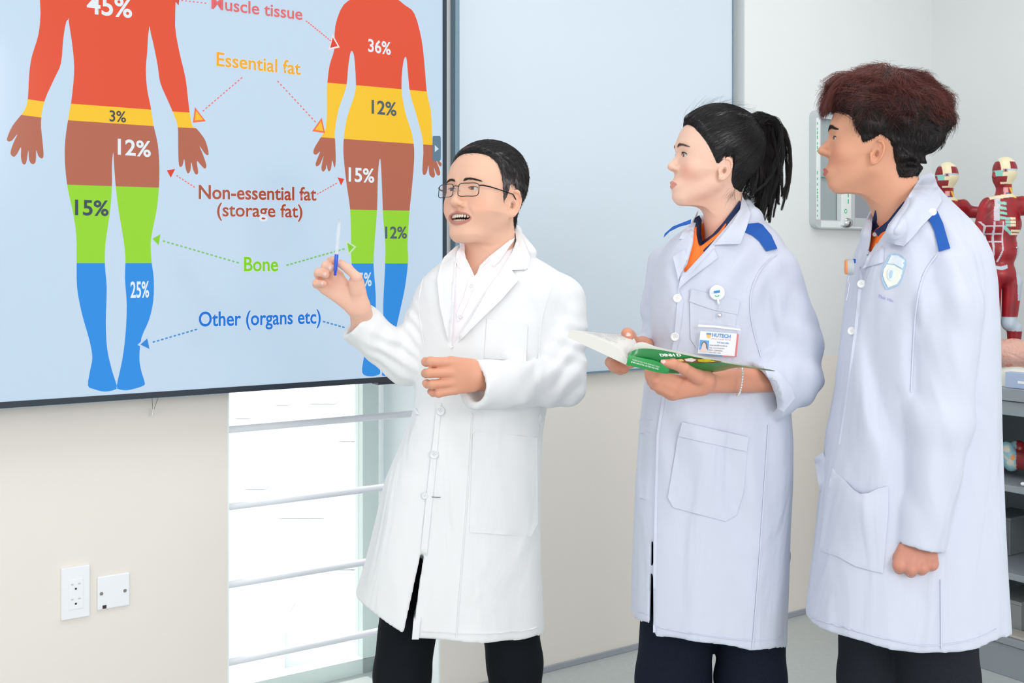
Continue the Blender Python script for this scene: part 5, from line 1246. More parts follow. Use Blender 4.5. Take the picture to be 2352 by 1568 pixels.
# bracelet
br = []; c0 = q3(1570, 640, 2.278)
for k in range(34):
    a = 2*math.pi*k/34; br.append(Vector((c0.x+.010*math.sin(a)*.4-.002*math.cos(a)*0, c0.y-.0315*math.cos(a), c0.z+.0305*math.sin(a))))
e = empty('bracelet', tuple(c0), 'beaded silver bracelet of clear stones around a wrist below the green book', 'bracelet')
mb = MB(); mb.tube(br+[br[0]], .0009, 6, cap=False); mb.build('cord', M_stud, e)
mb = MB()
for p in br: mb.ball(p, .0024, 8, 6)
mb.build('beads', mat('bead_silver', (226, 230, 228), .12, metal=.5), e, smooth=True)
# ------------------------------------------------------------------ the book
bk = empty('book', tuple(P(1440, 830, 2.2)), 'open thick paperback with a green cover, held up in both hands', 'book')
M_page = mat('paper', (228, 226, 220), .75); M_green = mat('green_cover', (14, 128, 58), .35, coat=.3); M_green2 = mat('spine_green', (38, 150, 72), .4)
# left block of pages
A, B_, C_, D_ = P(1309, 757, 2.24), P(1416, 768, 2.40), P(1466, 784, 2.32), P(1443, 812, 2.16)
A2, D2 = P(1303, 774, 2.24), P(1437, 837, 2.16); B2, C2 = P(1408, 790, 2.40), P(1462, 808, 2.32)
mb = MB(); n = 12; m = 8; v = []; f = []
for i in range(n+1):
    t = i/n
    for j in range(m+1):
        s_ = j/m; p = (A*(1-t)+D_*t)*(1-s_)+(B_*(1-t)+C_*t)*s_; p = p+Vector((0, 0, .010*math.sin(math.pi*min(1, t*1.0))*.6-.012*max(0, t-.85)/.15)); v.append(p)
for i in range(n+1):
    t = i/n
    for j in range(m+1):
        s_ = j/m; v.append((A2*(1-t)+D2*t)*(1-s_)+(B2*(1-t)+C2*t)*s_)
q = lambda i, j, b=0: b*(n+1)*(m+1)+i*(m+1)+j
for i in range(n):
    for j in range(m): f += [(q(i, j), q(i+1, j), q(i+1, j+1), q(i, j+1)), (q(i, j, 1), q(i, j+1, 1), q(i+1, j+1, 1), q(i+1, j, 1))]
for i in range(n): f += [(q(i, 0), q(i, 0, 1), q(i+1, 0, 1), q(i+1, 0)), (q(i, m), q(i+1, m), q(i+1, m, 1), q(i, m, 1))]
for j in range(m): f += [(q(0, j), q(0, j+1), q(0, j+1, 1), q(0, j, 1)), (q(n, j), q(n, j, 1), q(n, j+1, 1), q(n, j+1))]
mb.add(v, f); blk = autosmooth(mb.build('page_block', M_page, bk), 40)
def pagept(t, s_): return (A*(1-t)+D_*t)*(1-s_)+(B_*(1-t)+C_*t)*s_+Vector((0, -.0003, .010*math.sin(math.pi*t)*.6-.012*max(0, t-.85)/.15+.0018))
mb = MB(); rs_ = random.Random(5)
for k in range(13):                           # printed lines
    s_ = .10+.72*k/13; t0, t1 = .14, .14+.62*(.6+.4*rs_.random()); seg = 14
    for i in range(seg):
        if rs_.random() < .12: continue
        a, b = t0+(t1-t0)*i/seg, t0+(t1-t0)*(i+.86)/seg; h_ = .014
        mb.add([pagept(a, s_), pagept(b, s_), pagept(b, s_+h_), pagept(a, s_+h_)], [(0, 1, 2, 3)])
mb.build('printed_text', mat('print_grey', (140, 146, 168), .8), blk)
# right half: pages and the front cover, a curved sheet
def curve(pts, n=40):
    s_ = spline(pts, 10, closed=False); s_ = np.array(s_); L_ = np.r_[0, np.cumsum(np.linalg.norm(np.diff(s_[:, :2], axis=0), axis=1))]; g_ = np.linspace(0, L_[-1], n); return np.stack([np.interp(g_, L_, s_[:, i]) for i in range(3)], 1)
up = curve([(1441, 813, 2.155), (1452, 796, 2.16), (1474, 785, 2.17), (1515, 798, 2.185), (1580, 811, 2.20), (1660, 828, 2.21), (1782, 851, 2.22)])
up2 = curve([(1445, 812, 2.152), (1458, 803, 2.15), (1478, 800, 2.155), (1515, 803, 2.17), (1580, 816, 2.19), (1660, 832, 2.20), (1782, 852, 2.21)])
lo_ = curve([(1440, 838, 2.150), (1470, 845, 2.165), (1530, 856, 2.20), (1600, 858, 2.235), (1650, 853, 2.25), (1700, 844, 2.25), (1776, 853, 2.235)])
def sheet(name, a, b, m, th, parent, rows=5, bow=0.004, off=0.0):
    n = len(a); v = []; f = []
    for l in (0, 1):
        for i in range(n):
            for j in range(rows+1):
                s_ = j/rows; p = a[i]*(1-s_)+b[i]*s_; w_ = P(p[0], p[1], p[2]-bow*math.sin(math.pi*s_)+off+l*th); v.append(w_)
    q = lambda i, j, l: l*n*(rows+1)+i*(rows+1)+j
    for i in range(n-1):
        for j in range(rows): f += [(q(i, j, 0), q(i, j+1, 0), q(i+1, j+1, 0), q(i+1, j, 0)), (q(i, j, 1), q(i+1, j, 1), q(i+1, j+1, 1), q(i, j+1, 1))]
        f += [(q(i, 0, 0), q(i+1, 0, 0), q(i+1, 0, 1), q(i, 0, 1)), (q(i, rows, 0), q(i, rows, 1), q(i+1, rows, 1), q(i+1, rows, 0))]
    for j in range(rows): f += [(q(0, j, 0), q(0, j, 1), q(0, j+1, 1), q(0, j+1, 0)), (q(n-1, j, 0), q(n-1, j+1, 0), q(n-1, j+1, 1), q(n-1, j, 1))]
    o = mesh_py(name, v, f, m, parent); return autosmooth(o, 40)
sheet('pages', up, np.array([(x*.5+a*.5, y*.5+b*.5-1, Y+.012) for (x, y, Y), (a, b, c_) in zip(up2, lo_)]), M_page, .008, bk, 4, 0, .006)
cov = sheet('cover', up2, lo_, M_green, .0015, bk, 6, .006)
sp_u = curve([(1443, 814, 2.147), (1475, 822, 2.150), (1510, 830, 2.160), (1537, 848, 2.178)], 20); sp_l = curve([(1439, 838, 2.148), (1475, 846, 2.153), (1505, 854, 2.165), (1534, 858, 2.182)], 20)
spn = sheet('spine', sp_u, sp_l, M_green2, .004, bk, 3, .002, -.006)
bcov = bvh_of(np.array([tuple(v.co) for v in spn.data.vertices]), np.array([tuple(p.vertices) for p in spn.data.polygons if len(p.vertices) == 4]))
# lettering laid on spine and cover
def laid_text(body, a, b, cap, m, parent, bv, off=.0012, bold=.0, name='lettering', slant=0):
    me, v = text_mesh(body, bold); x0, x1 = v[:, 0].min(), v[:, 0].max(); a = np.array(a, float); b = np.array(b, float); d = (b-a); nrm = np.array([d[1], -d[0]])/np.linalg.norm(d)
    V = []
    for p in v:
        t = (p[0]-x0)/(x1-x0); q_ = a+d*t+nrm*(p[1]/.73*cap)+d/np.linalg.norm(d)*slant*p[1]*cap; h = ray_px(bv, q_[0], q_[1]); Y = h[0].y if h[0] is not None else None; V.append((q_[0], q_[1], Y))
    ys = [w_[2] for w_ in V if w_[2] is not None]; my = sum(ys)/max(1, len(ys)) if ys else 2.2
    co = np.array([tuple(P(x, y, (Y if Y is not None else my)-off)) for x, y, Y in V], np.float32); me.vertices.foreach_set('co', co.ravel()); me.update()
    o = link(name, me, m); adopt(o, parent); return o
M_wtxt = mat('white_print', (225, 240, 226), .6)
laid_text('TRƯỜNG ĐẠI HỌC Y KHOA PHẠM NGỌC THẠCH', (1452, 827), (1514, 844), 3.0, M_wtxt, spn, bcov, .0014, .01)
laid_text('BỘ MÔN DINH DƯỠNG - AN TOÀN THỰC PHẨM', (1449, 832), (1512, 849), 3.2, M_wtxt, spn, bcov, .0014, .03)
bcv = bvh_of(np.array([tuple(v.co) for v in cov.data.vertices]), np.array([tuple(p.vertices) for p in cov.data.polygons if len(p.vertices) == 4]))
laid_text('DINH D', (1517, 818), (1566, 818), 6.0, M_wtxt, cov, bcv, .0016, .06, slant=-.8)
for nm, poly, c in (('food_photo', [(1540, 825), (1590, 821), (1660, 829), (1648, 833), (1600, 834), (1560, 831)], (120, 84, 40)), ('food_photo', [(1572, 824), (1588, 822), (1600, 826), (1590, 831), (1576, 829)], (232, 224, 214)), ('food_photo', [(1602, 825), (1626, 824), (1646, 830), (1620, 832), (1604, 830)], (214, 190, 30)), ('food_photo', [(1612, 826.5), (1626, 826.5), (1630, 829), (1618, 829.5)], (90, 50, 16)), ('food_photo', [(1548, 826), (1566, 824), (1572, 829), (1556, 830)], (222, 196, 120))):
    patch(nm, bcv, poly, mat('print_%d_%d' % (c[0], c[1]), c, .4), cov, .0012+.0003*(c[0] % 5), .0004, 4, rel=0)
# ------------------------------------------------------------------ identity card on a badge reel
idc = empty('id_badge', tuple(P(1650, 672, 2.27)), 'student card in a clear sleeve hanging from a white badge reel above the open book', 'badge')
h = ray_px(bg_, 1647, 672); yb_ = h[0].y-.010
nrm_ = Vector((-.10, -1, .0)).normalized()
c = P(1647, 672, yb_); mb = MB(); mb.lathe(c+nrm_*-.004, nrm_, [(.0135, 0), (.0155, .0015), (.0155, .005), (.0140, .0068), (.0002, .0070)], 36); autosmooth(mb.build('reel', M_btn, idc, smooth=True))
yc = yb_-.0115
def flatp(name, pts, m, Y, parent, th=.0004):
    q = [Vector(p) for p in pts]; n = len(q); mb = MB(); mb.add([P(p[0], p[1], Y) for p in q]+[P(p[0], p[1], Y+th) for p in q], [tuple(range(n)), tuple(range(n, 2*n))[::-1]]+[(i, (i+1) % n, n+(i+1) % n, n+i) for i in range(n)]); return mb.build(name, m, parent)
M_cb = mat('card_blue', (20, 132, 200), .4); M_cy = mat('card_yellow', (250, 196, 30), .4); M_cr = mat('card_red', (226, 92, 96), .4); M_ck = mat('card_ink', (96, 96, 104), .6); M_cw = mat('card_white', (246, 248, 252), .3)
flatp('emblem', [(1639, 668), (1654, 666), (1653, 672), (1640, 673)], M_cb, yc, idc); flatp('emblem', [(1641, 677), (1647, 680), (1652, 676), (1652, 680), (1647, 682), (1642, 680)], mat('emblem_green', (70, 180, 120), .4), yc, idc)
mb = MB(); mb.tube([P(1648, 685, yb_-.004), P(1651, 697, yb_-.004)], .0022, 8); mb.build('strap', M_btn, idc)
mb = MB(); mb.tube([P(1651, 697, yb_-.004), P(1654, 704, yb_-.004), P(1652, 711, yb_-.004), P(1649, 708, yb_-.004)], .0010, 8); mb.lathe(P(1653, 723, yb_-.004), (0, -1, 0), [(.0042, 0), (.0042, .002), (.0028, .003)], 20); mb.build('snap_hook', M_stud, idc, smooth=False)
yk = min(ray_px(bg_, x, y)[0].y for x, y in ((1610, 755), (1690, 760), (1615, 810), (1690, 815)))-.006
M_sleeve = mat('clear_vinyl', (240, 246, 255), .05, alpha=.07, spec=.8)
flatp('clear_sleeve', [(1606, 733), (1700, 748), (1702, 762), (1692, 824), (1597, 812), (1603, 757)], M_sleeve, yk-.0035, idc, .0004)
flatp('hanging_strip', [(1640, 714), (1692, 722), (1688, 748), (1637, 742)], mat('clear_vinyl_soft', (240, 246, 255), .05, alpha=.10), yk-.002, idc, .0004)
flatp('sleeve_seal_highlight', [(1604, 745), (1640, 747), (1700, 755), (1702, 759), (1640, 752), (1603, 750)], mat('sleeve_highlight', (255, 255, 255), .1, alpha=.75), yk-.0045, idc)
card = flatp('card', [(1609, 760), (1693, 766), (1688, 818), (1603, 811)], M_cw, yk-.001, idc, .0008)
flatp('card_border', [(1693, 765), (1697, 768), (1692, 820), (1659, 818), (1659, 815.5), (1687.5, 818)], M_cr, yk-.0016, card); flatp('card_border', [(1603.5, 811), (1659, 815.5), (1658.5, 818), (1612, 813.5)], M_cb, yk-.0016, card)
flatp('photo_ground', [(1608, 780), (1629, 782), (1627, 805), (1605.5, 803)], mat('photo_blue', (60, 160, 226), .4), yk-.0016, card)
flatp('photo_person', [(1611, 803), (1611, 790), (1615, 784), (1620, 784), (1624, 790), (1625, 804)], mat('photo_hair', (60, 46, 52), .6), yk-.0019, card); flatp('photo_person', [(1606, 808), (1611, 800), (1613, 790), (1617, 786), (1621, 790), (1622, 799), (1628, 808)], mat('photo_face', (240, 214, 206), .6), yk-.0022, card)
flatp('shield', [(1622.5, 764), (1634, 765), (1633.5, 769), (1622.5, 768)], M_cb, yk-.0016, card); flatp('shield', [(1622.5, 768), (1633.5, 769), (1632, 775), (1628, 777), (1624, 774)], M_cy, yk-.0016, card)
class _F:                                     # text on the flat card
    def __init__(s, Y): s.Y = Y
    def ray_cast(s, o, d): k = (s.Y-o.y)/d.y; return (o+d*k, None, 0, 0)
cf = _F(yk-.0005)
laid_text('HUTECH', (1635.5, 773), (1678, 776.5), 8.6, M_cb, card, cf, .0012, .03)
laid_text('Đại học Công nghệ Tp.HCM', (1635, 778.5), (1677.5, 781.5), 2.4, M_cr, card, cf, .0012, .01)
laid_text('THẺ SINH VIÊN', (1646, 787.5), (1674, 790), 3.3, M_cb, card, cf, .0012, .02)
laid_text('Họ tên: NGUYỄN THỊ KIỀU MY', (1630, 793.2), (1671, 796.2), 2.6, M_ck, card, cf, .0012, .02)
laid_text('Ngày sinh: 09/02/2007', (1629.5, 799), (1664, 801.5), 2.3, M_ck, card, cf, .0012, .01)
laid_text('MSSV: 2380800056', (1629, 804.5), (1659.5, 807), 2.3, M_ck, card, cf, .0012, .01)
laid_text('Khóa: 2023 - 2029', (1628.5, 809.5), (1655, 812), 2.3, M_ck, card, cf, .0012, .01)
# ================================================================== the student with reddish hair, seen from the side
BY = 2.26
boy = empty('person', (P(2090, 600, BY).x, BY, 0), 'person with tousled reddish brown hair in a pale lab coat, standing at the right', 'person')
Mb = HM(head_matrix(1999, 330, BY, 104, 8, 0, (.97, .92, .97)), .885)
bbase = lin(222, 162, 132)
nbb = itf(Mb, P(2092, 540, BY+.01))
Vh, Fh2 = build_head(neck=nbb, neck_r=(.057, .062), jaw=.98, chin=.95, nose=.98, lips=.86, lidopen=.0036, earz=-.026, bridge=-.002, lipz=-.009, lipy=.000, ears=.88, nz=.010, zyg=.9, chy=-.009)
cbh = skin_colors(Vh, bbase, lin(200, 122, 108), blush=.2, lipz=-.009)
Vbw = tf(Mb, Vh)
gb = Grid((.58, 1.95, .02), (1.06, 2.48, 1.44), .012)
gb.ball(P(2110, 760, BY), (.11, .11, .24), 0); gb.ball(P(2090, 1080, BY), (.11, .11, .2), .08); gb.cone(P(2090, 530, BY+.01), P(2095, 640, BY), .058, .09, .05)
gb.cone(P(2010, 1240, BY+.05), P(2005, 1850, BY+.05), .050, .035, .03); gb.cone(P(2150, 1240, BY-.02), P(2150, 1850, BY-.02), .055, .035, .03)
gb.cone(P(2165, 640, 2.17), P(2152, 950, 2.125), .034, .034, .03); gb.cone(P(2152, 950, 2.11), P(2115, 1180, 2.115), .034, .026, .02)
Vb, Fb = gb.mesh(1); cb = np.tile(bbase, (len(Vb), 1))
def q5(x, y, Y=2.12): return P(2030+x/13.07, 1220+y/13.07, Y)
f5 = [[(q5(470, 1040, 2.098), .0118), (q5(455, 1150, 2.122), .0100), (q5(470, 1160, 2.150), .0092), (q5(500, 1080, 2.150), .0085)],
      [(q5(820, 1130, 2.090), .0122), (q5(790, 1210, 2.116), .0104), (q5(790, 1180, 2.148), .0096), (q5(800, 1100, 2.148), .0088)],
      [(q5(1150, 1100, 2.092), .0120), (q5(1120, 1160, 2.118), .0102), (q5(1110, 1130, 2.148), .0094), (q5(1100, 1050, 2.148), .0086)],
      [(q5(1440, 1000, 2.098), .0112), (q5(1430, 1050, 2.122), .0096), (q5(1420, 1020, 2.146), .0088), (q5(1400, 950, 2.146), .0080)],
      [(q5(520, 700, 2.125), .0150), (q5(420, 880, 2.135), .0120), (q5(400, 1040, 2.140), .0105), (q5(450, 1200, 2.145), .0094)]]
p5 = [(q5(900, 200, 2.12), q5(500, 980, 2.100), .024, .0145, (FD, 1.25)), (q5(950, 200, 2.12), q5(820, 1060, 2.094), .024, .0150, (FD, 1.25)), (q5(1050, 200, 2.12), q5(1140, 1030, 2.096), .024, .0145, (FD, 1.25)),
      (q5(1150, 200, 2.12), q5(1430, 940, 2.102), .023, .0135, (FD, 1.25)), (q5(900, 300, 2.13), q5(470, 780, 2.122), .022, .018)]
V5, F5 = hand((P(2115, 1180, 2.115), q5(1000, 100, 2.118), .026, .025), f5, p5, k=.0035, kp=.006); c5 = hand_colors(V5, f5, lin(200, 138, 118))
Va, Fa, Ca = join_np([(Vbw, Fh2, cbh), (Vb, Fb, cb), (V5, F5, c5)])
mesh_np('body', Va, Fa, M_skin, boy, col=Ca)
bvh_b = bvh_of(Vh, Fh2)
for sd in (1, -1):
    eye_mesh('eye', Mb, sd, (0, 1, -.05), boy); brow(Mb, sd, bvh_b, None, boy, M_brow, n=420, thick=1.2, z0=.0175, arch=.004, seed=18+sd); lash(Mb, bvh_b, sd, .0032, boy, M_lash, .0005, .001, .3)
def boy_mask(V):
    ax, y, z = np.abs(V[:, 0]), V[:, 1], V[:, 2]
    f = np.interp(y, [-.12, -.085, -.066, -.056, -.046, -.034, -.014, .004, .018, .030, .042, .056, .075, .1], [-.060, -.074, -.078, -.062, -.024, .000, .008, -.004, -.012, .004, .034, .044, .052, .056])
    return z-f
def bthick(v):
    z, y = v[:, 2], v[:, 1]
    t = .003+.004*np.clip((z+.03)/.03, 0, 1)+.018*np.clip((z-.012)/.035, 0, 1)+.016*np.clip((z-.05)/.04, 0, 1)
    return t+.020*np.clip((-y-.05)/.05, 0, 1)*np.clip((z+.010)/.03, 0, 1)*np.clip((.115-z)/.04, 0, 1)+.013*np.clip((-y-.045)/.03, 0, 1)*np.clip((.0-z)/.02, 0, 1)
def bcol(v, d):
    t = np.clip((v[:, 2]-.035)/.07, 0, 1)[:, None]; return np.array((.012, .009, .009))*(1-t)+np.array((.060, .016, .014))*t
M_hairr = mat('reddish_hair', vcol=True, rough=.5, spec=.35)
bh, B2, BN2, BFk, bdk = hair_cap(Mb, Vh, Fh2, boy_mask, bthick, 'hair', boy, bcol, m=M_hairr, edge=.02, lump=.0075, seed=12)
def bdir(p):
    a = np.stack([np.sign(p[:, 0])*.25+0*p[:, 0], .9*np.clip((p[:, 1]+.01)/.05, -.8, 1), -.45+0*p[:, 0]], 1); return a
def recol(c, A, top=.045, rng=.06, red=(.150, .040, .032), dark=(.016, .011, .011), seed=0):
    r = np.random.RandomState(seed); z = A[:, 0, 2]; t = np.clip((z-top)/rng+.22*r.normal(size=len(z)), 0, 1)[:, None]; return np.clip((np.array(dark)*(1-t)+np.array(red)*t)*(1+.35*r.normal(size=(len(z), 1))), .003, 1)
up_ = B2[:, 2] > .03
sets = []
A1, _ = comb_strands(B2, BN2, BFk, (bdk > .004) & up_, 5200, lambda p: .034+.012*np.clip(p[:, 2]/.1, 0, 1), 8, bdir, .008, 41, .16, .0005, (0, 0, 0), flow=1.1); sets.append((A1, .0005))
A2, _ = comb_strands(B2, BN2, BFk, (bdk > .010) & (B2[:, 2] > .055), 2600, lambda p: .036+0*p[:, 2], 8, bdir, .014, 42, .2, .0004, (0, 0, 0), stand=.3, flow=1.3, fs=80); sets.append((A2, .00036))
A3, _ = comb_strands(B2, BN2, BFk, (B2[:, 2] <= .035), 3200, lambda p: .010+.006*np.clip((p[:, 2]+.02)/.04, 0, 1), 4, lambda p: np.stack([0*p[:, 0], -.35+0*p[:, 0], -1+0*p[:, 0]], 1), .0016, 43, .3, .0003, (0, 0, 0)); sets.append((A3, .0004))
# fringe: locks falling over the brow, and flicks at the back of the crown
def locks(n, seed, y0, z0, dy, dz, L_, curl, sx=.05):
    r = np.random.RandomState(seed); k = 9; nl = max(1, n//26); ci = r.randint(0, nl, n); cx_ = r.uniform(-sx, sx, nl); cz_ = r.normal(size=nl)*.006; cy_ = r.normal(size=nl)*.006; ll = r.uniform(.65, 1.15, nl); cr = r.normal(size=nl)
    t = np.linspace(0, 1, k)[None, :]; x = cx_[ci][:, None]+r.normal(size=(n, 1))*.003+t*cr[ci][:, None]*.008
    y = y0+cy_[ci][:, None]+r.normal(size=(n, 1))*.003+dy*ll[ci][:, None]*L_*(np.sin(t*1.5)); z = z0+cz_[ci][:, None]+r.normal(size=(n, 1))*.003+dz*ll[ci][:, None]*L_*(t**1.6)+curl*.004*np.sin(t*6+cr[ci][:, None]*3)*t
    return np.stack([x*np.ones_like(t), y, z], 2)
sets.append((locks(1500, 51, .072, .108, .034, -.056, 1.0, 1, .058), .0004))
sets.append((locks(700, 52, .040, .126, .062, -.056, 1.0, 1.4, .055), .0004))
sets.append((locks(900, 53, -.105, .085, -.050, -.020, 1.0, 1.2, .05), .0004))
sets.append((locks(700, 54, -.105, .060, -.034, -.034, 1.0, 1.0, .05), .0004))
sets.append((locks(260, 55, .050, .125, .068, -.020, 1.0, 2.5, .05), .00028))
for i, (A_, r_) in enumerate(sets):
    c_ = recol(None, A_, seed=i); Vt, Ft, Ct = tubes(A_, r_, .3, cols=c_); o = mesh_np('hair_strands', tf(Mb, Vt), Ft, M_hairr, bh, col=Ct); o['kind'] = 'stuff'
# coat
rows = [(425, 2085, 2142, .050, .0), (450, 2060, 2160, .065), (480, 2035, 2188, .090), (510, 2010, 2215, .115), (540, 1992, 2238, .130), (580, 1976, 2257, .142), (640, 1958, 2268, .148), (760, 1945, 2274, .150), (900, 1930, 2277, .150), (1000, 1907, 2280, .150), (1100, 1895, 2283, .150), (1200, 1884, 2286, .152), (1300, 1873, 2290, .155), (1400, 1862, 2295, .158), (1520, 1852, 2301, .160)]
btor, bmeta = stack_fn(rows, BY, 2.5)
g = Grid(P(1835, 1545, BY)-Vector((0, .32, 0)), P(2330, 380, BY)+Vector((0, .22, 0)), .0045)
g.D[:] = btor(g.X, g.Y, g.Z)
dz = np.clip((1.05-g.Z)/.5, 0, 1); g.D += (.0040*dz*np.sin(2*np.pi*(g.X+.05*g.Z)/.13+1+1.2*wave(g.X, g.Y, g.Z, 9, 6))).astype(np.float32)
arm = Grid(g.lo, g.lo+g.h*(g.n-1), g.h); arm.n = g.n; arm.D = np.full(g.D.shape, 1, np.float32)
arm.cone(P(2172, 605, 2.165), P(2176, 700, 2.135), .058, .062, 0); arm.cone(P(2176, 700, 2.135), P(2158, 970, 2.118), .062, .057, .02); arm.cone(P(2158, 970, 2.118), P(2108, 1275, 2.12), .057, .0455, .02)
fold(arm, P(2140, 900, 2.07), .12, (1, 0, .25), .07, .0035, 3); fold(arm, P(2180, 700, 2.08), .10, (1, 0, .3), .085, .004, 5); fold(arm, P(2110, 1100, 2.07), .10, (1, 0, .2), .06, .0025, 9)
cuff(arm, P(2107, 1252, 2.12), (P(2112, 1275, 2.12)-P(2150, 1010, 2.118))+Vector((-.012, 0, -.0)), .0455, .07, .009)
g.D = smin(g.D, arm.D, .007).astype(np.float32)
fold(g, P(2020, 820, 2.12), .14, (1, 0, .06), .075, .0052, 21); fold(g, P(2050, 700, 2.12), .12, (1, 0, -.1), .07, .0045, 22); fold(g, P(2000, 980, 2.12), .13, (1, 0, .1), .08, .005, 23); fold(g, P(2180, 560, 2.14), .06, (1, 0, .5), .045, .003, 25)
g.cone(P(2124, 424, 2.25), P(2100, 470, 2.19), .009, .022, .012); g.cone(P(2100, 470, 2.19), P(2055, 530, 2.13), .024, .018, .02); g.cone(P(2124, 424, 2.25), P(2118, 424, 2.31), .009, .009, .01); g.cone(P(2010, 490, 2.33), P(1992, 540, 2.25), .012, .014, .02)
px_cut(g, [(2002, 440), (2008, 480), (2003, 520), (1999, 560), (1992, 590), (1996, 586), (2020, 552), (2050, 508), (2080, 462), (2105, 425), (2090, 400)], 2.02, 2.33)
hem_cut(g, [(1840, 1425), (1858, 1434), (1885, 1446), (1950, 1463), (2050, 1492), (2120, 1504), (2200, 1498), (2250, 1487), (2293, 1463), (2320, 1450)], bmeta)
shell(g, P(0, 1480, BY-.1).z, .012, .28)
Vc, Fc = g.mesh(2); o = mesh_np('coat', Vc, Fc, M_coatb, boy); o['label'] = 'pale bluish white lab coat with an embroidered crest and one blue shoulder tab in view'
bb_ = bvh_of(Vc, Fc)
gs = Grid(P(1940, 640, BY)-Vector((0, .22, 0)), P(2160, 420, BY)+Vector((0, .14, 0)), .004); gs.D[:] = btor(gs.X, gs.Y, gs.Z)+.011
px_cut(gs, [(2003, 440), (2010, 485), (2014, 515), (2020, 520), (2045, 500), (2080, 455), (2060, 420)], 2.0, 2.32)
v, f = gs.mesh(1); mesh_np('polo_shirt', v, f, M_org, boy); bs = bvh_of(*join_np([(v, f, v), (Vbw, Fh2, Vbw)])[:2])
patch('polo_collar', bs, [(2010, 482), (2016, 492), (2020, 505), (2020, 524), (2008, 530), (2000, 532), (2002, 512)], M_navy, boy, .004, .003, 4, rel=12)
patch('polo_collar', bs, [(2020, 522), (2040, 506), (2062, 478), (2078, 460), (2070, 490), (2040, 525), (2017, 543), (2008, 530)], M_navy, boy, .005, .003, 4, rel=12)
button(bs, 2011, 540, .0045, M_btn, boy, .004)
patch('collar', bb_, [(2116, 404), (2138, 397), (2146, 402), (2154, 426), (2163, 462), (2144, 492), (2118, 518), (2096, 545), (2076, 565), (2054, 561), (2032, 555), (2032, 535), (2040, 515), (2070, 476), (2098, 432)], M_coatb, boy, .005, .005, 5, rel=10)
patch('lapel', bb_, [(2034, 510), (2032, 556), (2029, 602), (2010, 608), (1990, 613), (1982, 616), (1992, 592), (2000, 580), (2018, 548)], M_coatb, boy, .003, .005, 5, rel=8)
patch('lapel', bb_, [(2006, 474), (2010, 480), (2004, 500), (2001, 530), (1998, 560), (1992, 590), (1980, 612), (1972, 614), (1970, 590), (1980, 545), (1990, 510)], M_coatb, boy, .003, .004, 5, rel=8)
patch('shoulder_tab', bb_, [(2126, 492), (2132, 482), (2146, 479), (2153, 484), (2166, 512), (2174, 540), (2183, 570), (2156, 578), (2153, 560), (2147, 532), (2138, 512)], M_tab, boy, .003, .003, 5, rel=4)
button(bb_, 2139, 489, .0078, M_btn, boy, .007, holes=False)
M_cr1 = mat('crest_thread', (222, 230, 240), .6); M_cr2 = mat('crest_blue_thread', (170, 200, 226), .6); M_cr3 = mat('crest_cream_thread', (234, 236, 226), .6)
patch('crest', bb_, [(2045, 582), (2062, 583), (2081, 597), (2077, 620), (2071, 640), (2062, 655), (2036, 665), (2028, 650), (2024, 632), (2027, 615), (2036, 598)], M_cr2, boy, .001, .0014, 4)
patch('crest', bb_, [(2047, 586), (2061, 586), (2078, 598), (2074, 617), (2054, 606), (2038, 605)], M_cr1, boy, .0026, .0008, 4)
patch('crest', bb_, [(2037, 607), (2054, 609), (2073, 620), (2069, 638), (2060, 652), (2040, 660), (2032, 645), (2028, 632), (2030, 618)], M_cr3, boy, .0026, .0008, 4)
ringo = [(2048+11*math.cos(a)*.9, 630+15*math.sin(a)) for a in np.linspace(0, 2*math.pi, 20, endpoint=False)]; patch('crest_ring', bb_, ringo, M_cr1, boy, .0036, .0008, 4)
patch('crest_ring', bb_, [(2046, 620), (2051, 622), (2049, 636), (2044, 640), (2043, 630)], M_cr2, boy, .0046, .0006, 3)
M_pth = mat('purple_thread', (176, 160, 222), .7)
laid_text('Thái Vân', (2015, 682), (2051, 694), 7.0, M_pth, boy, bb_, .0014, .0, name='embroidery')
for p_ in ((1980, 652), (1958, 760)): button(bb_, p_[0], p_[1], .0082, M_btn, boy, .004)
patch('front_edge', bb_, [(1975, 618), (1985, 640), (1970, 760), (1950, 900), (1930, 1020), (1926, 1022), (1944, 900), (1962, 760), (1972, 660)], M_coatb, boy, .0008, .0020, 7)
# big sagging pocket and the far pocket edge
def sag(x, y): return .016*math.exp(-((x-1972)/42)**2-((y-1165)/70)**2)
patch('pocket', bb_, [(1913, 1074), (1922, 1086), (1942, 1104), (1960, 1124), (1976, 1134), (1995, 1132), (2015, 1122), (2041, 1116), (2040, 1180), (2034, 1250), (2028, 1316), (2000, 1310), (1965, 1300), (1925, 1278), (1881, 1264), (1888, 1215), (1898, 1150), (1906, 1100)], M_coatb, boy, .0008, .0022, 7, lift=sag)
patch('pocket', bb_, [(1870, 1052), (1890, 1038), (1897, 1056), (1898, 1100), (1884, 1130), (1878, 1100)], M_coatb, boy, .001, .004, 5, rel=5)
patch('side_seam', bb_, [(2160, 1330), (2163, 1330), (2164, 1490), (2161, 1490)], M_coatb, boy, .0006, .0016, 8)
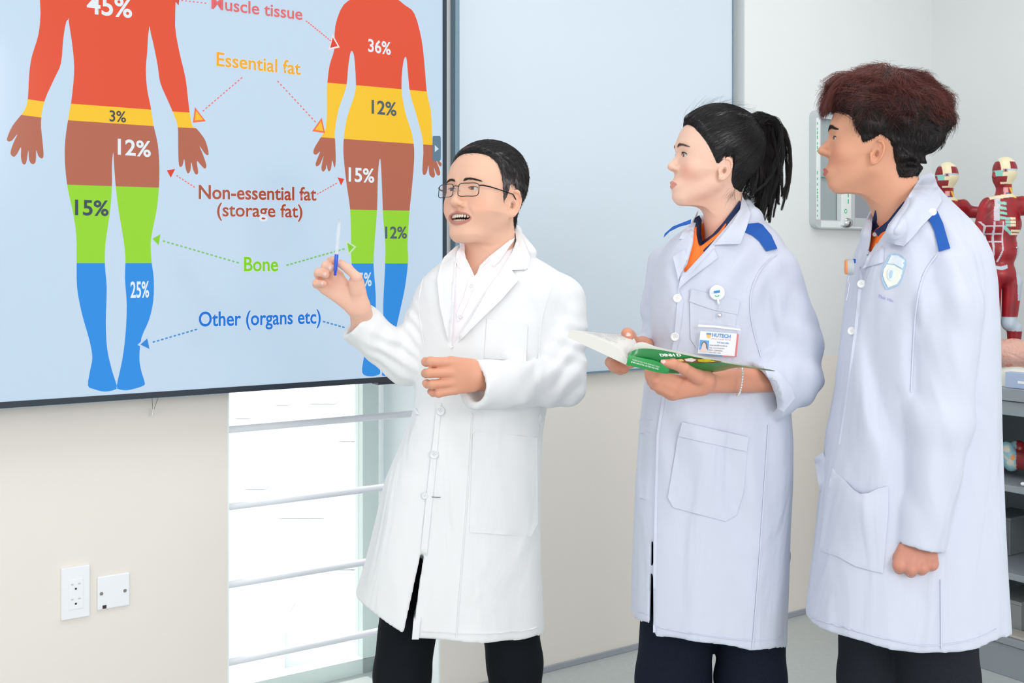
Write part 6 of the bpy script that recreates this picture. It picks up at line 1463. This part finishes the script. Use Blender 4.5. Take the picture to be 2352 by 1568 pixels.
# clip of a badge reel on the far side of the coat
rl = empty('badge_reel', tuple(P(1950, 612, 2.2)), 'small orange and clear badge reel clipped to the front of the right-hand coat', 'badge')
mb = MB(); c = P(1943, 613, 2.20); mb.lathe(c+Vector((.002, 0, 0)), (-1, .15, 0), [(.014, 0), (.0150, .001), (.0150, .003), (.013, .0042)], 28); autosmooth(mb.build('orange_face', mat('orange_plastic', (246, 150, 84), .3), rl, smooth=True))
mb = MB(); c = P(1952, 613, 2.20); mb.lathe(c, (-1, .15, 0), [(.0155, -.006), (.0158, 0), (.0150, .006)], 28); autosmooth(mb.build('clear_body', mat('clear_body', (196, 202, 210), .1, alpha=.8), rl, smooth=True))
mb = MB(); mb.box(tuple(P(1958, 604, 2.205)), tuple(P(1966, 594, 2.198))); mb.build('clip', M_tab, rl, bevel=.0008)
mb = MB(); mb.tube([P(1950, 634, 2.2), P(1947, 645, 2.2), P(1951, 652, 2.2), P(1949, 668, 2.2), P(1944, 690, 2.2)], .0008, 6); mb.build('link_chain', M_stud, rl)
seam(bb_, [(2152, 585), (2122, 630), (2106, 700), (2098, 790), (2093, 900)], 3.4, M_coatb, boy); seam(bb_, [(1862, 1418), (1950, 1444), (2050, 1470), (2130, 1482), (2230, 1470), (2290, 1444)], 2.0, M_coatb, boy, 'hem_stitch')
# trousers
gt = Grid(P(1890, 2200, BY)-Vector((0, .25, 0)), P(2290, 1200, BY)+Vector((0, .25, 0)), .008)
gt.cone(P(2005, 1280, BY+.05), P(1998, 1560, BY+.05), .07, .062, 0); gt.cone(P(1998, 1560, BY+.05), P(2010, 2130, BY+.05), .062, .055, .02); gt.cone(P(2140, 1280, BY-.02), P(2155, 1560, BY-.02), .085, .076, .0); gt.cone(P(2155, 1560, BY-.02), P(2150, 2130, BY-.02), .076, .058, .02); gt.ball(P(2085, 1260, BY), (.13, .10, .09), .05)
gt.D = np.maximum(gt.D, (.04-gt.Z)).astype(np.float32)
Vt, Ft = gt.mesh(1); mesh_np('trousers', Vt, Ft, mat('charcoal_trouser_cloth', (34, 37, 44), .85, var=.2, vscale=200, spec=.2), boy)
shoe(P(2005, 2100, BY).x-.02, BY+.05, math.pi/2, boy, M_shoe); shoe(P(2150, 2100, BY).x-.02, BY-.03, math.pi/2, boy, M_shoe)
# ------------------------------------------------------------------ framed notice board on the column wall
def on_col(px, py, off): s_, z_ = on_wall(px, py, STEP+off); return s_, z_
a = on_col(1872, 524, .03); zt = on_col(1872, 250, .03)[1]; nb = empty('notice_board', W(a[0]+.2, a[1], STEP), 'aluminium framed wall cabinet with green printed film on its frame, behind the right-hand head', 'notice board')
M_alu = mat('aluminium', (206, 212, 214), .3, metal=.5); M_alw = mat('frame_film', (232, 238, 238), .3); M_gp = mat('grey_panel', (160, 172, 174), .4); M_grn = mat('film_green', (60, 186, 126), .5); M_knob = mat('corner_chrome', (180, 184, 184), .15, metal=.9)
NW = .62; s0, s1, z0, z1 = a[0], a[0]+NW, a[1], zt
def rrect(s0, s1, z0, z1, r, n=8):
    p = []
    for (cx_, cz_, a0) in ((s1-r, z1-r, 0), (s0+r, z1-r, 1), (s0+r, z0+r, 2), (s1-r, z0+r, 3)):
        for k in range(n+1): t = (a0+k/n)*math.pi/2; p.append((cx_+r*math.cos(t), cz_+r*math.sin(t)))
    return p
mb = MB(); o_ = rrect(s0, s1, z0, z1, .032); i_ = rrect(s0+.034, s1-.034, z0+.034, z1-.034, .004); n = len(o_)
fr = lambda p, d: W(p[0], p[1], STEP+d)
v = [fr(p, 0) for p in o_]+[fr(p, .03) for p in o_]+[fr(p, .03) for p in i_]+[fr(p, .008) for p in i_]
f = []
for k in range(3):
    for i in range(n): j = (i+1) % n; f.append((k*n+i, k*n+j, (k+1)*n+j, (k+1)*n+i))
mb.add(v, f); autosmooth(mb.build('frame', M_alu, nb, bevel=0), 30)
def nbx(name, m, a0, a1, b0, b1, o0, o1, bev=.001): mb = MB(); wbox(mb, a0, a1, b0, b1, STEP+o0, STEP+o1); return mb.build(name, m, nb, bevel=bev)
nbx('back_panel', M_gp, s0+.03, s1-.03, z0+.03, z1-.03, .002, .010)
nbx('frame_film', M_alw, s0+.006, s0+.028, z0+.034, z1-.034, .030, .0315, .0004); nbx('frame_film', M_alw, s0+.034, s1-.034, z0+.004, z0+.03, .030, .0315, .0004)
nbx('glass_edge', mat('green_glass', (120, 190, 176), .1), s0+.04, s0+.12, (z0+z1)*.5-.03, (z0+z1)*.5-.026, .012, .024)
sd_ = on_col(1934, 500, .04)[0]; door = nbx('sliding_door', M_alw, sd_, sd_+.058, z0+.012, z1-.012, .012, .040, .004); nbx('sliding_door', M_alu, sd_+.058, sd_+.085, z0+.012, z1-.012, .012, .036, .003)
nbx('door_panel', mat('door_grey', (150, 156, 162), .3), sd_+.085, s1-.035, z0+.045, z1-.045, .012, .022); nbx('door_rail', M_alu, sd_+.085, s1-.035, z0+.012, z0+.045, .012, .034)
rr = random.Random(3)
k = z0+.045
while k < z1-.06:
    h_ = rr.uniform(.006, .014)
    if not (.47 < (k-z0)/(z1-z0) < .62): nbx('film_print', M_grn, s0+.010, s0+.0145, k, k+h_, .0315, .0320, 0)
    k += h_+rr.choice((.004, .005, .012))
for k in range(5): nbx('film_print', M_grn, sd_+.034, sd_+.040, z0+.10+.025*k, z0+.118+.025*k, .040, .0405, 0)
mb = MB(); plate(mb, ring_pts(sd_+.022, z0+.070, .009, .009, 18), STEP+.040, STEP+.0405); o = mb.build('film_mark', M_grn, nb)
mb = MB(); plate(mb, ring_pts(sd_+.022, z0+.070, .0055, .0055, 18), STEP+.0405, STEP+.0409); mb.build('film_mark', M_alw, nb)
mb = MB(); c = W(sd_+.030, z0+.024, STEP+.038); mb.ball(tuple(c), (.026, .012, .020), 20, 12); mb.build('corner_cap', M_knob, nb, smooth=True)

# ------------------------------------------------------------------ grey steel cabinet against the right wall
def rt(px, off):                              # t along the right wall where the sight line meets the plane at distance off from it
    u = (px-CX)/F; o = W(sC-off, 0, STEP); d = WN; t = (u*o.y-o.x)/(d.x-u*d.y); return t, o.y+d.y*t
OFF = .78
t0, Yc0 = rt(2070, OFF); t1 = rt(2236, OFF)[0]+1.25; Yc = rt(2300, OFF)[1]
zz = lambda py, Y=Yc: CAMZ-(py-HY)/F*Y
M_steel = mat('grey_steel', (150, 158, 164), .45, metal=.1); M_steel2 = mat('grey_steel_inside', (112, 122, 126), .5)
cab = empty('cabinet', tuple(R((t0+t1)/2, 0, OFF-.2)), 'open grey steel cabinet with shelves against the right wall, behind the lab coat', 'cabinet')
def rbox(name, m, ta, tb, za, zb, oa, ob, parent=cab, bev=.002): mb = MB(); mb.box((ta, za, oa), (tb, zb, ob), lambda t, z, o: R(t, z, o)); return mb.build(name, m, parent, bevel=bev)
CB = OFF-.46; ztop = zz(890)
rbox('top', M_steel, t0, t1, zz(918), ztop, CB, OFF+.006); rbox('header', M_steel, t0+.02, t1-.02, zz(952), zz(920), OFF-.03, OFF-.004)
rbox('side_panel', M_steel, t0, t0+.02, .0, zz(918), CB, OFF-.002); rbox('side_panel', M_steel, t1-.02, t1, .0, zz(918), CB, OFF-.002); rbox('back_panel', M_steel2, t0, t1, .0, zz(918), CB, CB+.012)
sh1, sh2 = zz(1112), zz(1312)
rbox('shelf', M_steel, t0+.02, t1-.02, sh1-.022, sh1, CB+.012, OFF-.006); rbox('shelf', M_steel, t0+.02, t1-.02, sh2-.022, sh2, CB+.012, OFF-.006)
rbox('bottom_shelf', M_steel, t0+.02, t1-.02, zz(1478), zz(1462), CB+.012, OFF-.004); rbox('plinth', M_steel, t0, t1, .0, zz(1480), CB, OFF-.012)
sh3 = zz(1462)
# things on and in the cabinet
def rp(px, py, off=OFF-.12):                  # photo point on a plane parallel to the cabinet front
    t, Y = rt(px, off); return P(px, py, Y)
def rw(px, off): t, Y = rt(px, off); return t, Y
M_ana = mat('painted_anatomy', vcol=True, rough=.32, spec=.5)
def anatomy(cx, label, sc=1.0, dx=0, off=OFF-.24, flip=False):
    """small muscle figure; local frame u (right), d (depth), z up, metres, feet at 0"""
    t, Y = rt(cx, off); base_ = P(cx, HY, Y); base_ = Vector((base_.x, base_.y, ztop+.001))
    e = empty('anatomical_figure', tuple(base_), label, 'anatomical model', 'muscle figures on the cabinet')
    m = lambda py: (CAMZ-(py-HY)/F*Y)-ztop   # height above the cabinet top for a row of figure B
    k = Y/F
    U = lambda px: (px-2305)*k
    g = Grid((-.16, -.13, -.0), (.17, .12, .84), .0023)
    G_ = lambda px, py, d=0: (U(px), d, m(py)/mfix)
    mfix = 1.0
    hd = G_(2308, 398); g.ball((hd[0], 0, hd[2]+.008), (.041, .045, .050), 0); g.ball((hd[0]-.016, -.004, hd[2]-.022), (.027, .028, .030), .015); g.cone((hd[0]-.042, -.012, hd[2]-.004), (hd[0]-.046, -.014, hd[2]-.014), .005, .006, .008)
    g.cone(G_(2306, 415), G_(2306, 462), .024, .030, .012)
    g.cone(G_(2270, 470), G_(2345, 468), .026, .028, .02); g.ball(G_(2300, 515), (.070, .045, .060), .03); g.ball(G_(2300, 575), (.060, .042, .055), .03); g.ball(G_(2298, 630), (.058, .045, .042), .03)
    g.cone(G_(2278, 650), G_(2278, 735), .033, .026, .01); g.cone(G_(2325, 650), G_(2318, 735), .034, .026, .01)
    g.ball(G_(2276, 745, -.004), (.024, .026, .024), .01); g.ball(G_(2316, 745, -.004), (.024, .026, .024), .01)
    lz = .03
    g.cone(G_(2276, 755), (U(2276), 0, lz), .025, .014, .01); g.cone(G_(2330, 755), (U(2328), 0, lz), .026, .014, .01); g.ball((U(2276), -.02, .012), (.02, .045, .014), .01); g.ball((U(2326), -.02, .012), (.02, .045, .014), .01)
    # left arm hangs, right arm is bent forward across
    g.cone(G_(2262, 480, .0), G_(2248, 540, .01), .022, .018, .012); g.cone(G_(2248, 540, .01), G_(2240, 600, .0), .017, .012, .008)
    g.cone(G_(2352, 480), G_(2384, 484, -.02), .024, .021, .012); g.cone(G_(2384, 484, -.02), G_(2398, 474, -.07), .019, .016, .01); g.cone(G_(2398, 474, -.07), G_(2404, 464, -.095), .013, .011, .006)
    g.D = np.maximum(g.D, -g.Z).astype(np.float32)
    V, F_ = g.mesh(1)
    # painting follows the parts of the body
    px = 2305+V[:, 0]/k; py = HY+(CAMZ-(V[:, 2]+ztop))/k; front = V[:, 1] < .012
    red = np.array(srgb(150, 24, 34)[:3]); C_ = np.tile(red, (len(V), 1)); C_ *= (1+.25*wave(V[:, 0], V[:, 1], V[:, 2]*.4, 3, 160))[:, None]
    def pt(mask, c): C_[mask] = np.array(srgb(*c)[:3])
    CRM, LIL, TEA, LB, PNK, YEL, BLU = (236, 224, 186), (206, 196, 206), (140, 204, 190), (182, 196, 208), (226, 150, 150), (236, 190, 40), (30, 84, 160)
    hz = py < 432; pt(hz & ((px > 2290) | (py < 372)) & (py < 424), CRM); pt(hz & (px <= 2291) & (py < 372), LB); pt(hz & (px <= 2289) & (py >= 372), (140, 26, 34))
    pt(hz & front & (np.abs(px-2319) < 11) & (np.abs(py-382) < 9), (140, 30, 40)); pt(hz & front & (np.abs(px-2315) < 12) & (np.abs(py-392) < 2.2), LB)
    pt(hz & front & (np.abs(px-2287) < 6) & (np.abs(py-400) < 7), TEA); pt(hz & front & (px < 2302) & (py > 407) & (py < 420), (140, 26, 34)); pt(hz & front & (np.abs(px-2298) < 5) & (np.abs(py-394) < 4), (190, 150, 160))
    pt(hz & front & (np.abs(px-2298) < 2.2) & (np.abs(py-394) < 2.2), (60, 40, 40))
    nk = (py >= 426) & (py < 456) & front; pt(nk & (np.abs(px-2303) < 5) & (py > 432), PNK); pt(nk & (np.abs(px-2307) < 5) & (py > 444), BLU); pt(nk & (np.abs(px-2318-(py-440)*.5) < 4) & (py > 432), YEL)
    pt(front & (np.abs(py-(452-(px-2300)*.12)) < 4) & (px > 2268) & (px < 2350), CRM)
    pt(front & (np.abs(px-(2284-(py-460)*.10)) < 6) & (py > 456) & (py < 508), LIL)
    for i in range(4): yy = 468+i*11.5; pt(front & (np.abs(py-(yy+(px-2296)*.18)) < 3.2) & (px > 2285) & (px < 2303), TEA)
    for i in range(3): yy = 503+i*7.6; pt(front & (np.abs(py-yy) < 2.8) & (px > 2296) & (px < 2308), TEA); pt(front & (np.abs(py-yy) < 2.8) & (px >= 2308) & (px < 2322), CRM)
    for i in range(2): yy = 531+i*7; pt(front & (np.abs(py-yy-(px-2310)*.02) < 2.5) & (px > 2310) & (px < 2338), CRM)
    pt(front & (np.abs(py-(524+(px-2296)*.9)) < 4.5) & (px > 2294) & (px < 2312) & (py < 541), TEA)
    ab = (py > 510) & (py < 602) & front; pt(ab & (np.abs(px-2274) < 2.0), LIL); pt(ab & (np.abs(px-(2292-np.clip(py-575, 0, 50)*.35)) < 1.8), LIL); pt(ab & (np.abs(px-(2257+np.clip(520-py, 0, 20)*-1.0)) < 2.6), LIL)
    for yy in (520, 538, 556): pt(ab & (np.abs(py-yy) < 1.8) & (px > 2257) & (px < 2292), LIL)
    pt(front & (np.abs(py-(610+6*np.cos((px-2288)/12))) < 4) & (px > 2272) & (px < 2304), LB)
    pt((px > 2322) & (py > 560) & (py < 690) & (px > 2325+(np.abs(py-620))*.07), LB); pt((py > 728) & (py < 760) & (px < 2345), LB); pt((py > 775) & (np.abs(px-2282) < 7) & front, CRM)
    pt((V[:, 1] < -.088) & (px > 2380), PNK); pt((px > 2388) & (V[:, 1] > -.088) & (V[:, 1] < -.06), LB)
    A = V.copy()*sc
    A[:, 0] += base_.x; A[:, 1] = A[:, 1]+base_.y; A[:, 2] = A[:, 2]+base_.z
    o = mesh_np('muscle_body', A, F_, M_ana, e, col=np.clip(C_, 0, 1))
    mb = MB(); mb.tube([base_+Vector((0, .06, 0)), base_+Vector((0, .06, .40*sc)), base_+Vector((0, .03, .44*sc))], .005, 8); mb.lathe(base_+Vector((0, .03, -.0005)), (0, 0, 1), [(.07, 0), (.07, .010), (.066, .012)], 32); mb.build('stand', M_steel, e)
    mb = MB(); mb.ball((base_.x+U(2322)*sc, base_.y-.046, base_.z+m(570)*sc), .005, 8, 6); mb.build('hook', M_knob, e, smooth=True)
    return e
anatomy(2305, 'red muscle figure with painted ribs standing on the grey cabinet, right of the other', 1.0)
A_e = bpy.data.objects['anatomical_figure']; B_e = A_e.copy(); COL.objects.link(B_e); B_e['label'] = 'red muscle figure on the cabinet, half hidden behind the right-hand shoulder'
t_, Y_ = rt(2172, OFF-.26); q_ = P(2172, HY, Y_); B_e.location = (q_.x, q_.y, ztop+.001)
for ch in list(A_e.children):
    c_2 = ch.copy(); COL.objects.link(c_2); c_2.parent = B_e; c_2.matrix_parent_inverse = ch.matrix_parent_inverse.copy()
# brains and other pieces on the cabinet top
def blob_brain(name, px, py, r, sc, label, off, seed, col=(214, 166, 150)):
    c = rp(px, py, off); e = empty(name, (c.x, c.y, ztop), label, 'anatomical model')
    g = Grid(np.array(c)-r*1.5, np.array(c)+r*1.5, r/26)
    g.ball(c, (r*sc[0], r*sc[1], r*sc[2]), 0); g.ball((c.x+r*.5, c.y, c.z-r*.55), (r*.45, r*.4, r*.35), .01)
    w1 = wave(g.X, g.Y, g.Z, seed, 7/r); w2 = wave(g.X+.006*w1, g.Y, g.Z-.006*w1, seed+1, 9/r)
    g.D += (r*.05*np.clip(1-np.abs(np.sin(4.2*w2+2.6*w1))*1.6, 0, 1)).astype(np.float32)
    g.cone((c.x-r*1.1, c.y-r*.62, c.z+r*.35), (c.x+r*.2, c.y-r*.85, c.z-r*.25), r*.035, r*.03, .004, sub=True)
    V, F_ = g.mesh(1); cc = np.array(srgb(*col)[:3]); C_ = np.tile(cc, (len(V), 1)); m = wave(V[:, 0], V[:, 1], V[:, 2], seed+5, 150) > .75; C_[m] = cc*np.array((1, .55, .5))
    mesh_np('lobes', V, F_, M_ana, e, col=C_); return e, c
e, c = blob_brain('brain_model', 2326, 812, .072, (1.0, .8, .72), 'pink wrinkled brain model on a white base at the cabinet front', OFF-.10, 5)
b0 = rp(2316, 885, OFF-.10); mb = MB(); mb.lathe((c.x, c.y, ztop+.0005), (0, 0, 1), [(.060, 0), (.058, .014), (.050, .050), (.034, .066), (.02, .074)], 30); autosmooth(mb.build('base', mat('ivory_base', (232, 234, 222), .4), e, smooth=True))
for i in range(4): 
    mb = MB(); p = rp(2283+i*1.0, 856+i*4, OFF-.045); mb.box((p.x, p.y-.001, p.z), (p.x+.03-.004*(i % 2), p.y, p.z+.0016)); mb.build('label_line', mat('print_grey2', (150, 150, 140), .7), e)
e, c = blob_brain('brain_model', 2280, 826, .050, (.8, .8, .9), 'smaller pink brain piece beside the coat edge on the cabinet', OFF-.20, 15, (196, 150, 136))
mb = MB(); mb.lathe((c.x, c.y, ztop+.0005), (0, 0, 1), [(.035, 0), (.035, .01), (.02, .014), (.018, .055)], 24); autosmooth(mb.build('base', mat('navy_base', (20, 30, 60), .3), e, smooth=True))
c = rp(2283, 788, OFF-.26); e = empty('joint_model', (c.x, c.y, ztop), 'tan rounded anatomy piece behind the brain models', 'anatomical model'); g = Grid(np.array(c)-.07, np.array(c)+.07, .003); g.ball(c, (.040, .03, .016), 0); g.ball((c.x-.02, c.y, c.z-.004), (.03, .025, .018), .01); v, f = g.mesh(1); mesh_np('tan_body', v, f, mat('tan_plastic', (206, 132, 96), .35), e)
mb = MB(); mb.lathe((c.x, c.y, ztop+.0005), (0, 0, 1), [(.03, 0), (.03, .006), (.008, .01), (.008, c.z-ztop-.008)], 20); mb.build('base', M_steel, e)
e = empty('blue_box', tuple(rp(2335, 880, OFF-.03)), 'pale blue label box standing at the front edge of the cabinet top', 'box')
ta, tb = rt(2316, OFF-.03)[0], rt(2316, OFF-.03)[0]+.16
bx = rbox('box_body', mat('pale_blue_card', (176, 192, 220), .5), ta, tb, ztop+.001, ztop+.052, OFF-.05, OFF-.012, e, .001)
mb = MB(); mb.box((ta+.045, ztop+.018, OFF-.0118), (ta+.075, ztop+.026, OFF-.0114), lambda t, z, o: R(t, z, o)); mb.build('print', M_cw, e)
# the shelf inside
e = empty('leg_model', tuple(rp(2310, 1075, OFF-.16)), 'blue and red leg muscle model lying on the upper inside shelf', 'anatomical model')
zs_ = sh1; lz = lambda px, py, o: (lambda p: (p.x, p.y, p.z))(rp(px, py, o))
g = Grid(np.array(lz(2310, 1050, OFF-.16))-np.array((.16, .2, .09)), np.array(lz(2310, 1050, OFF-.16))+np.array((.16, .2, .10)), .0042)
g.cone(lz(2255, 1045, OFF-.20), lz(2300, 1050, OFF-.16), .040, .032, 0); g.ball(lz(2312, 1036, OFF-.13), (.026, .03, .034), .012); g.ball(lz(2322, 1062, OFF-.13), (.024, .03, .030), .010); g.ball(lz(2338, 1028, OFF-.20), (.028, .03, .026), .01); g.cone(lz(2330, 1055, OFF-.16), lz(2375, 1060, OFF-.12), .030, .036, .012)
g.D = np.maximum(g.D, (sh1+.001)-g.Z).astype(np.float32); v, f = g.mesh(1); px = CX+F*v[:, 0]/v[:, 1]; py = HY+(CAMZ-v[:, 2])*F/v[:, 1]
c_ = np.tile(np.array(srgb(150, 40, 44)[:3]), (len(v), 1)); bl = (px > 2284) & (px < 2334) & (py < 1084) & (py > 1012); c_[bl] = srgb(146, 194, 206)[:3]; c_[((px-2312)**2+(py-1030)**2 < 70) | ((px-2320)**2+(py-1062)**2 < 60) | ((px-2300-(py-1040))**2 < 12)*bl] = srgb(206, 204, 190)[:3]; c_[(px-2326)**2+(py-1050)**2 < 40] = srgb(228, 160, 96)[:3]
mesh_np('muscle_body', v, f, M_ana, e, col=c_)
e = empty('small_shell', tuple(rp(2350, 1098, OFF-.03)), 'tiny white piece near the front edge of the upper inside shelf', 'ornament'); c = rp(2350, 1100, OFF-.03); mb = MB(); mb.ball((c.x, c.y, sh1+.0075), (.009, .006, .0065), 10, 8); mb.ball((c.x+.008, c.y, sh1+.006), (.006, .005, .005), 10, 8); mb.build('shell_body', M_cw, e, smooth=True)
def crate(label, px0, px1, py0, zb, off, dep, m, name='storage_box', bev=.003):
    ta = rt(px0, off)[0]; tb = rt(px1, off)[0]; Y = rt(px0, off)[1]; zt_ = CAMZ-(py0-HY)/F*Y
    e = empty(name, tuple(R((ta+tb)/2, zb, off-dep/2)), label, 'box'); rbox('box_body', m, ta, tb, zb+.001, zt_, off-dep, off, e, bev); rbox('lid', m, ta-.004, tb+.004, zt_, zt_+.012, off-dep-.004, off+.004, e, .002); return e
M_gb = mat('grey_carton', (150, 152, 152), .6); M_gb2 = mat('dark_carton', (112, 118, 122), .6)
crate('grey carton on the middle inside shelf of the cabinet', 2262, 2320, 1185, sh2, OFF-.20, .16, M_gb2)
crate('light grey carton with a loose lid on the cabinet bottom shelf', 2275, 2345, 1372, sh3, OFF-.10, .20, M_gb)
c = rp(2312, 1335, OFF-.2); 
e = empty('paper_tray', tuple(rp(2330, 1455, OFF-.03)), 'thin beige folder lying at the front of the bottom shelf', 'folder'); ta = rt(2300, OFF-.04)[0]; rbox('folder_cover', mat('beige_card', (190, 186, 176), .6), ta, ta+.3, sh3+.001, sh3+.008, OFF-.09, OFF-.02, e, .001)
